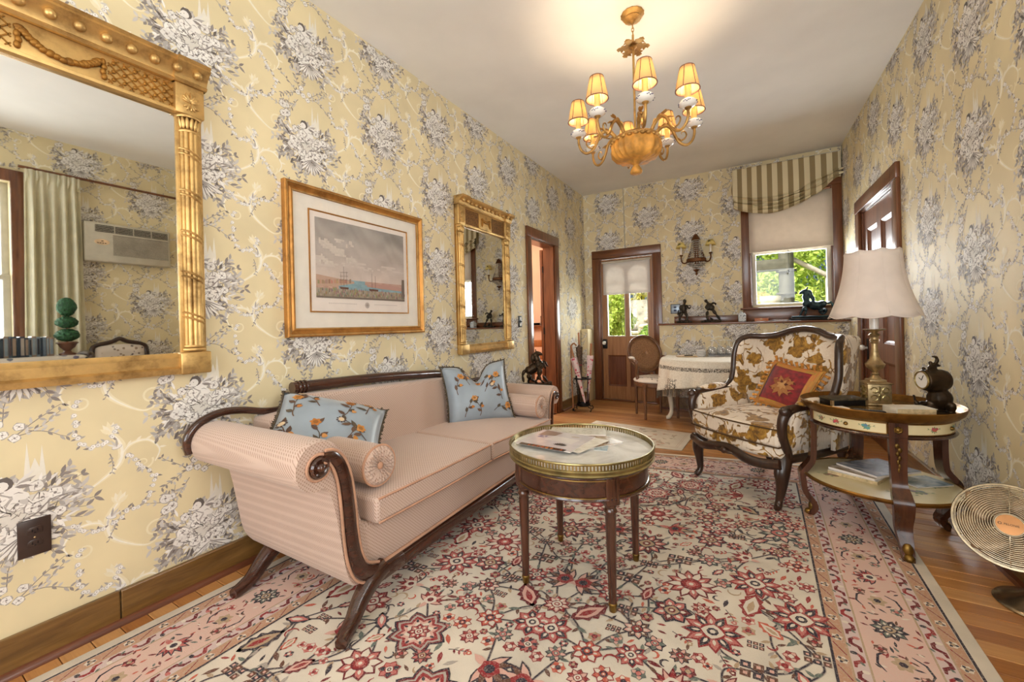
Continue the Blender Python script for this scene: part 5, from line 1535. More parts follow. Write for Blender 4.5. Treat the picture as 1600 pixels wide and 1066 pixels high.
for i in range(len(pts) - 1):
    (a, b_), (c, d) = pts[i], pts[i + 1]
    for k in range(3):
        f0 = k / 3; sw.sphere((a + (c - a) * f0, -.042, zf_ + b_ + (d - b_) * f0), (.014, .010, .010 + .003 * (k % 2)), 8, 6)
for s in (-1, 1):
    for k in range(4): sw.sphere((s * (.1 + .003 * (k % 2)), -.042, zf_ + .09 - .018 * k), (.009, .009, .012), 7, 5)
sw.build('swag', M_giltd, bm_, 60)
sm_, w2_, zf2 = pier_mirror('tall gilt mirror with ball cornice between the harbour print and the doorway', 2.985, .80, .855, 2.135, .085, .075, .16, .07, 13, .0155, False)
MB().box(-.095, .095, -.042, -.03, zf2 + .02, zf2 + .15).build('tablet', M_gilt, sm_, 0, .004)
tb_ = MB()
for k in range(9): tb_.sphere((-.06 + .015 * k, -.046, zf2 + .085 - .018 * math.sin(PI * k / 8) + .02), (.012, .008, .012), 7, 5)
for s in (-1, 1): tb_.ell((s * .06, -.045, zf2 + .04), (s * .055, -.045, zf2 + .11), .012, .008, 7, 5)
tb_.build('tablet_relief', M_giltd, sm_, 60)
for s in (-1, 1):
    x0, x1 = sorted((s * .105, s * (w2_ - .09)))
    MB().box(x0, x1, -.037, -.033, zf2 + .025, zf2 + .15).build('textured_panel', m_plain('gilt_pebble', (120, 82, 36), .6, .4, var=.4, scale=120, bump=1.0, bscale=160) if s < 0 else bpy.data.materials['gilt_pebble'], sm_, 0)

# framed harbour print
fp = thing('framed_print', 'gold framed engraving of a harbour with sailing ships above the sofa', 'picture', (0, 1.687, 0), PI / 2)
M_frame = m_gilt('frame_gold', (186, 132, 66), (130, 84, 36), .35, .6)
hw = .50; z0, z1 = 1.045, 1.862
MB().frame_rect(-hw, hw, z0, z1, [(0, -.002), (0, -.032), (.006, -.036), (.014, -.034), (.018, -.028), (.03, -.02), (.04, -.024), (.046, -.022), (.048, -.012), (.048, -.002)]).build('frame', M_frame, fp, 30)
for off in (.01, .043): MB().frame_rect(-hw + off, hw - off, z0 + off, z1 - off, [(0, -.026), (.0, -.037 if off < .02 else -.026), (.004, -.037 if off < .02 else -.026), (.004, -.02)]).build('frame_bead', M_gilt, fp, 30)
M_mat = m_plain('cream_mat', (250, 243, 230), .85, var=.02)
MB().box(-hw + .045, hw - .045, -.010, -.006, z0 + .045, z1 - .045).build('mat', M_mat, fp, 0)
M_paper2 = m_plain('print_paper', (248, 236, 226), .85, var=.02)
mx0, mx1, mz0, mz1 = -.355, .355, 1.185, 1.735
MB().box(mx0, mx1, -.0115, -.0101, mz0, mz1).build('paper', M_paper2, fp, 0)
MB().frame_rect(mx0 - .008, mx1 + .008, mz0 - .008, mz1 + .008, [(0, -.010), (0, -.016), (.004, -.017), (.008, -.014), (.008, -.010)]).build('fillet', M_frame, fp, 30)
# the engraving itself: sky, clouds, quay, ships
def engraving():
    P = Print(); R = random.Random(21)
    X0, X1, Z0, Z1 = mx0 + .03, mx1 - .03, mz0 + .075, mz1 - .03
    w, h = X1 - X0, Z1 - Z0
    def q(u, v): return (X0 + u * w, Z0 + v * h)
    def cl(c): return tuple(max(0, min(255, x)) for x in c)
    nx, ny = 60, 40
    def nz(u, v):
        return (math.sin(u * 7 + 3 * math.sin(v * 5)) + math.sin(v * 13 + 2 * math.sin(u * 9)) + .6 * math.sin(u * 23 + v * 17 + 2 * math.sin(u * 11))) / 2.6
    for i in range(nx):
        for j in range(ny):
            u, v = (i + .5) / nx, (j + .5) / ny
            if v > .26:
                t = (v - .26) / .74
                base = np.array((226, 208, 196)) * (1 - t) + np.array((172, 166, 160)) * t
                base = base - 18 * max(0, u - .55) * t * 2 + 16 * nz(u * 1.4, v * 1.6) * (.4 + .6 * t)
                if u < .42 and .42 < v < .78 and nz(u * 2.2 + .4, v * 2.4) > .12: base = np.array((228, 216, 204)) - 10 * R.random()
                if .4 < v < .5 and nz(u * 2, v * 6) > .2: base = np.array((222, 208, 198))
            elif v > .13:
                base = np.array((150, 182, 190)) + 12 * nz(u * 4, v * 20)
                if u < .22 or (u > .5 and v > .2): base = np.array((206, 168, 150)) + 14 * nz(u * 9, v * 9)
            else: base = np.array((176, 160, 140)) + 22 * nz(u * 13, v * 22) - 50 * max(0, .05 - v) * 10
            P.poly([q(i / nx, j / ny), q((i + 1) / nx, j / ny), q((i + 1) / nx, (j + 1) / ny), q(i / nx, (j + 1) / ny)], cl(tuple(base)), 0)
    # town on the left shore, far hills
    P.poly([q(0, .14), q(.2, .16), q(.38, .21), q(.38, .235), q(.2, .26), q(0, .29)], (206, 172, 150), 1)
    for k in range(22):
        u = .01 + .33 * R.random(); b0 = .17 + .12 * u; P.poly([q(u, b0), q(u + .018, b0), q(u + .018, b0 + .06 * R.uniform(.4, 1)), q(u, b0 + .05)], cl(tuple(c * R.uniform(.8, 1.05) for c in (204, 160, 136))), 2)
    P.poly([q(.52, .2), q(.62, .22), q(.75, .235), q(.86, .22), q(1, .2), q(1, .15), q(.7, .165), q(.52, .18)], (204, 160, 146), 1)
    # ships
    for u, s in ((.27, 1.0), (.58, .8), (.62, .7)):
        P.stroke([q(u, .17), q(u, .17 + .25 * s)], .0022, (96, 82, 76), 4)
        if s == 1.0:
            P.stroke([q(u + .03, .17), q(u + .03, .36)], .0018, (104, 90, 82), 4); P.stroke([q(u - .03, .17), q(u - .03, .33)], .0018, (104, 90, 82), 4)
            for z in (.24, .29, .34): P.stroke([q(u - .04, z), q(u + .045, z + .01)], .0022, (120, 104, 94), 4)
        P.poly([q(u - .05 * s, .155), q(u + .05 * s, .15), q(u + .045 * s, .125), q(u - .035 * s, .125)], (112, 76, 62), 4)
    # tower right, quay crowd
    P.poly([q(.955, .04), q(1, .04), q(1, .33), q(.965, .33)], (128, 112, 100), 3)
    for k in range(150):
        u = R.random(); v = .02 + .1 * R.random()
        P.poly([q(u, v), q(u + .008, v), q(u + .006, v + .035), q(u + .002, v + .035)], cl(tuple(c * R.uniform(.6, 1.15) for c in (168, 148, 128))), 3)
    P.poly([q(0, 0), q(1, 0), q(1, .025), q(0, .02)], (130, 116, 104), 2)
    # crest and caption lines under the plate
    P.disc((X0 + X1) / 2 + .015, mz0 + .04, .018, (206, 192, 182), 3, 8, 1.1); P.disc((X0 + X1) / 2 + .015, mz0 + .04, .010, (180, 166, 158), 4, 6)
    for s in (-1, 1):
        for k in range(16):
            x = s * (.07 + .012 * k) + (X0 + X1) / 2; P.poly([(x, mz0 + .044), (x + .008, mz0 + .044), (x + .007, mz0 + .048), (x, mz0 + .048)], (206, 194, 186), 3)
    return P.arrays(3e-5, .006)
V, T, K = engraving()
build_print('engraving', np.stack([V[:, 0], -.0117 - V[:, 2], V[:, 1]], 1), T, K, M_emb, fp)
MB().box(-hw + .044, hw - .044, -.0205, -.0185, z0 + .044, z1 - .044).build('glazing', m_glass('picture_glass', (250, 250, 250), .06), fp, 0)

# ================================================================== chandelier
M_chg = m_gilt('chandelier_gilt', (188, 148, 86), (112, 78, 38), .36, .7)
M_silk = m_plain('gold_silk', (206, 146, 64), .7, var=.3, scale=14)
M_candle = m_plain('cream_candle_sleeve', (246, 214, 130), .6, var=.05)
M_porc = m_plain('white_porcelain', (236, 232, 226), .15, var=.03)
M_cshade = m_translucent('parchment_shade', (246, 222, 176), trans=.62)
M_trim = m_plain('burgundy_trim', (128, 84, 70), .7, var=.3, scale=50)
M_bulb = m_emit('lamp_bulb', (255, 214, 150), 14)
ch = thing('chandelier', 'eight-arm gilt chandelier with small lit shades and a gold silk bag', 'chandelier', (1.491, 2.446, 0))
MB().lathe([(.0, 2.9), (.062, 2.9), (.067, 2.893), (.06, 2.885), (.045, 2.876), (.05, 2.868), (.03, 2.858), (.014, 2.85), (.006, 2.84), (.0, 2.838)][::-1], 28, fn=lambda a, z: 1 + .025 * math.cos(14 * a)).build('canopy', M_chg, ch, 50)
for k, z in enumerate((2.826, 2.806, 2.786)):
    MB().tube([(.0065 * math.cos(a) * (1 if k % 2 else 0), .0065 * math.cos(a) * (0 if k % 2 else 1), z + .0135 * math.sin(a)) for a in [2 * PI * j / 14 for j in range(14)]], .0023, 6, True).build('chain_link', M_chg, ch, 60)
MB().tube([(0, 0, 2.775), (0, 0, 2.2)], .0065, 10).build('rod', M_chg, ch, 60)
lf = MB()
for k in range(6):
    a = 2 * PI * k / 6 + .35
    ca, sa = math.cos(a), math.sin(a)
    # acanthus leaf: jagged, drooping, with thickness
    out = []
    for j in range(9):
        u = j / 8; wv = .030 * math.sin(PI * min(1, u * .93 + .07)) ** .7 * (1.2 if j % 2 else .62)
        out.append((.01 + .085 * u, wv))
    poly = [(x, y) for x, y in out] + [(x, -y) for x, y in out[::-1]]
    V_ = [(x * ca - y * sa, x * sa + y * ca, 2.715 - .012 * (x / .09) ** 2 - abs(y) * .25) for x, y in poly]
    n_ = len(V_); lf.add(V_ + [(x, y, z - .003) for x, y, z in V_], [tuple(range(n_)), tuple(range(2 * n_ - 1, n_ - 1, -1))] + [(i, (i + 1) % n_, n_ + (i + 1) % n_, n_ + i) for i in range(n_)])
lf.build('leaf_collar', M_chg, ch, 0)
MB().lathe([(.0, 2.735), (.014, 2.732), (.02, 2.72), (.017, 2.708), (.022, 2.70), (.008, 2.69), (.0, 2.688)][::-1], 16).build('collar_boss', M_chg, ch, 60)
MB().lathe([(.06, 2.028), (.11, 2.04), (.135, 2.07), (.14, 2.105), (.134, 2.135), (.125, 2.15), (.118, 2.152)][::-1], 96, fn=lambda a, z: 1 + .06 * math.cos(16 * a + 3 * math.sin(3 * a)) * (1 if z < 2.12 else .4)).build('silk_bag', M_silk, ch, 60)
MB().lathe([(.0, 1.952), (.028, 1.955), (.034, 1.965), (.026, 1.985), (.014, 2.005), (.03, 2.02), (.065, 2.03)], 32, fn=lambda a, z: 1 + .08 * math.cos(10 * a)).build('bag_tassel', M_silk, ch, 60)
MB().lathe([(.118, 2.150), (.128, 2.148), (.132, 2.156), (.126, 2.166), (.10, 2.172), (.0, 2.175)], 40).build('bag_ring', M_chg, ch, 50)
sc_ = MB()
for k in range(24):
    a = 2 * PI * k / 24; sc_.sphere((.133 * math.cos(a), .133 * math.sin(a), 2.14), (.016, .016, .011), 7, 5)
sc_.build('scalloped_braid', M_chg, ch, 60)
def shade_mesh():
    b = MB(); n = 36; prof = [(.060, 0), (.0575, .012), (.049, .055), (.041, .095), (.036, .118)]
    return b.grid(n, len(prof), lambda u, v: (prof[round(v * (len(prof) - 1))][0] * math.cos(2 * PI * u), prof[round(v * (len(prof) - 1))][0] * math.sin(2 * PI * u), prof[round(v * (len(prof) - 1))][1]), cu=True), prof
for k in range(8):
    a = math.radians(22.5 + 45 * k); Rz = rotm('Z', a)
    def W3(p): return Rz @ Vector(p)
    arm = smoothpath([(.10, 0, 2.155), (.13, 0, 2.20), (.17, 0, 2.222), (.205, 0, 2.20), (.225, 0, 2.155), (.25, 0, 2.115), (.285, 0, 2.10), (.315, 0, 2.12), (.33, 0, 2.16), (.33, 0, 2.195)], 5)
    ar = MB().tube([W3(p) for p in arm], lerp_list([.011, .011, .0105, .0095, .0085, .008, .0078, .0075, .0075, .0075], len(arm)), 8).build('arm', M_chg, ch, 60)
    sc2 = smoothpath([(.245, 0, 2.125), (.272, 0, 2.135), (.286, 0, 2.158), (.278, 0, 2.178), (.262, 0, 2.178), (.258, 0, 2.164)], 4)
    MB().tube([W3(p) for p in sc2], lerp_list([.006, .005, .0045, .004, .0035, .002], len(sc2)), 6).build('scroll', M_chg, ar, 60)
    lv = MB()
    for (x, z, dx, dz) in ((.14, 2.215, .035, .022), (.175, 2.232, .04, .012), (.205, 2.205, .04, -.012), (.23, 2.15, .03, -.028), (.12, 2.19, .02, .035)):
        lv.ell(W3((x, 0, z)), W3((x + dx, .008, z + dz)), .009, .004, 6, 5); lv.ell(W3((x, 0, z)), W3((x + dx * .9, -.008, z + dz)), .009, .004, 6, 5)
    lv.build('arm_leaves', M_chg, ar, 60)
    c = W3((.33, 0, 0))
    T_ = tr(c.x, c.y, 0)
    MB().lathe([(.0, 2.188), (.012, 2.19), (.018, 2.2), (.008, 2.205)], 14, T_).build('cup', M_chg, ar, 60)
    bo = MB().lathe([(.012, 2.199), (.03, 2.203), (.044, 2.215), (.045, 2.224), (.036, 2.236), (.022, 2.244), (.018, 2.245)], 24, T_).build('porcelain_cup', M_porc, ar, 60)
    pd = MB()
    for j in range(4):
        b0 = a + PI / 2 * j + .4
        for i in range(5):
            bb = b0 + (i - 2) * .17
            pd.sphere((c.x + .0455 * math.cos(bb), c.y + .0455 * math.sin(bb), 2.2195 + .004 * math.sin(i * 2.2)), (.0035, .0035, .003), 6, 4)
    pd.build('painted_flowers', m_plain('blue_grey_glaze', (96, 96, 120), .2) if k == 0 else bpy.data.materials['blue_grey_glaze'], bo, 60)
    MB().lathe([(.0155, 2.243), (.0155, 2.325), (.013, 2.328), (.0, 2.328)], 14, T_).build('candle_sleeve', M_candle, ar, 50)
    MB().lathe([(.0, 2.328), (.008, 2.33), (.013, 2.343), (.013, 2.355), (.007, 2.375), (.001, 2.385)], 12, T_).build('bulb', M_bulb, ar, 60)
    sb, prof = shade_mesh()
    tz = T_ @ tr(0, 0, 2.292)
    sb.v = [tuple(tz @ Vector(p)) for p in sb.v]
    so = sb.build('shade', M_cshade, ar, 60, solid=.0012)
    tm = MB()
    for z, r in ((0, .060), (.118, .036)): tm.tube([tz @ Vector((r * math.cos(q), r * math.sin(q), z)) for q in [2 * PI * j / 24 for j in range(24)]], .0028, 5, True)
    for j in range(6):
        q = 2 * PI * j / 6 + .3; tm.tube([tz @ Vector((r * 1.005 * math.cos(q), r * 1.005 * math.sin(q), z)) for r, z in prof], .0022, 5)
    tm.build('shade_trim', M_trim, so, 60)
    l = bpy.data.lights.new('candle_light', 'POINT'); l.energy = 8.0; l.color = (1, .77, .51); l.shadow_soft_size = .014
    lo = bpy.data.objects.new('candle_light', l); C.objects.link(lo); lo.parent = ch; lo.location = (c.x, c.y, 2.362)
# ================================================================== lamp and things on the side table
M_antique = m_gilt('antique_brass', (180, 158, 118), (92, 76, 50), .34, .85, 26)
M_lampsh = m_translucent('lamp_silk', (252, 242, 234), trans=.35)
lp = thing('table_lamp', 'brass column lamp with a bell-shaped white scalloped shade on the side table', 'lamp', (2.62, 2.865, .6078), .15)
# pedestal
MB().box(-.06, .06, -.06, .06, 0, .012).build('plinth', M_antique, lp, 0, .004)
ped = MB().box(-.05, .05, -.05, .05, .012, .112).build('pedestal', M_antique, lp, 0, .003)
rl = MB()
for f in range(4):
    Rf = rotm('Z', PI / 2 * f)
    for s in (-1, 1):
        for (cx, cz, r) in ((.024, .04, .014), (.024, .082, .013), (.010, .062, .010)):
            rl.tube([Rf @ Vector((s * cx + r * math.cos(a) * s, -.052, cz + r * math.sin(a))) for a in np.linspace(0, 5.2, 12)], .0028, 5)
    rl.tube([Rf @ Vector((0, -.052, .025)), Rf @ Vector((0, -.053, .1))], .003, 5)
rl.build('scroll_relief', M_brass, ped, 60)
MB().lathe([(.076, .112), (.08, .116), (.06, .122), (.05, .124)], 4, rotm('Z', PI / 4), a0=0).build('pedestal_cap', M_antique, lp, 0, .002)
MB().box(-.036, .036, -.036, .036, .122, .134).build('upper_plinth', M_antique, lp, 0, .003)
MB().lathe([(.030, .134), (.022, .145), (.013, .155), (.017, .162), (.011, .17), (.016, .18), (.036, .195), (.041, .208), (.043, .216), (.036, .222), (.024, .24), (.018, .265), (.014, .30), (.0135, .325), (.02, .33), (.016, .336), (.021, .342), (.016, .348), (.019, .365), (.027, .37), (.02, .376), (.013, .382), (.024, .392)], 24).build('column', M_antique, lp, 50)
MB().lathe([(.012, .390), (.045, .396), (.05, .402), (.04, .4015), (.014, .398)], 24).build('drip_pan', M_antique, lp, 50)
MB().lathe([(.019, .398), (.019, .47), (.0, .471)], 16).build('candle_sleeve', M_porc, lp, 50)
def bell(u, v):
    k = 8; a = 2 * PI * u
    r = .118 + .066 * (1 - v) ** 2.1 + .010 * (1 - v)
    sc_ = abs(math.sin(k * a / 2))
    r *= 1 - .02 * (1 - sc_ ** .5)
    z = .468 + .345 * v
    if v < .03: z -= .012 * sc_ - .006
    if v > .97: z += .010 * (1 - sc_) - .004
    return (r * math.cos(a), r * math.sin(a), z)
sh_ = MB().grid(96, 14, bell, cu=True).build('shade', M_lampsh, lp, 60, solid=.0015)
for v in (0.0, 1.0): MB().tube([bell(i / 96, v) for i in range(96)], .0028, 5, True).build('shade_trim', M_lampsh, sh_, 60)
rb = MB()
for j in range(8): rb.tube([Vector(bell(j / 8 + .0001, v)) * 1.0 for v in np.linspace(.02, .98, 14)], .0018, 5)
rb.build('shade_rib', M_lampsh, sh_, 60)
# mantel clock
M_bz = m_plain('dark_bronze', (62, 48, 34), .38, .75, var=.35, scale=18, bump=.2, bscale=90)
ck = thing('mantel_clock', 'ornate dark bronze rococo clock on the right edge of the side table', 'clock', (2.80, 2.70, .6078), math.radians(200))
b = MB()
# local +x faces the dial
b.box(-.055, .055, -.05, .05, .004, .012)
for (p0, p1, r0, r1) in (((-.05, 0, .02), (.05, 0, .02), .022, .05), ((-.03, 0, .02), (-.015, 0, .12), .045, .05), ((-.01, 0, .10), (.0, 0, .16), .045, .05), ((-.045, -.03, .01), (-.04, -.045, .06), .018, .018), ((-.045, .03, .01), (-.04, .045, .06), .018, .018),
                          ((.04, -.03, .01), (.06, -.04, .03), .014, .014), ((.03, 0, .05), (.075, .01, .035), .012, .016), ((.07, .01, .035), (.085, .01, .06), .012, .012), ((.083, .01, .055), (.088, .01, .085), .006, .006), ((.083, .01, .08), (.095, .01, .088), .006, .006)):
    b.ell(p0, p1, r0, r1)
b.lathe([(.045, -.05), (.052, -.03), (.05, .0), (.048, .03), (.05, .042), (.044, .046)], 20, tr(.0, 0, .158) @ rotm('Y', PI / 2))
for (p0, p1, r0) in (((0, 0, .2), (.0, 0, .235), .014), ((.0, 0, .225), (.03, .01, .215), .01), ((.0, 0, .23), (-.035, -.005, .225), .008), ((.01, 0, .23), (.012, 0, .25), .009), ((-.01, 0, .235), (-.02, 0, .262), .009), ((-.02, 0, .255), (-.008, 0, .275), .007), ((-.01, 0, .27), (.008, 0, .27), .006), ((.03, .01, .21), (.04, .02, .2), .007), ((.02, -.02, .2), (.03, -.02, .22), .008)):
    b.ell(p0, p1, r0)
b.build('case', M_bz, ck, 180, remesh=.0042)
MB().lathe([(.0, .047), (.04, .047), (.04, .0485), (.0, .0485)], 24, tr(.0, 0, .158) @ rotm('Y', PI / 2)).build('dial', M_porc, ck, 40)
MB().tube([(.049, .041 * math.cos(a), .158 + .041 * math.sin(a)) for a in [2 * PI * k / 24 for k in range(24)]], .004, 6, True).build('bezel', M_brass, ck, 60)
for L_, a in ((.026, 1.1), (.018, 2.6)): MB().tube([(.0495, 0, .158), (.0495, L_ * math.cos(a), .158 + L_ * math.sin(a))], .0014, 5).build('clock_hand', M_black, ck, 60)
# carved box, book, papers, remote
M_carv = m_plain('carved_dark_box', (70, 60, 42), .5, .2, var=.5, scale=60, bump=1.0, bscale=120)
bx = thing('carved_box', 'flat black and tan carved box in front of the lamp', 'box', (2.468, 2.79, .6078), math.radians(28))
MB().box(-.085, .085, -.05, .05, 0, .028).build('box_body', M_black, bx, 0, .002)
MB().box(-.088, .088, -.053, .053, .0282, .040).build('lid', M_carv, bx, 0, .002)
for x, y in ((-.086, -.051), (.086, -.051)): MB().box(x - .006, x + .006, y - .002, y + .01, .002, .03).build('corner_mount', M_antique, bx, 0)
M_page = m_plain('yellowed_pages', (206, 182, 138), .85, var=.15, scale=60)
def book(name, label, loc, rz, w, d, h, cover, group=None, cat='book', rx=0):
    t = thing(name, label, cat, loc, rz, group)
    MB().box(-w / 2 + .003, w / 2 - .003, -d / 2 + .003, d / 2 - .003, .002, h - .002).build('pages', M_page, t, 0)
    MB().box(-w / 2, w / 2, -d / 2, d / 2, 0, .002).build('cover', cover, t, 0)
    MB().box(-w / 2, w / 2, -d / 2, d / 2, h - .002, h).build('cover', cover, t, 0)
    MB().box(-w / 2 - .002, -w / 2 + .002, -d / 2, d / 2, 0, h).build('spine', cover, t, 0, .001)
    return t
M_cov = m_plain('pale_cover', (220, 210, 190), .5, var=.08)
M_covr = m_plain('red_brown_cover', (150, 84, 56), .5, var=.2)
book('thick_book', 'thick worn book with yellowed pages and pale cover on the side table', (2.685, 2.585, .6078), math.radians(18), .155, .10, .042, M_cov)
M_note = m_plain('white_paper', (238, 228, 218), .8, var=.03)
for i, (x, y, a) in enumerate(((2.425, 2.655, .5), (2.45, 2.62, .15))):
    pp = thing('paper_sheet', ('pinkish note paper lying at the left rim of the side table', 'folded white paper peeking from under the pinkish note')[i], 'paper', (x, y, .6078 + .0012 * (1 - i)), a)
    MB().box(-.06, .06, -.045, .045, 0, .001).build('sheet', M_note, pp, 0); 
rm = thing('remote_control', 'slim black remote control between the note paper and the thick book', 'remote', (2.545, 2.60, .6078), math.radians(-6))
MB().box(-.075, .075, -.014, .014, 0, .012).build('remote_body', M_black, rm, 0, .003)
bt = MB()
for i in range(10):
    for j in range(2): bt.box(-.06 + .011 * i, -.053 + .011 * i, -.009 + .010 * j, -.003 + .010 * j, .012, .0135)
bt.build('buttons', m_plain('grey_rubber', (120, 120, 120), .7), rm, 0); rm.children[1]['kind'] = 'stuff'
# magazines on the lower shelf
def m_cover(name, cols, scale=9):
    t = NT(name); v = t.co(); f = t.noise(v, scale, 4, .6, 1.2)
    n = len(cols)
    return t.bsdf(t.ramp(f, [(.3 + .4 * i / (n - 1), c) for i, c in enumerate(cols)]), .25, 0, Coat_Weight=.3)
M_mag = [m_cover('magazine_slate', ((60, 66, 76), (140, 150, 164), (214, 216, 220))), m_cover('magazine_ivory', ((206, 196, 176), (232, 226, 214), (180, 170, 150))), m_cover('magazine_umber', ((70, 50, 36), (150, 120, 84), (210, 196, 170))),
         m_cover('magazine_teal', ((70, 96, 110), (160, 176, 180), (230, 230, 226)))]
def magazine(label, loc, rz, w, d, h, m, group, tilt=(0, 0)):
    t = thing('magazine', label, 'magazine', loc, rz, group); t.rotation_euler = (tilt[0], tilt[1], rz)
    MB().box(-w / 2 + .001, w / 2 - .001, -d / 2 + .001, d / 2 - .001, 0, h - .0008).build('pages', M_page if h > .012 else M_note, t, 0)
    MB().box(-w / 2, w / 2, -d / 2, d / 2, h - .0008, h).build('cover', m, t, 0)
    return t
g_ = 'magazines on the lower shelf'
magazine('thick ivory magazine at the bottom of the pile on the lower shelf', (2.545, 2.80, .2430), math.radians(-28), .21, .27, .018, M_mag[1], g_)
magazine('umber magazine in the middle of the pile on the lower shelf', (2.555, 2.805, .2612), math.radians(-34), .205, .27, .012, M_mag[2], g_)
magazine('slate grey magazine on top of the pile on the lower shelf', (2.61, 2.82, .2734), math.radians(-48), .21, .28, .010, M_mag[0], g_)
magazine('single teal magazine beside the pile on the lower shelf', (2.77, 2.78, .2430), math.radians(-55), .13, .19, .006, M_mag[3], g_)
# magazines on the coffee table
g2 = 'papers on the coffee table'
Z0 = .5512
magazine('folded newspaper section at the back of the coffee table', (1.33, 1.835, Z0), math.radians(20), .26, .12, .012, m_cover('newsprint', ((150, 146, 132), (216, 212, 198), (190, 184, 168)), 26), g2)
magazine('buff brochure under the other papers on the coffee table', (1.43, 1.72, Z0), math.radians(-35), .18, .23, .006, M_mag[2], g2)
magazine('white leaflet sticking out beside the glossy magazine', (1.40, 1.66, Z0 + .0066), math.radians(-14), .17, .23, .002, M_mag[1], g2)
magazine('small pale blue card on the marble top', (1.505, 1.655, Z0), math.radians(14), .055, .08, .003, M_mag[3], g2)
mg = magazine('glossy interior design magazine on top of the coffee table papers', (1.30, 1.645, Z0 + .0090), math.radians(-4), .27, .25, .005, m_plain('cover_lilac', (206, 198, 200), .22, var=.06, Coat_Weight=.3), g2)
P = Print()
P.poly([(-.11, -.136), (.11, -.136), (.11, -.108), (-.11, -.108)], (42, 24, 20), 1)
for k in range(9): P.poly([(-.09 + .022 * k, -.132), (-.078 + .022 * k, -.132), (-.08 + .022 * k, -.114), (-.088 + .022 * k, -.112)], random.Random(k).choice(((150, 66, 30), (96, 40, 20), (190, 110, 50))), 2)
P.poly([(-.11, .03), (-.03, .05), (-.02, .11), (-.11, .12)], (150, 132, 120), 1)
for k in range(12): P.poly([(-.10 + .008 * (k % 5), .0 + .012 * (k // 4)), (-.088 + .008 * (k % 5), .003 + .012 * (k // 4)), (-.09 + .008 * (k % 5), .012 + .012 * (k // 4))], (72, 70, 130), 2)
P.disc(.06, .075, .022, (190, 178, 166), 1, 9, .5)
for k in range(9): P.leaf(.055, -.07, .035, .012, .3 + .33 * k, (60, 58, 60), 2)
P.poly([(-.05, -.02), (.09, -.03), (.1, .04), (-.03, .05)], (222, 216, 212), 1)
V, T, K = P.arrays(3e-5, .004)
build_print('cover_photo', np.stack([V[:, 0], V[:, 1], .0053 + V[:, 2]], 1), T, K, m_attr('print_gloss', .2, spec=.5), mg)

# ================================================================== fan
M_nick = m_plain('brushed_nickel', (168, 152, 126), .25, .95, var=.15, scale=30)
M_hub = m_plain('copper_hub', (190, 134, 84), .35, .6, var=.06)
M_blade = m_plain('smoked_blade', (150, 124, 96), .4, .5, var=.1)
fan = thing('floor_fan', 'round metal floor fan with a wire cage beside the right wall', 'fan', (2.945, 2.235, 0), 0)
MB().lathe([(.0, 0), (.118, 0), (.122, .006), (.116, .014), (.09, .022), (.055, .04), (.032, .065), (.024, .085), (.0, .087)], 40).build('base', M_nick, fan, 50)
MB().tube([(0, 0, .075), (0, .02, .13), (-.01, .03, .2), (-.02, .03, .27)], (.018, .016, .015, .02), 10).build('neck', M_black, fan, 60)
fdir = Vector((2.0729 - 2.87, -2.2, 1.0 - .285)); fdir.z = 1.0; fdir.normalize()
ctr = Vector((2.862 - 2.945, 2.215 - 2.235, .292))
qF = fdir.to_track_quat('Z', 'Y').to_matrix().to_4x4(); MF = Matrix.Translation(ctr) @ qF
RF = .146
def cage_z(r, s): return s * (.055 * (1 - (r / RF) ** 2.2)) 
cg = MB()
for s in (1, -1):
    n = 17 if s > 0 else 9
    for k in range(n):
        r = .036 + (RF - .036) * (k + .5) / n
        cg.tube([(r * math.cos(a), r * math.sin(a), cage_z(r, s)) for a in [2 * PI * j / 44 for j in range(44)]], .0012, 4, True, M=MF)
cg = cg.build('cage_wires', M_nick, fan, 60); cg['kind'] = 'stuff'
MB().tube([(RF * math.cos(a), RF * math.sin(a), 0) for a in [2 * PI * j / 48 for j in range(48)]], .0045, 6, True, M=MF).build('cage_rim', M_nick, fan, 60)
for j in range(6):
    a = 2 * PI * j / 6 + .52
    MB().tube([(r * math.cos(a), r * math.sin(a), cage_z(r, 1) - .002) for r in np.linspace(.03, RF, 8)], .0022, 5, M=MF).build('cage_spoke', M_nick, fan, 60)
    MB().tube([(r * math.cos(a), r * math.sin(a), cage_z(r, -1) + .002) for r in np.linspace(.03, RF, 8)], .0022, 5, M=MF).build('cage_spoke', M_nick, fan, 60)
hb = MB().lathe([(.0, .05), (.034, .05), (.037, .054), (.034, .058), (.0, .059)], 32, MF).build('badge', M_hub, fan, 50)
MB().tube([(.0355 * math.cos(a), .0355 * math.sin(a), .0575) for a in [2 * PI * j / 32 for j in range(32)]], .0022, 5, True, M=MF).build('badge_rim', M_nick, hb, 60)
def text_mesh(name, txt, size, m, parent, M, depth=.0004):
    cu = bpy.data.curves.new(name, 'FONT'); cu.body = txt; cu.size = size; cu.extrude = depth; cu.align_x = 'CENTER'; cu.align_y = 'CENTER'
    o = bpy.data.objects.new(name, cu); C.objects.link(o)
    dg = bpy.context.evaluated_depsgraph_get(); me = bpy.data.meshes.new_from_object(o.evaluated_get(dg)); bpy.data.objects.remove(o)
    me.transform(M); me.materials.clear(); me.materials.append(m)
    q = bpy.data.objects.new(name, me); C.objects.link(q); q.parent = parent; return q
M_ink = m_plain('black_ink', (30, 26, 24), .6)
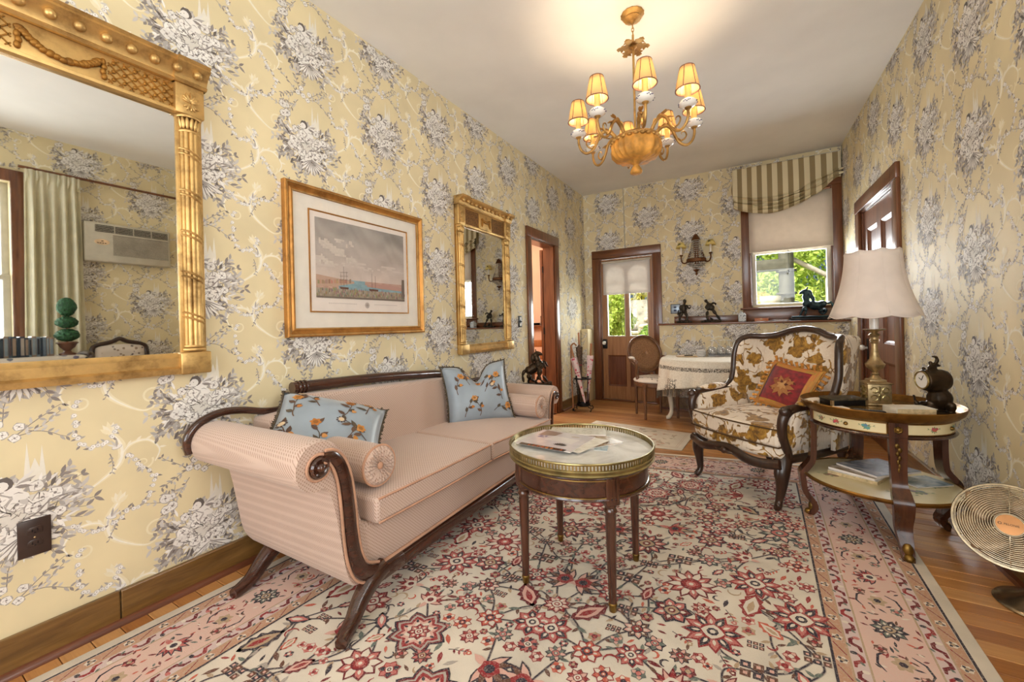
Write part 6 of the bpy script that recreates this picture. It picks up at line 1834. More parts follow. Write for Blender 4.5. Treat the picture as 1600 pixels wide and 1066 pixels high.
# text upright: build a frame whose up is world up projected
upv = Vector((0, 0, 1)) - fdir * fdir.z; upv.normalize(); rgt = upv.cross(fdir)
MT = Matrix(((rgt.x, upv.x, fdir.x, 0), (rgt.y, upv.y, fdir.y, 0), (rgt.z, upv.z, fdir.z, 0), (0, 0, 0, 1)))
text_mesh('badge_lettering', 'PELONIS', .0095, M_ink, hb, Matrix.Translation(ctr + fdir * .0598 + rgt * .004) @ MT)
MB().tube([(.004 * math.cos(a), .004 * math.sin(a), 0) for a in [2 * PI * j / 14 for j in range(14)]], .0009, 4, True, M=Matrix.Translation(ctr + fdir * .0598 - rgt * .0235) @ MT).build('badge_mark', M_ink, hb, 60)
for j in range(4):
    a = PI / 2 * j + .5
    def bl(u, v, a=a):
        r = .025 + .108 * u; w = (.04 + .035 * math.sin(PI * (.2 + .7 * u))); t = (v - .5) * 2 * w
        return (r * math.cos(a) - t * math.sin(a), r * math.sin(a) + t * math.cos(a), -.004 + t * .30)
    MB().grid(8, 6, bl, M=MF).build('blade', M_blade, fan, 60, solid=.0015)
MB().lathe([(.0, -.03), (.028, -.03), (.03, .01), (.02, .015), (.0, .016)], 20, MF).build('motor_hub', M_black, fan, 50)
MB().lathe([(.0, -.075), (.03, -.07), (.036, -.04), (.034, -.03), (.0, -.03)], 20, MF).build('motor', M_black, fan, 50)

# ================================================================== oval-back chair
M_wal2 = m_wood('chair_walnut', (86, 54, 34), (132, 90, 58), 2, 1.4, .35, .3)
def m_floral(name, base, inks, scale=26):
    t = NT(name); v = t.co(); f = t.vor(v, scale); g = t.noise(v, scale * 1.6, 3)
    mk = t.ramp(t.math('ADD', f, t.math('MULTIPLY', g, .5)), [(.5, 1), (.56, 0)])
    return t.bsdf(t.mix(mk, base, t.ramp(t.noise(v, scale * .8, 2), [(.4, inks[0]), (.6, inks[1])])), .8)
M_flo = m_floral('floral_cotton', (226, 214, 200), ((150, 130, 110), (110, 100, 104)))
M_cane = NT('woven_cane'); _v = M_cane.co()
_w = M_cane.math('MULTIPLY', M_cane.math('SINE', M_cane.math('MULTIPLY', (lambda s: (M_cane.l(_v, s.inputs[0]), s.outputs[0])[1])(M_cane.n('ShaderNodeSeparateXYZ')), 700)), .5)
M_cane = M_cane.bsdf(M_cane.ramp(M_cane.noise(_v, 160, 2), [(.35, (112, 74, 46)), (.65, (168, 124, 84))]), .5, 0, bump=_w, bstr=.3)
oc = thing('oval_chair', 'oval cane-back armchair with a floral seat beside the glazed back door', 'chair', (1.08, 4.80, 0), math.atan2(.62, .78))
# local: -y faces forward (towards the table), x to the viewer's right
def ovp(a, r=1, y=0): 
    z = .70 + .205 * r * math.sin(a)
    return (.20 * r * math.cos(a), .235 + .06 * (z - .7) / .2 + y, z)
MB().tube([ovp(2 * PI * k / 40) for k in range(40)], .019, 8, True).build('back_frame', M_wal2, oc, 60)
MB().grid(24, 5, lambda u, v: ovp(2 * PI * u, .02 + .95 * v), cu=True).build('cane_panel', M_cane, oc, 60, solid=.004)
MB().lathe([(.0, .40), (.22, .40), (.235, .41), (.235, .425), (.2, .45), (.1, .465), (.0, .468)], 28, sy=.98).build('seat_pad', M_flo, oc, 60)
MB().lathe([(.0, .355), (.225, .355), (.232, .36), (.232, .40), (.0, .40)], 28, sy=.98).build('seat_rail', M_wal2, oc, 40)
for sx in (-1, 1):
    MB().tube([(sx * .12, .20, .40), (sx * .10, .225, .47), (sx * .1, .232, .52)], .016, 8).build('back_post', M_wal2, oc, 60)
    pa = smoothpath([(sx * .195, .245, .66), (sx * .23, .14, .655), (sx * .245, .02, .645), (sx * .245, -.05, .63), (sx * .235, -.04, .57), (sx * .215, .0, .48), (sx * .205, -.03, .40)], 4)
    ar_ = MB().tube(pa, .021, 8).build('arm', M_wal2, oc, 60)
    MB().ell((sx * .225, .16, .668), (sx * .247, .0, .668), .03, .018).build('arm_pad', M_flo, ar_, 60)
    MB().lathe([(.012, 0.0), (.015, .01), (.013, .03), (.021, .3), (.024, .33), (.019, .345), (.026, .36), (.026, .39), (.0, .391)], 14, tr(sx * .19, -.14, 0)).build('leg', M_wal2, oc, 50)
    MB().lathe([(.012, 0.0), (.015, .01), (.013, .03), (.02, .3), (.023, .33), (.019, .345), (.025, .36), (.025, .39), (.0, .391)], 14, tr(sx * .15, .17, 0)).build('leg', M_wal2, oc, 50)

# ================================================================== table with fringed cloth, glasses
M_ivory = m_plain('ivory_paint', (224, 214, 192), .5, var=.08)
def m_cloth():
    t = NT('linen_lace'); v = t.co()
    sp = t.n('ShaderNodeSeparateXYZ'); t.l(v, sp.inputs[0])
    z = sp.outputs[2]
    r = t.n('ShaderNodeVectorMath', operation='LENGTH')
    cm = t.n('ShaderNodeCombineXYZ'); t.l(sp.outputs[0], cm.inputs[0]); t.l(sp.outputs[1], cm.inputs[1]); t.l(cm.outputs[0], r.inputs[0])
    base = t.ramp(t.noise(v, 90, 3), [(.35, (216, 204, 184)), (.65, (234, 226, 210))])
    # dark woven bands at set heights of the drop
    band1 = t.math('MULTIPLY', t.math('GREATER_THAN', z, .585), t.math('LESS_THAN', z, .622))
    knit = t.ramp(t.noise(v, 130, 2), [(.42, 0), (.52, 1)])
    lace = t.math('MULTIPLY', t.math('LESS_THAN', z, .50), t.ramp(t.noise(v, 4, 1), [(.52, 0), (.56, 1)]))
    net = t.ramp(t.vor(v, 42, 'DISTANCE_TO_EDGE'), [(.06, 1), (.14, 0)])
    m = t.math('MAXIMUM', t.math('MULTIPLY', band1, knit), t.math('MULTIPLY', lace, net))
    return t.bsdf(t.mix(t.math('MULTIPLY', m, .95), base, (72, 62, 52)), .9, 0, bump=t.noise(v, 260, 2), bstr=.3)
dt = thing('dining_table', 'round table with ivory cabriole legs under a fringed cloth by the back wall', 'table', (1.66, 4.73, 0))
MB().lathe([(.0, .655), (.475, .655), (.485, .662), (.485, .672), (.475, .68), (.0, .68)], 40).build('table_top', M_ivory, dt, 40)
MB().lathe([(.38, .585), (.40, .585), (.40, .655), (.38, .655)], 40).build('apron', M_mah, dt, 40)
for k in range(4):
    a = math.radians(182 + 90 * k)
    pl = smoothpath([(.40, 0, .62), (.43, 0, .52), (.43, 0, .40), (.405, 0, .24), (.395, 0, .1), (.42, 0, .03), (.45, 0, .018)], 5)
    MB().tube([rotm('Z', a) @ p for p in pl], lerp_list([.036, .04, .034, .026, .02, .024, .018], len(pl)), 10).build('leg', M_ivory, dt, 60)
tc = thing('tablecloth', 'cream fringed cloth with dark woven bands draped over the round table', 'tablecloth', (1.66, 4.73, 0))
R = random.Random(3)
def cloth(u, v):
    a = 2 * PI * u
    drop = .25 + .09 * math.cos(2 * (a - math.radians(205))) + .03 * math.cos(4 * a)
    if v < .45:
        r = .49 * v / .45; return (r * math.cos(a), r * math.sin(a), .6835)
    t = (v - .45) / .55
    fold = .022 * math.sin(11 * a) * t + .012 * math.sin(19 * a + 1) * t
    r = .49 + .012 * math.sin(PI * min(1, t * 4) / 2) + .03 * t + fold
    z = .683 - .006 * min(1, t * 8) - drop * t
    return (r * math.cos(a), r * math.sin(a), z)
MB().grid(128, 26, cloth, cu=True).build('cloth', m_cloth(), tc, 60, solid=.002)
fr = MB()
for k in range(300):
    u = k / 300; p = Vector(cloth(u, 1.0)); q = p + Vector((R.uniform(-.006, .006), R.uniform(-.006, .006), -.075 * R.uniform(.8, 1.1)))
    fr.tube([p, p.lerp(q, .5) + Vector((R.uniform(-.003, .003), R.uniform(-.003, .003), 0)), q], (.0028, .0035, .002), 4)
fr = fr.build('fringe', m_plain('taupe_fringe', (110, 98, 84), .9, var=.3, scale=80), tc, 60); fr['kind'] = 'stuff'
ZT = .6852
def glass_prof(): return [(.030, 0), (.034, .03), (.036, .055), (.030, .082), (.012, .098), (.004, .104), (.0035, .155), (.006, .160), (.033, .1665), (.033, .168)]
def m_crystal():
    t = NT('clear_crystal'); tp = t.n('ShaderNodeBsdfTransparent'); gl = t.n('ShaderNodeBsdfGlossy'); gl.inputs['Roughness'].default_value = .04
    df = t.n('ShaderNodeBsdfDiffuse'); df.inputs[0].default_value = (.9, .92, .92, 1)
    lw = t.n('ShaderNodeLayerWeight'); lw.inputs[0].default_value = .35
    a = t.n('ShaderNodeMixShader'); t.l(t.math('ADD', t.math('MULTIPLY', lw.outputs['Facing'], .6), .15), a.inputs[0]); b = t.n('ShaderNodeMixShader'); b.inputs[0].default_value = .6
    t.l(gl.outputs[0], b.inputs[2]); t.l(df.outputs[0], b.inputs[1]); t.l(tp.outputs[0], a.inputs[1]); t.l(b.outputs[0], a.inputs[2]); t.l(a.outputs[0], t.out.inputs[0]); return t.m
M_crys = m_crystal()
tray = thing('glass_tray', 'dark metal serving tray on the round table under upturned glasses', 'tray', (1.745, 4.98, ZT), .2)
MB().box(-.13, .13, -.09, .09, 0, .006).build('tray_floor', M_black, tray, 0, .002)
MB().frame_rect(-.132, .132, -.092, .092, [(0, 0), (0, -.02), (.004, -.02), (.004, 0)], rotm('X', -PI / 2) @ tr(0, 0, 0)).build('tray_rim', m_plain('pewter', (130, 128, 126), .35, .9), tray, 0)
first = None
names_ = ('front left', 'front middle', 'front right', 'back left', 'back middle', 'back right')
for k in range(6):
    i, j = k % 3, k // 3
    x, y = -.085 + .082 * i, -.045 + .088 * j
    X_ = 1.745 + x * math.cos(.2) - y * math.sin(.2); Y_ = 4.98 + x * math.sin(.2) + y * math.cos(.2)
    t = thing('wine_glass', 'upturned stemmed glass, %s on the tray' % names_[k], 'glass', (X_, Y_, ZT + .0065), 0, 'upturned glasses on the tray')
    if first is None:
        pf = glass_prof()
        first = [MB().grid(20, 5, lambda u, v: (pf[round(v * 4)][0] * math.cos(2 * PI * u), pf[round(v * 4)][0] * math.sin(2 * PI * u), pf[round(v * 4)][1]), cu=True).build('bowl', M_crys, t, 60, solid=.0015),
                 MB().lathe([(.003, .098), (.004, .104), (.0035, .155), (.005, .160)], 10).build('stem', M_crys, t, 60), MB().lathe([(.0, .160), (.033, .1655), (.0335, .1675), (.0, .168)], 20).build('foot', M_crys, t, 60)]
    else:
        for q in first: link_copy(q, t)
M_cer = m_plain('white_glazed', (226, 224, 220), .25, var=.04)
for k in range(5):
    t = thing('coaster', ('lowest', 'second', 'middle', 'fourth', 'topmost')[k] + ' white coaster of the stack on the round table', 'coaster', (1.56, 4.86, ZT + .0142 * k), 0, 'stack of coasters')
    MB().lathe([(.0, .001), (.044, .0), (.048, .004), (.048, .009), (.044, .0135), (.0, .0138)], 24).build('disc', M_cer, t, 50)
    MB().tube([(.0485 * math.cos(a), .0485 * math.sin(a), .0065) for a in [2 * PI * j / 24 for j in range(24)]], .0022, 5, True).build('rim', m_plain('grey_line', (130, 124, 118), .4) if k == 0 else bpy.data.materials['grey_line'], t, 60)
book('guest_book', 'flat tan guest book lying on the cloth of the round table', (1.42, 4.80, ZT), .3, .20, .15, .012, m_plain('tan_cover', (206, 176, 146), .6))
pen = thing('pen', 'black and white pen lying on the tan guest book', 'pen', (1.46, 4.76, ZT + .0125), .5)
MB().tube([(-.06, 0, .005), (.03, 0, .005)], .005, 8).build('barrel', M_black, pen, 60); MB().tube([(.03, 0, .005), (.065, 0, .004)], (.005, .002), 8).build('tip', M_cer, pen, 60)

# ================================================================== wall sconce
M_rust = m_gilt('sconce_bronze', (104, 66, 36), (52, 32, 20), .45, .6, 30)
sc = thing('wall_sconce', 'bronze wall sconce with crystal basket and two yellow clip shades', 'wall lamp', (1.468, BY, 0))
MB().lathe([(.0, 2.15), (.018, 2.142), (.03, 2.12), (.046, 2.09), (.05, 2.075), (.046, 2.07), (.0, 2.07)][::-1], 20, tr(0, -.055, 0)).build('crown', M_rust, sc, 50)
MB().box(-.03, .03, -.03, 0, 1.78, 2.1).build('back_plate', M_rust, sc, 0, .006)
M_bead = m_plain('crystal_bead', (196, 188, 176), .12, .35, var=.2, scale=60)
bd = MB()
for j in range(12):
    a = PI + PI * j / 11
    for k in range(10):
        t_ = k / 9; r = .044 + .062 * t_ ** 1.6; z = 2.07 - .24 * t_
        bd.sphere((r * math.cos(a), -.055 + r * .75 * math.sin(a), z), (.0075, .0075, .010), 6, 4)
o_ = bd.build('bead_strands', M_bead, sc, 60); o_['kind'] = 'stuff'
MB().lathe([(.104, 1.80), (.112, 1.805), (.112, 1.84), (.104, 1.845)], 28, tr(0, -.06, 0), sy=.75).build('basket_ring', M_rust, sc, 40)
bd = MB()
for j in range(4):
    rr = .105 - .024 * j - .004 * j * j; z = 1.785 - .022 * j
    for k in range(22):
        a = 2 * PI * k / 22; bd.sphere((rr * math.cos(a), -.06 + rr * .75 * math.sin(a), z), (.010, .009, .011), 6, 4)
o_ = bd.build('basket_beads', M_bead, sc, 60); o_['kind'] = 'stuff'
MB().lathe([(.0, 1.64), (.011, 1.645), (.014, 1.655), (.006, 1.668), (.012, 1.68), (.035, 1.70), (.04, 1.708)], 16, tr(0, -.06, 0)).build('finial', M_rust, sc, 60)
for s in (-1, 1):
    ar = smoothpath([(s * .09, -.07, 1.84), (s * .115, -.085, 1.795), (s * .15, -.1, 1.80), (s * .165, -.1, 1.84), (s * .165, -.1, 1.885)], 5)
    a_ = MB().tube(ar, .0085, 8).build('arm', M_rust, sc, 60)
    MB().ell((s * .09, -.07, 1.84), (s * .06, -.07, 1.93), .02, .014).build('leaf_spray', M_rust, a_, 60)
    MB().lathe([(.01, 1.88), (.022, 1.885), (.02, 1.895), (.012, 1.9)], 14, tr(s * .165, -.1, 0)).build('cup', M_rust, a_, 60)
    MB().lathe([(.0105, 1.897), (.0105, 1.995), (.0, 1.997)], 12, tr(s * .165, -.1, 0)).build('candle_sleeve', M_porc, a_, 50)
    shp = [(.06, 1.985), (.045, 2.02), (.03, 2.05)]
    so = MB().grid(24, 3, lambda u, v: (s * .165 + shp[round(v * 2)][0] * math.cos(2 * PI * u), -.1 + shp[round(v * 2)][0] * math.sin(2 * PI * u), shp[round(v * 2)][1]), cu=True).build('clip_shade', m_plain('yellow_card', (222, 200, 120), .7, var=.05) if s < 0 else bpy.data.materials['yellow_card'], a_, 60, solid=.0015)
    MB().tube([(s * .165 - .01 + .012 * math.cos(q), -.1 - .0435, 2.022 + .013 * math.sin(q)) for q in [2 * PI * j / 16 for j in range(16)]], .0028, 5, True).sphere((s * .165 - .01, -.1 - .0435, 2.024), (.005, .003, .008), 8, 6).build('cameo_mark', M_ink, so, 60)

# ================================================================== ledge ornaments
LZ = 1.0525
M_ver = m_plain('verdigris_bronze', (62, 56, 46), .5, .6, var=.4, scale=20, bump=.25, bscale=80)
M_teal = m_plain('teal_bronze', (48, 66, 72), .3, .7, var=.35, scale=16)
def figure(name, label, x, y, pose, base_w):
    t = thing(name, label, 'statue', (x, y, LZ))
    bb = MB()
    for k in range(7): bb.sphere((-base_w / 2 + base_w * k / 6, .004 * (-1) ** k, .012), (base_w * .14, .04, .016 + .004 * (k % 3)), 8, 6)
    bb.build('rock_base', M_ver, t, 180, remesh=.005)
    b = MB()
    for p0, p1, r in pose: b.ell(p0, p1, r)
    b.build('figure', M_ver, t, 180, remesh=.0038)
    return t
figure('warrior_statue', 'bronze striding figure statue near the light switch end of the ledge', 1.325, 5.39, [
    ((0, 0, .135), (0, 0, .235), .036), ((0, 0, .12), (0, 0, .16), .034), ((.0, 0, .225), (.01, 0, .25), .016), ((.008, -.002, .24), (.012, -.002, .285), .02), ((.0, 0, .262), (.02, 0, .29), .022),
    ((-.015, 0, .14), (-.045, -.01, .075), .019), ((-.045, -.01, .085), (-.06, 0, .022), .014), ((-.06, -.01, .022), (-.04, -.025, .02), .011), ((.012, 0, .14), (.03, -.005, .08), .019), ((.03, 0, .085), (.032, 0, .022), .014), ((.032, 0, .024), (.045, -.015, .02), .011),
    ((.025, 0, .225), (.05, -.02, .18), .014), ((.05, -.02, .185), (.075, -.035, .175), .011), ((.07, -.035, .172), (.085, -.03, .195), .007), ((-.03, 0, .225), (-.05, -.01, .175), .014), ((-.05, -.01, .18), (-.02, -.03, .15), .011), ((-.06, 0, .17), (-.08, .01, .10), .008), ((-.04, .01, .14), (-.06, .01, .08), .018), ((0, 0, .035), (.015, 0, .015), .03)], .15)
figure('warrior_statue', 'bronze lunging figure statue in the middle of the ledge', 1.62, 5.39, [
    ((-.03, 0, .145), (.0, 0, .235), .036), ((.0, 0, .14), (.025, 0, .21), .034), ((-.02, 0, .225), (-.04, 0, .25), .015), ((-.05, -.004, .24), (-.045, -.004, .28), .019), ((-.03, 0, .14), (-.045, 0, .08), .018), ((-.045, 0, .085), (-.03, 0, .022), .014), ((-.03, 0, .022), (-.05, -.02, .02), .011),
    ((.02, 0, .155), (.06, 0, .09), .02), ((.06, 0, .095), (.1, 0, .025), .015), ((.1, 0, .026), (.11, -.02, .02), .011), ((.01, 0, .225), (.05, -.01, .235), .014), ((.05, -.01, .235), (.06, -.02, .205), .012), ((-.03, -.01, .22), (-.055, -.025, .17), .013), ((-.055, -.02, .175), (-.02, -.03, .16), .011), ((-.06, -.03, .2), (.05, -.02, .16), .008), ((.0, 0, .03), (.02, 0, .045), .03)], .18)
jr = thing('ginger_jar', 'small square blue and white lidded jar on the ledge by the window', 'jar', (1.945, 5.40, LZ), .1)
M_del = m_floral('blue_white_glaze', (214, 220, 222), ((40, 52, 80), (70, 84, 100)), 60)
MB().box(-.038, .038, -.038, .038, 0, .088).build('body', M_del, jr, 0, .006); MB().lathe([(.0, .112), (.006, .11), (.004, .104), (.03, .10), (.036, .094), (.036, .088), (.0, .088)][::-1], 16).build('lid', M_del, jr, 50)
wbx = thing('wooden_box', 'small orange-brown wooden box with a metal clasp on the ledge', 'box', (2.135, 5.37, LZ))
M_obox = m_wood('orange_wood', (170, 92, 44), (206, 124, 66), 0, 1, .4, .2)
MB().box(-.066, .066, -.035, .035, 0, .024).build('box_body', M_obox, wbx, 0, .002); MB().box(-.067, .067, -.036, .036, .0245, .036).build('lid', M_obox, wbx, 0, .002); MB().box(-.01, .01, -.039, -.036, .016, .03).build('clasp', M_brass, wbx, 0, .001)
ds = thing('glass_dish', 'flat clear glass dish on the ledge below the window', 'dish', (2.32, 5.37, LZ))
MB().lathe([(.0, .002), (.05, .0), (.085, .010), (.088, .016), (.08, .013), (.05, .005), (.0, .005)], 28).build('bowl', M_crys, ds, 60)
for s in (-1, 1): MB().tube([(s * .085, -.012, .013), (s * .1, 0, .014), (s * .085, .012, .013)], .003, 6).build('handle', M_crys, ds, 60)
hs = thing('horse_statue', 'dark teal bronze horse statue on a thick black base at the window', 'statue', (2.60, 5.40, LZ))
MB().box(-.20, .20, -.06, .06, 0, .03).build('base', M_black, hs, 0, .010)
MB().box(-.185, .185, -.05, .05, .030, .048).build('upper_base', M_teal, hs, 0, .008)
b = MB()
for p0, p1, r in (((.09, 0, .14), (-.03, 0, .17), .05), ((.10, 0, .13), (.06, 0, .2), .052), ((-.05, 0, .14), (-.03, 0, .22), .045), ((-.04, 0, .19), (-.06, 0, .29), .032), ((-.055, 0, .26), (-.045, 0, .335), .026), ((-.04, 0, .335), (-.11, 0, .285), .018), ((-.04, 0, .33), (-.03, 0, .365), .009), ((-.02, 0, .33), (.0, 0, .23), .022), ((-.0, 0, .27), (.02, 0, .2), .02),
                  ((-.05, .02, .15), (-.085, .02, .10), .018), ((-.085, .02, .105), (-.10, .02, .05), .012), ((-.06, -.02, .15), (-.05, -.02, .09), .018), ((-.05, -.02, .1), (-.065, -.02, .05), .012), ((-.1, .02, .05), (-.12, .02, .05), .010),
                  ((.10, .02, .12), (.13, .02, .085), .022), ((.13, .02, .09), (.09, .02, .055), .013), ((.09, -.02, .12), (.06, -.02, .08), .022), ((.06, -.02, .085), (.10, -.02, .055), .013), ((.13, 0, .17), (.175, 0, .19), .014), ((.17, 0, .19), (.185, 0, .12), .012), ((-.1, 0, .2), (-.16, -.02, .21), .007), ((-.02, -.03, .2), (.03, -.04, .14), .014)):
    b.ell(p0, p1, r)
b.build('horse', M_teal, hs, 180, remesh=.0045)
for k in range(5):
    c = ((150, 120, 110), (70, 70, 78), (196, 180, 160), (110, 60, 56), (200, 196, 190))[k]; x = 2.815 + .018 * k
    t = thing('ledge_book', ('rose', 'charcoal', 'cream', 'maroon', 'white')[k] + ' book standing upright at the right end of the ledge', 'book', (x, 5.44, LZ), 0, 'books at the end of the ledge')
    MB().box(-.006, .006, -.045, .045, .001, .11 - .008 * (k % 2)).build('pages', M_page, t, 0)
    mcv = m_plain('ledge_cover_%d' % k, c, .5)
    for s in (-1, 1): MB().box(s * .0075 - .0012, s * .0075 + .0012, -.048, .047, 0, .114 - .008 * (k % 2)).build('cover', mcv, t, 0)
    MB().box(-.0085, .0085, -.05, -.046, 0, .114 - .008 * (k % 2)).build('spine', mcv, t, 0, .001)

# ================================================================== roman valance
def m_stripe():
    t = NT('striped_cotton'); v = t.co(); sp = t.n('ShaderNodeSeparateXYZ'); t.l(v, sp.inputs[0])
    s = t.math('FRACT', t.math('MULTIPLY', sp.outputs[0], 1 / .098))
    m = t.ramp(s, [(.0, 0), (.5, 0), (.52, 1), (1, 1)])
    return t.bsdf(t.mix(m, (222, 210, 176), (150, 132, 96)), .8, 0, bump=t.noise(v, 240, 2), bstr=.2)
va = thing('roman_valance', 'striped cream and taupe roman valance sagging over the far window', 'curtain', (1.88, BY, 0))
def val(u, v):
    x = 1.0 * u; zt = 2.835 - .01 * u
    zb = 2.38 + (2.56 - 2.38) * u ** 1.6 - .155 * math.sin(PI * min(1, u * 1.05)) ** .9
    z = zt + (zb - zt) * v
    if v < .68: y = -.075 - .03 * math.sin(PI * v) * math.sin(PI * u)
    else:
        q = (v - .68) / .32
        y = -.085 - .055 * abs(math.sin(q * PI * 4 + .5 * math.sin(u * 9))) * (.6 + .4 * math.sin(PI * min(1, u + .12))) - .008 * math.sin(u * 25)
        x += .05 * math.sin(q * PI * 4) * math.sin(u * 14)
    x += .012 * math.sin(v * 9) * (1 - u) * (v > .3)
    return (x, y, z)
MB().grid(48, 40, val).build('cloth', m_stripe(), va, 60, solid=.003)
MB().box(0, 1.0, -.074, -.004, 2.815, 2.835).build('mounting_board', M_sash, va, 0)
for s in (0, 1): MB().box(-.001 + s * .998, .003 + s * .998, -.078, -.005, 2.56 if s else 2.45, 2.834).build('return', bpy.data.materials['striped_cotton'], va, 0)

# ================================================================== umbrella stand by the back door
us = thing('umbrella_stand', 'black wrought iron umbrella stand near the back door', 'umbrella stand', (.235, 4.74, 0), .2)
MB().tube([(.10 * math.cos(a), .07 * math.sin(a), .40) for a in [2 * PI * k / 24 for k in range(24)]], .009, 8, True).build('top_ring', M_black, us, 60)
MB().lathe([(.0, .06), (.07, .06), (.085, .07), (.085, .10), (.078, .10), (.07, .075), (.0, .072)], 20, sy=.75).build('drip_tray', M_black, us, 40)
for k in range(4):
    a = PI / 4 + PI / 2 * k; ca, sa = math.cos(a), math.sin(a)
    MB().tube([(.10 * ca, .07 * sa, .42), (.085 * ca, .062 * sa, .25), (.08 * ca, .06 * sa, .08)], .007, 6).build('upright', M_black, us, 60)
    MB().tube([(.08 * ca + .0 * ca, .06 * sa, .075), (.11 * ca, .085 * sa, .05), (.14 * ca, .11 * sa, .055), (.15 * ca, .118 * sa, .03), (.14 * ca, .11 * sa, .01), (.125 * ca, .1 * sa, .014)], .006, 6).build('scroll_foot', M_black, us, 60)
    MB().sphere((.10 * ca, .07 * sa, .428), .012, 8, 6).build('ball_finial', M_black, us, 60)
MB().tube([(.02 * math.cos(a) - .1, .0, .36 + .03 * math.sin(a)) for a in np.linspace(0, 5, 12)], .005, 6).build('side_scroll', M_black, us, 60)
M_handle = m_wood('handle_wood', (150, 96, 56), (190, 134, 84), 2, 2, .4, .2)
M_pinkc = m_floral('pink_umbrella_cloth', (240, 222, 222), ((210, 70, 100), (226, 130, 150)), 22)
M_brnc = m_plain('brown_lace_cloth', (92, 74, 58), .8, var=.5, scale=70, bump=.8, bscale=120)
def umbrella(label, p0, p1, m, hl, fold=.028):
    t = thing('umbrella', label, 'umbrella', p0, 0, 'umbrellas in the stand')
    d = Vector(p1) - Vector(p0); L_ = d.length; q = d.to_track_quat('Z', 'Y').to_matrix().to_4x4()
    def fn(a, z): return 1 + .22 * math.cos(6 * a + 30 * z)
    MB().lathe([(.004, .03), (.010, .05), (.016, L_ * .3), (fold * .8, L_ * .62), (fold, L_ * .8), (.02, L_ - hl - .03), (.009, L_ - hl)], 24, q, fn=fn).build('folded_cloth', m, t, 60)
    MB().tube([q @ Vector((0, 0, 0)), q @ Vector((0, 0, .05))], .004, 6).build('ferrule', M_black, t, 60)
    hp = [q @ Vector((0, 0, L_ - hl - .01)), q @ Vector((0, 0, L_ - hl * .4)), q @ Vector((0, 0, L_))]
    MB().tube(hp, (.010, .011, .013), 8).build('handle', M_handle, t, 60)
    MB().tube([q @ Vector((.026 * math.cos(a), .026 * math.sin(a), L_ * .55)) for a in [2 * PI * k / 14 for k in range(14)]], .006, 6, True).build('strap', m_plain('crimson_strap', (170, 30, 60), .6) if 'crimson_strap' not in bpy.data.materials else bpy.data.materials['crimson_strap'], t, 60)
    return t
umbrella('folded pink and white umbrella leaning left in the iron stand', (.275, 4.71, .075), (.105, 4.70, .80), M_pinkc, .14, .038)
umbrella('tall folded brown lacy umbrella in the middle of the iron stand', (.20, 4.75, .075), (.185, 4.765, .965), M_brnc, .15, .036)
umbrella('folded pink striped umbrella upright on the right of the iron stand', (.265, 4.79, .075), (.325, 4.82, .83), M_pinkc, .17, .038)
cn = thing('walking_cane', 'wooden crook-handled cane leaning on the wall behind the umbrellas', 'cane', (.12, 4.69, 0))
cp_ = smoothpath([(.0, 0, .0), (-.03, .05, .35), (-.05, .09, .74), (-.045, .095, .80), (-.01, .095, .83), (.025, .095, .80)], 6)
MB().tube(cp_, .010, 8).build('cane_shaft', M_handle, cn, 60); MB().lathe([(.012, 0), (.012, .03), (.009, .032)], 10).build('rubber_tip', M_black, cn, 50)

# ================================================================== iron table and horse tamer beyond the sofa
it = thing('wire_table', 'small black iron table with wire rim behind the far arm of the sofa', 'table', (.28, 3.42, 0), .5)
MB().lathe([(.0, .482), (.16, .482), (.163, .486), (.163, .492), (.16, .496), (.0, .496)], 28).build('table_top', M_black, it, 40)
for z, r in ((.482, .18), (.47, .185), (.45, .18), (.43, .17)): MB().tube([(r * math.cos(a), r * math.sin(a), z) for a in [2 * PI * k / 28 for k in range(28)]], .0035, 5, True).build('wire_ring', M_black, it, 60)
for k in range(3):
    a = 2 * PI * k / 3 + .4
    MB().tube(smoothpath([(.15 * math.cos(a), .15 * math.sin(a), .482), (.12 * math.cos(a), .12 * math.sin(a), .3), (.10 * math.cos(a), .10 * math.sin(a), .16), (.17 * math.cos(a), .17 * math.sin(a), .012)], 5), .008, 6).build('leg', M_black, it, 60)
ht = thing('horse_tamer_statue', 'black bronze rearing horse and groom statue beyond the sofa arm', 'statue', (.285, 3.415, .496), YAW)
MB().box(-.145, .145, -.05, .05, 0, .018).box(-.135, .12, -.045, .045, .018, .03).box(.1, .142, -.04, .04, .018, .042).build('plinth', M_bz, ht, 0, .005)
b = MB()
for p0, p1, r in (((-.08, 0, .13), (.02, 0, .21), .05), ((-.09, 0, .12), (-.04, 0, .18), .048), ((-.0, 0, .16), (.045, 0, .245), .044), ((.02, 0, .21), (-.0, 0, .30), .032), ((-.01, 0, .26), (.005, 0, .325), .028), ((-.01, 0, .325), (.065, 0, .295), .018), ((.0, .01, .33), (-.005, .012, .352), .007), ((-.03, 0, .31), (-.035, 0, .22), .02),
                  ((-.08, .025, .12), (-.045, .025, .075), .024), ((-.045, .025, .085), (-.085, .025, .045), .013), ((-.085, .025, .05), (-.07, .025, .028), .011), ((-.085, -.025, .12), (-.06, -.025, .07), .024), ((-.06, -.025, .08), (-.02, -.025, .045), .014), ((-.02, -.025, .05), (.01, -.025, .03), .011),
                  ((.035, .025, .2), (.085, .025, .235), .017), ((.085, .025, .235), (.105, .025, .185), .011), ((.03, -.025, .2), (.075, -.025, .21), .017), ((.075, -.025, .21), (.085, -.025, .16), .011), ((.105, .025, .19), (.115, .025, .18), .010),
                  ((-.11, 0, .16), (-.135, 0, .10), .017), ((-.135, 0, .11), (-.12, 0, .035), .014)):
    b.ell(p0, p1, r)
b.build('horse', M_bz, ht, 180, remesh=.0045)
b = MB()
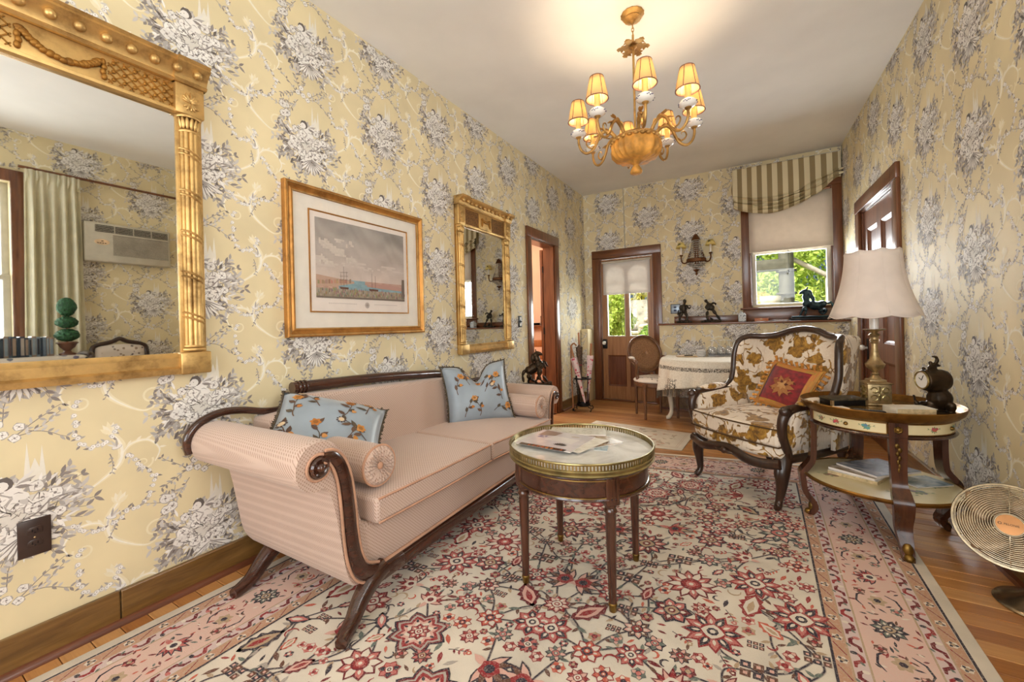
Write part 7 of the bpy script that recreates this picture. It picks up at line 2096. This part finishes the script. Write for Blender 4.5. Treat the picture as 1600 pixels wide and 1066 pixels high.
for p0, p1, r in (((.02, -.05, .10), (.035, -.05, .175), .026), ((.03, -.05, .165), (.035, -.05, .19), .013), ((.025, -.05, .18), (.045, -.052, .215), .016), ((.015, -.05, .11), (.035, -.055, .06), .017), ((.035, -.055, .065), (.07, -.05, .033), .012), ((.03, -.045, .11), (.0, -.045, .065), .017), ((.0, -.045, .07), (-.02, -.045, .033), .012), ((.04, -.05, .165), (.07, -.045, .2), .010), ((.07, -.045, .2), (.065, -.03, .235), .009), ((.02, -.05, .165), (-.005, -.05, .2), .010), ((.05, -.05, .11), (.105, -.04, .04), .012), ((-.005, -.05, .195), (.0, -.03, .23), .009)):
    b.ell(p0, p1, r)
b.build('groom', M_bz, ht, 180, remesh=.0042)

# ================================================================== plates on the walls
def plate(name, label, loc, rz, w, h, m, dev, cat):
    t = thing(name, label, cat, loc, rz)
    MB().box(-w / 2, w / 2, -.006, 0, -h / 2, h / 2).build('cover_plate', m, t, 0, .003)
    return t
M_brn = m_plain('brown_bakelite', (58, 42, 36), .3, var=.1)
ol = plate('wall_outlet', 'dark brown duplex outlet low on the papered wall at the left edge', (0, .334, .416), PI / 2, .075, .122, M_brn, 0, 'outlet')
for z in (-.021, .021):
    d = MB().prism([(-.017 + (.0 if True else 0), -.008), (.017, -.008), (.017, .008), (.010, .0145), (-.010, .0145), (-.017, .008)], -.0085, -.006, 'y', tr(0, 0, z)).build('receptacle', M_brn, ol, 0, .001)
    for x in (-.006, .006): MB().box(x - .0012, x + .0012, -.0092, -.0084, z - .001, z + .008).build('slot', M_black, d, 0)
    MB().sphere((0, -.0086, z - .004), (.0022, .0006, .0022), 8, 4).build('slot', M_black, d, 60)
MB().sphere((0, -.0065, 0), (.003, .0015, .003), 8, 4).build('screw', M_antique, ol, 60)
sw_ = plate('light_switch', 'black and white light switch on the wall left of the doorway', (0, 3.622, 1.115), PI / 2, .072, .118, M_black, 0, 'switch')
MB().box(-.012, .012, -.009, -.006, .018, .044).build('white_insert', M_porc, sw_, 0); MB().box(-.012, .012, -.009, -.006, -.044, -.018).build('white_insert', M_porc, sw_, 0)
MB().box(-.005, .005, -.022, -.006, -.006, .008).build('toggle', M_black, sw_, 0, .002)
po = plate('wall_outlet', 'pale grey outlet plate on the far wall beside the striding statue', (1.205, BY, 1.235), 0, .11, .118, m_plain('grey_blue_plate', (150, 164, 178), .3, .4), 0, 'outlet')
MB().frame_rect(-.057, .057, -.061, .061, [(0, -.001), (0, -.008), (.006, -.008), (.006, -.001)]).build('plate_frame', M_black, po, 0)
for z in (-.02, .02): MB().box(-.02, .012, -.0085, -.006, z - .012, z + .012).build('receptacle', m_plain('navy_plastic', (52, 66, 96), .4) if z < 0 else bpy.data.materials['navy_plastic'], po, 0, .002)
# ================================================================== bay furniture (seen in the large mirror)
ax = thing('air_conditioner', 'beige wall air conditioner mirrored in the large gilt mirror', 'air conditioner', (BAYX, 1.56, 1.99), -PI / 2)
M_acb = m_plain('beige_plastic', (192, 184, 166), .45, var=.04)
MB().box(-.33, .33, -.10, 0, -.19, .19).build('housing', M_acb, ax, 0, .012)
MB().box(-.31, .26, -.104, -.099, .10, .165).build('vent_recess', M_black, ax, 0)
for k in range(4): MB().box(-.31, .26, -.109, -.103, .107 + .015 * k, .111 + .015 * k).build('louver', M_acb, ax, 0)
for k in range(5): MB().box(-.312 + .1425 * k, -.306 + .1425 * k, -.110, -.103, .10, .165).build('vent_divider', M_acb, ax, 0)
gr = MB().box(-.31, .13, -.103, -.099, -.12, .08).build('grille', m_plain('grille_grey', (136, 126, 112), .5), ax, 0)
for k in range(16): MB().box(-.31, .13, -.106, -.102, -.115 + .012 * k, -.111 + .012 * k).build('grille_slat', M_acb, gr, 0)
cpn = MB().lathe([(.0, 0), (.055, 0), (.055, .003), (.0, .003)], 28, tr(.21, -.1, 0) @ rotm('X', PI / 2), sy=.5).build('control_panel', m_plain('peach_label', (226, 194, 156), .5), ax, 40)
for k in range(4): MB().box(.18 + .018 * k, .191 + .018 * k, -.105, -.1025, -.014, -.007).build('button', M_ink, cpn, 0)
MB().box(.2, .215, -.105, -.1025, .006, .013).build('display', M_ink, cpn, 0)
# curtain
M_curt = m_translucent('sheer_curtain', (250, 246, 228), trans=.55)
cu = thing('window_curtain', 'pale green-yellow pleated curtain hanging beside the bay window', 'curtain', (BAYX - .09, 1.04, 0), -PI / 2)
def cur(u, v):
    x = (u - .5) * (.34 + .06 * v); f = .032 * math.sin(u * 2 * PI * 5.5) * (.35 + .65 * min(1, v * 6)) + .008 * math.sin(u * 40 + v * 3)
    return (x, f, 2.56 - 2.5 * v)
MB().grid(70, 30, cur).build('cloth', M_curt, cu, 60, solid=.0015)
MB().tube([(-1.9, .03, 2.575), (.2, .03, 2.575)], .012, 10).build('curtain_rod', M_casing, cu, 60)
for k in range(6):
    MB().tube([(-.16 + .064 * k, 0, 2.56), (-.16 + .064 * k, -.012, 2.50), (-.155 + .064 * k, 0, 2.44)], (.004, .009, .003), 6).build('pinch_pleat', M_curt, cu, 60)
# console with cloth, books, topiary
co_ = thing('bay_console', 'cloth-topped console with dark carved ends mirrored below the curtain', 'console', (2.92, .62, 0), 0)
M_flo2 = m_floral('tapestry_cloth', (214, 204, 190), ((110, 100, 130), (80, 110, 90)), 16)
MB().box(-.17, .17, -.47, .47, .86, .925).build('padded_top', M_flo2, co_, 0, .025)
MB().box(-.16, .16, -.46, .46, .78, .86).build('frieze', M_walnut, co_, 0, .004)
for s in (-1, 1):
    MB().tube(smoothpath([(-.15, s * .47, .80), (-.19, s * .48, .87), (-.15, s * .49, .92), (.0, s * .495, .935), (.15, s * .49, .92), (.19, s * .48, .87)], 4), .022, 8).build('carved_end', M_walnut, co_, 60)
    for sx in (-1, 1): MB().lathe([(.02, 0), (.026, .03), (.018, .08), (.026, .5), (.03, .75), (.03, .80)], 12, tr(sx * .13, s * .42, 0)).build('leg', M_walnut, co_, 50)
R = random.Random(17)
y = .22; k = 0
tones = ((44, 60, 72), (70, 92, 110), (30, 34, 44), (96, 110, 124), (140, 120, 104), (54, 58, 70), (120, 134, 144), (80, 60, 60), (36, 50, 64), (160, 150, 140))
tn = ('slate', 'steel blue', 'black', 'grey blue', 'tan', 'charcoal', 'pale grey', 'brown', 'navy', 'cream')
cm = [m_plain('case_%d' % i, t, .3) for i, t in enumerate(tones)]
ordn = ('first', 'second', 'third', 'fourth', 'fifth', 'sixth', 'seventh', 'eighth', 'ninth', 'tenth', 'eleventh', 'twelfth', 'thirteenth', 'fourteenth', 'fifteenth', 'sixteenth', 'seventeenth', 'eighteenth', 'nineteenth', 'twentieth', 'twenty-first', 'twenty-second', 'twenty-third', 'twenty-fourth', 'twenty-fifth', 'twenty-sixth', 'twenty-seventh', 'twenty-eighth', 'twenty-ninth', 'thirtieth', 'thirty-first', 'thirty-second', 'thirty-third', 'thirty-fourth', 'thirty-fifth', 'thirty-sixth', 'thirty-seventh', 'thirty-eighth', 'thirty-ninth', 'fortieth')
cases = []
while y < .895:
    w = R.choice((.014, .015, .018, .024)); cases.append((y, w)); y += w + .001
for k, (y, w) in enumerate(cases):
    i = R.randrange(10); h = R.uniform(.15, .165); r = len(cases) - 1 - k
    t = thing('disc_case', '%s upright disc case on the console, %s from the topiary end' % (tn[i], ordn[min(r, 39)]), 'case', (2.92, y + w / 2, .926), 0, 'row of upright cases on the console')
    MB().box(-.06, .06, -w / 2, w / 2, 0, h).build('case_body', cm[i], t, 0, .001)
    MB().box(-.0612, -.0598, -w * .36, w * .36, .015, h - .015).build('spine_label', cm[(i * 3 + 4) % 10], t, 0)
tp = thing('topiary', 'three-ball green topiary in a brown urn on the console', 'topiary', (2.90, 1.0, .926))
M_urn = m_plain('terracotta_brown', (110, 72, 54), .5, var=.2)
MB().lathe([(.0, 0), (.05, 0), (.05, .012), (.028, .022), (.02, .035), (.03, .05), (.045, .065), (.055, .09), (.068, .10), (.06, .108), (.0, .108)], 24).build('urn', M_urn, tp, 50)
MB().tube([(0, 0, .1), (0, 0, .42)], .007, 8).build('stem', M_handle, tp, 60)
M_box = m_plain('boxwood_leaf', (40, 84, 50), .7, var=.5, scale=60, bump=1, bscale=140)
for z, rx_, rz_ in ((.165, .072, .05), (.272, .066, .047), (.40, .058, .075)):
    b = MB().sphere((0, 0, z), (rx_, rx_, rz_), 40, 26); R2 = random.Random(int(z * 100))
    b.v = [(x * (1 + R2.uniform(-.12, .1)), y * (1 + R2.uniform(-.12, .1)), z + R2.uniform(-.006, .006)) for x, y, z in b.v]
    b.build('foliage_ball', M_box, tp, 60)
# chair under the air conditioner
bc = thing('bay_chair', 'dark framed chair with striped floral back mirrored under the air conditioner', 'chair', (3.12, 1.45, 0), PI / 2 + PI)
bf = smoothpath([(-.19, .2, .45), (-.2, .22, .7), (-.2, .235, .93), (-.165, .24, .985), (-.06, .245, 1.015), (0, .245, 1.045), (.06, .245, 1.015), (.165, .24, .985), (.2, .235, .93), (.2, .22, .7), (.19, .2, .45)], 5)
MB().tube(bf, .021, 8).build('back_frame', M_walnut, bc, 60)
MB().grid(8, 8, lambda u, v: ((u - .5) * .36, .208 + .035 * v, .5 + .47 * v + .02 * math.sin(PI * u) * v)).build('back_panel', M_flo, bc, 60, solid=.03)
MB().box(-.22, .22, -.22, .2, .38, .45).build('seat', M_flo, bc, 0, .02)
for sx in (-1, 1):
    for sy in (-1, 1): MB().tube([(sx * .2, sy * .19, .39), (sx * .205, sy * .2, .2), (sx * .2, sy * .205, .0)], (.024, .02, .014), 8).build('leg', M_walnut, bc, 60)

# ================================================================== next room
shf = thing('wall_shelf', 'brown wall shelf in the peach room beyond the doorway', 'shelf', (-.75, 5.75, 0))
MB().box(-.4, .42, -.15, 0, 1.045, 1.07).build('board', M_casing_h, shf, 0, .003)
for x in (-.3, .32): MB().box(x - .015, x + .015, -.12, 0, .95, 1.045).build('bracket', M_casing, shf, 0, .003)
for i, (x, h, r) in enumerate(((-.76, .12, .035), (-.68, .13, .033))):
    t = thing('canister', ('black canister left of its twin on the far peach room shelf', 'black canister right of its twin on the far peach room shelf')[i], 'canister', (x, 5.67, 1.0705), 0, 'canisters on the shelf')
    MB().lathe([(.0, 0), (r, 0), (r, h), (.0, h)], 20).build('can', M_black, t, 50); MB().lathe([(.0, h), (r * 1.05, h), (r * 1.05, h + .02), (.0, h + .025)], 20).build('lid', M_black, t, 50)
pn = thing('skillet', 'black skillet beside the canisters on the peach room shelf', 'pan', (-.90, 5.665, 1.0705), 0)
MB().lathe([(.0, 0), (.07, 0), (.085, .035), (.08, .035), (.066, .005), (.0, .005)], 24).build('pan', M_black, pn, 50); MB().tube([(-.08, 0, .03), (-.2, 0, .045)], .008, 8).build('handle', M_black, pn, 60)
kc = thing('kitchen_chair', 'plain orange-brown wooden chair in the peach room beyond the doorway', 'chair', (-.48, 4.98, 0), .5)
M_pine = m_wood('pine_orange', (176, 106, 54), (206, 140, 82), 2, 1, .4, .3)
MB().box(-.2, .2, -.2, .2, .42, .45).build('seat', M_pine, kc, 0, .01)
for sx in (-1, 1):
    MB().box(sx * .18 - .018, sx * .18 + .018, .165, .2, 0, .87).build('back_post', M_pine, kc, 0, .004)
    MB().box(sx * .18 - .018, sx * .18 + .018, -.2, -.165, 0, .42).build('leg', M_pine, kc, 0, .004)
MB().box(-.19, .19, .172, .195, .76, .86).build('top_rail', M_pine, kc, 0, .006); MB().box(-.19, .19, .172, .195, .58, .64).build('lower_rail', M_pine, kc, 0, .006)
# unseen ceiling lamp, added to brighten the peach room
pl_ = thing('added_ceiling_lamp', 'round white ceiling lamp added to light the peach room', 'lamp', (-.9, 4.6, 2.62))
MB().lathe([(.0, 0), (.09, .01), (.13, .05), (.13, .075), (.0, .08)], 24).build('bowl', m_emit('lit_bowl', (255, 226, 186), 5), pl_, 60)
l = bpy.data.lights.new('peach_room_fill', 'POINT'); l.energy = 48; l.color = (1, .9, .78); l.shadow_soft_size = .25  # added fill, set well below the bowl to reach under the shelf
lo = bpy.data.objects.new('peach_room_fill', l); C.objects.link(lo); lo.parent = pl_; lo.location = (-.2, -.5, -.75)

# ================================================================== outside
M_grass = m_plain('lawn', (120, 140, 70), .9, var=.3, scale=3)
g = MB().box(-14, 16, 5.70, 26, -.7, -.5).build('ground', M_grass, None, 0); struct(g)
g2 = MB().box(3.72, 12, -8, 5.6, -.7, -.5).box(-6, 3.66, -14, -2.4, -.7, -.5).build('ground_side', M_grass, None, 0); struct(g2)
def leaf_mat(name, c1, c2):
    t = NT(name); v = t.co(); f = t.noise(v, 7, 3)
    col = t.ramp(f, [(.35, c1), (.65, c2)])
    d = t.n('ShaderNodeBsdfDiffuse'); t.l(col, d.inputs[0]); q = t.n('ShaderNodeBsdfTranslucent'); t.l(col, q.inputs[0])
    mx = t.n('ShaderNodeMixShader'); mx.inputs[0].default_value = .35; t.l(d.outputs[0], mx.inputs[1]); t.l(q.outputs[0], mx.inputs[2]); t.l(mx.outputs[0], t.out.inputs[0]); return t.m
LM = [leaf_mat('leaf_lime', (170, 196, 84), (214, 226, 130)), leaf_mat('leaf_green', (120, 160, 74), (176, 204, 110)), leaf_mat('leaf_yellow', (206, 202, 104), (236, 228, 150)), leaf_mat('leaf_deep', (96, 134, 70), (142, 176, 96))]
M_bark = m_wood('bark', (74, 64, 52), (110, 98, 82), 2, 1, .9, 0)
def shrub(name, label, cat, loc, r, n, m, seed, trunk=.3, ls=.05, group=None):
    t = thing(name, label, cat, loc, 0, group); rr = np.random.RandomState(seed)
    d = rr.normal(size=(n, 3)); d /= np.linalg.norm(d, axis=1)[:, None]; q = rr.uniform(.45, 1, (n, 1)) ** .6
    c = d * q * np.array(r) + np.array([0, 0, trunk + r[2]])
    bl_ = 1 + .25 * np.sin(d[:, :1] * 7 + seed) * np.cos(d[:, 2:3] * 6)
    c[:, :2] *= bl_
    u = rr.normal(size=(n, 3)); u /= np.linalg.norm(u, axis=1)[:, None]; w = np.cross(u, rr.normal(size=(n, 3))); w /= np.linalg.norm(w, axis=1)[:, None]
    s = ls * rr.uniform(.6, 1.3, (n, 1))
    V = np.stack([c - u * s, c + w * s * .45, c + u * s, c - w * s * .45], 1).reshape(-1, 3)
    me = bpy.data.meshes.new('foliage'); F = np.arange(4 * n).reshape(n, 4)
    me.from_pydata(V.tolist(), [], F.tolist()); me.materials.append(m)
    o = bpy.data.objects.new('foliage', me); C.objects.link(o); o.parent = t; o['kind'] = 'stuff'
    MB().tube([(0, 0, -.02), (.05, 0, trunk * .6 + .1), (-.03, .02, trunk + r[2])], (.06 * r[0] + .02, .045 * r[0] + .015, .02), 8).build('trunk', M_bark, t, 60)
    return t
gx = 'trees and shrubs in the garden'
shrub('garden_tree', 'lime green leafy tree filling the left pane of the back door', 'tree', (-.42, 8.3, -.5), (.36, .35, .6), 4200, LM[0], 1, 1.0, .05, gx)
shrub('garden_shrub', 'rounded green shrub low in the right pane of the back door', 'shrub', (.36, 8.2, -.5), (.34, .32, .6), 3200, LM[1], 2, .35, .05, gx)
shrub('garden_shrub', 'yellow-green shrub above the stones behind the back door', 'shrub', (-.6, 11.4, -.4), (1.7, .8, 1.0), 4600, LM[2], 3, 1.5, .07, gx)
shrub('garden_tree', 'large pale green tree at the top right of the far window view', 'tree', (4.2, 12.4, -.5), (2.4, 1.2, 2.2), 9000, LM[0], 4, 1.0, .09, gx)
shrub('garden_tree', 'deep green tree behind the post in the far window view', 'tree', (1.9, 16.2, -.5), (2.4, 1.0, 2.2), 7000, LM[1], 5, .8, .09, gx)
shrub('garden_shrub', 'bright lime feathery shrub right of the post outside the window', 'shrub', (2.84, 8.35, -.5), (.30, .3, .62), 3600, LM[0], 6, .85, .05, gx)
shrub('garden_shrub', 'lime shrub left of the post outside the window', 'shrub', (2.16, 8.3, -.5), (.30, .3, .45), 3000, LM[2], 7, 1.15, .05, gx)
shrub('garden_tree', 'dark green tree at the far right of the garden', 'tree', (9.4, 12.0, -.5), (2.0, 1.2, 2.6), 6000, LM[3], 8, .8, .09, gx)
shrub('garden_tree', 'dark green tree at the far left of the garden', 'tree', (-5.6, 11.5, -.5), (2.2, 1.2, 2.4), 6000, LM[3], 9, .8, .09, gx)
# dry stone bank seen through the door
sb_ = thing('stone_bank', 'pale dry stone retaining bank beyond the back door', 'stone wall', (-.6, 9.6, -.5))
M_st = [m_plain('stone_%s' % n, c, .9, var=.2, scale=8, bump=.4, bscale=20) for n, c in (('cream', (222, 206, 176)), ('pink', (214, 188, 166)), ('grey', (190, 184, 170)))]
R = random.Random(6)
MB().box(-1.6, 2.0, .18, .5, 0, 2.1).build('core', M_st[2], sb_, 0)
for j in range(13):
    x = -1.6 + R.uniform(0, .1)
    while x < 1.95:
        w = R.uniform(.16, .36); h = .155
        b = MB().sphere((0, 0, 0), (w * .5, .16, h * .5), 8, 6); b.v = [(max(-w * .46, min(w * .46, a * 1.25)), b_, max(-h * .46, min(h * .46, c * 1.2))) for a, b_, c in b.v]
        o = b.build('stone', R.choice(M_st), sb_, 50); o.location = (x + w / 2, .1 + .02 * j + R.uniform(-.03, .03), h * (j + .5)); o.rotation_euler = (0, R.uniform(-.06, .06), 0)
        x += w + .01
# spiral-stair post, rail, urn, white obelisk outside the window
M_post = m_plain('dark_painted_steel', (86, 86, 76), .6, var=.15)
po_ = thing('stair_post', 'thick dark stair post with collars outside the far window', 'post', (2.505, 7.6, -.5))
MB().lathe([(.0, 0), (.10, 0), (.10, 3.4), (.0, 3.4)], 20).build('pole', M_post, po_, 40)
for z in (1.0, 1.3, 1.62, 1.95, 2.3, 2.65): MB().lathe([(.1, z), (.135, z), (.135, z + .03), (.1, z + .03)], 20).build('collar', M_post, po_, 40)
MB().box(-.75, 0, -.1, .1, 2.33, 2.5).build('stair_tread', M_post, po_, 0, .01)
M_railm = m_plain('weathered_rail', (176, 172, 160), .6, var=.1)
ra = thing('hand_rail', 'pale sloping handrail on posts outside the far window', 'railing', (2.6, 7.7, -.5))
MB().tube([(0, 0, 2.5), (.42, .05, 2.22), (.95, .1, 1.9), (1.3, .1, 1.6)], .036, 10).build('rail', M_railm, ra, 60)
for x, z in ((.42, 2.22), (.9, 1.92)): MB().tube([(x, .06, 0), (x, .06, z)], .018, 8).build('post', M_railm, ra, 60)
ur = thing('garden_urn', 'tall pale stone urn on a pedestal left of the stair post', 'urn', (2.28, 7.3, -.5))
MB().box(-.09, .09, -.09, .09, 0, 1.15).build('pedestal', M_st[2], ur, 0, .01); MB().lathe([(.04, 1.15), (.07, 1.25), (.08, 1.4), (.11, 1.62), (.12, 1.80), (.14, 1.86), (.14, 1.92), (.0, 1.92)], 20).build('bowl', M_st[2], ur, 50)
ob = thing('garden_finial', 'white pointed garden finial at the right of the far window view', 'ornament', (3.32, 9.1, -.5))
MB().box(-.09, .09, -.09, .09, 0, 1.9).build('plinth', M_porc, ob, 0, .01); MB().lathe([(.085, 1.9), (.06, 2.05), (.001, 2.62)], 4, a0=PI / 4).build('spire', M_porc, ob, 0)
# neighbour's white clapboards outside the bay window
nb = thing('neighbour_siding', 'white clapboard wall of the neighbouring house outside the bay window', 'house', (5.6, .2, -.5))
M_sid = m_plain('white_siding', (238, 232, 226), .7, var=.03)
MB().box(.03, .2, -4, 4, 0, 5.2).build('sheathing', M_sid, nb, 0)
sd = None
for k in range(36):
    if sd is None:
        sd = MB().prism([(.0, 0), (-.028, 0), (-.004, .16), (.0, .16)], -4, 4, 'y').build('clapboard', M_sid, nb, 0); sd.location = (.03, 0, 0)
    else: link_copy(sd, nb, (.03, 0, .145 * k))
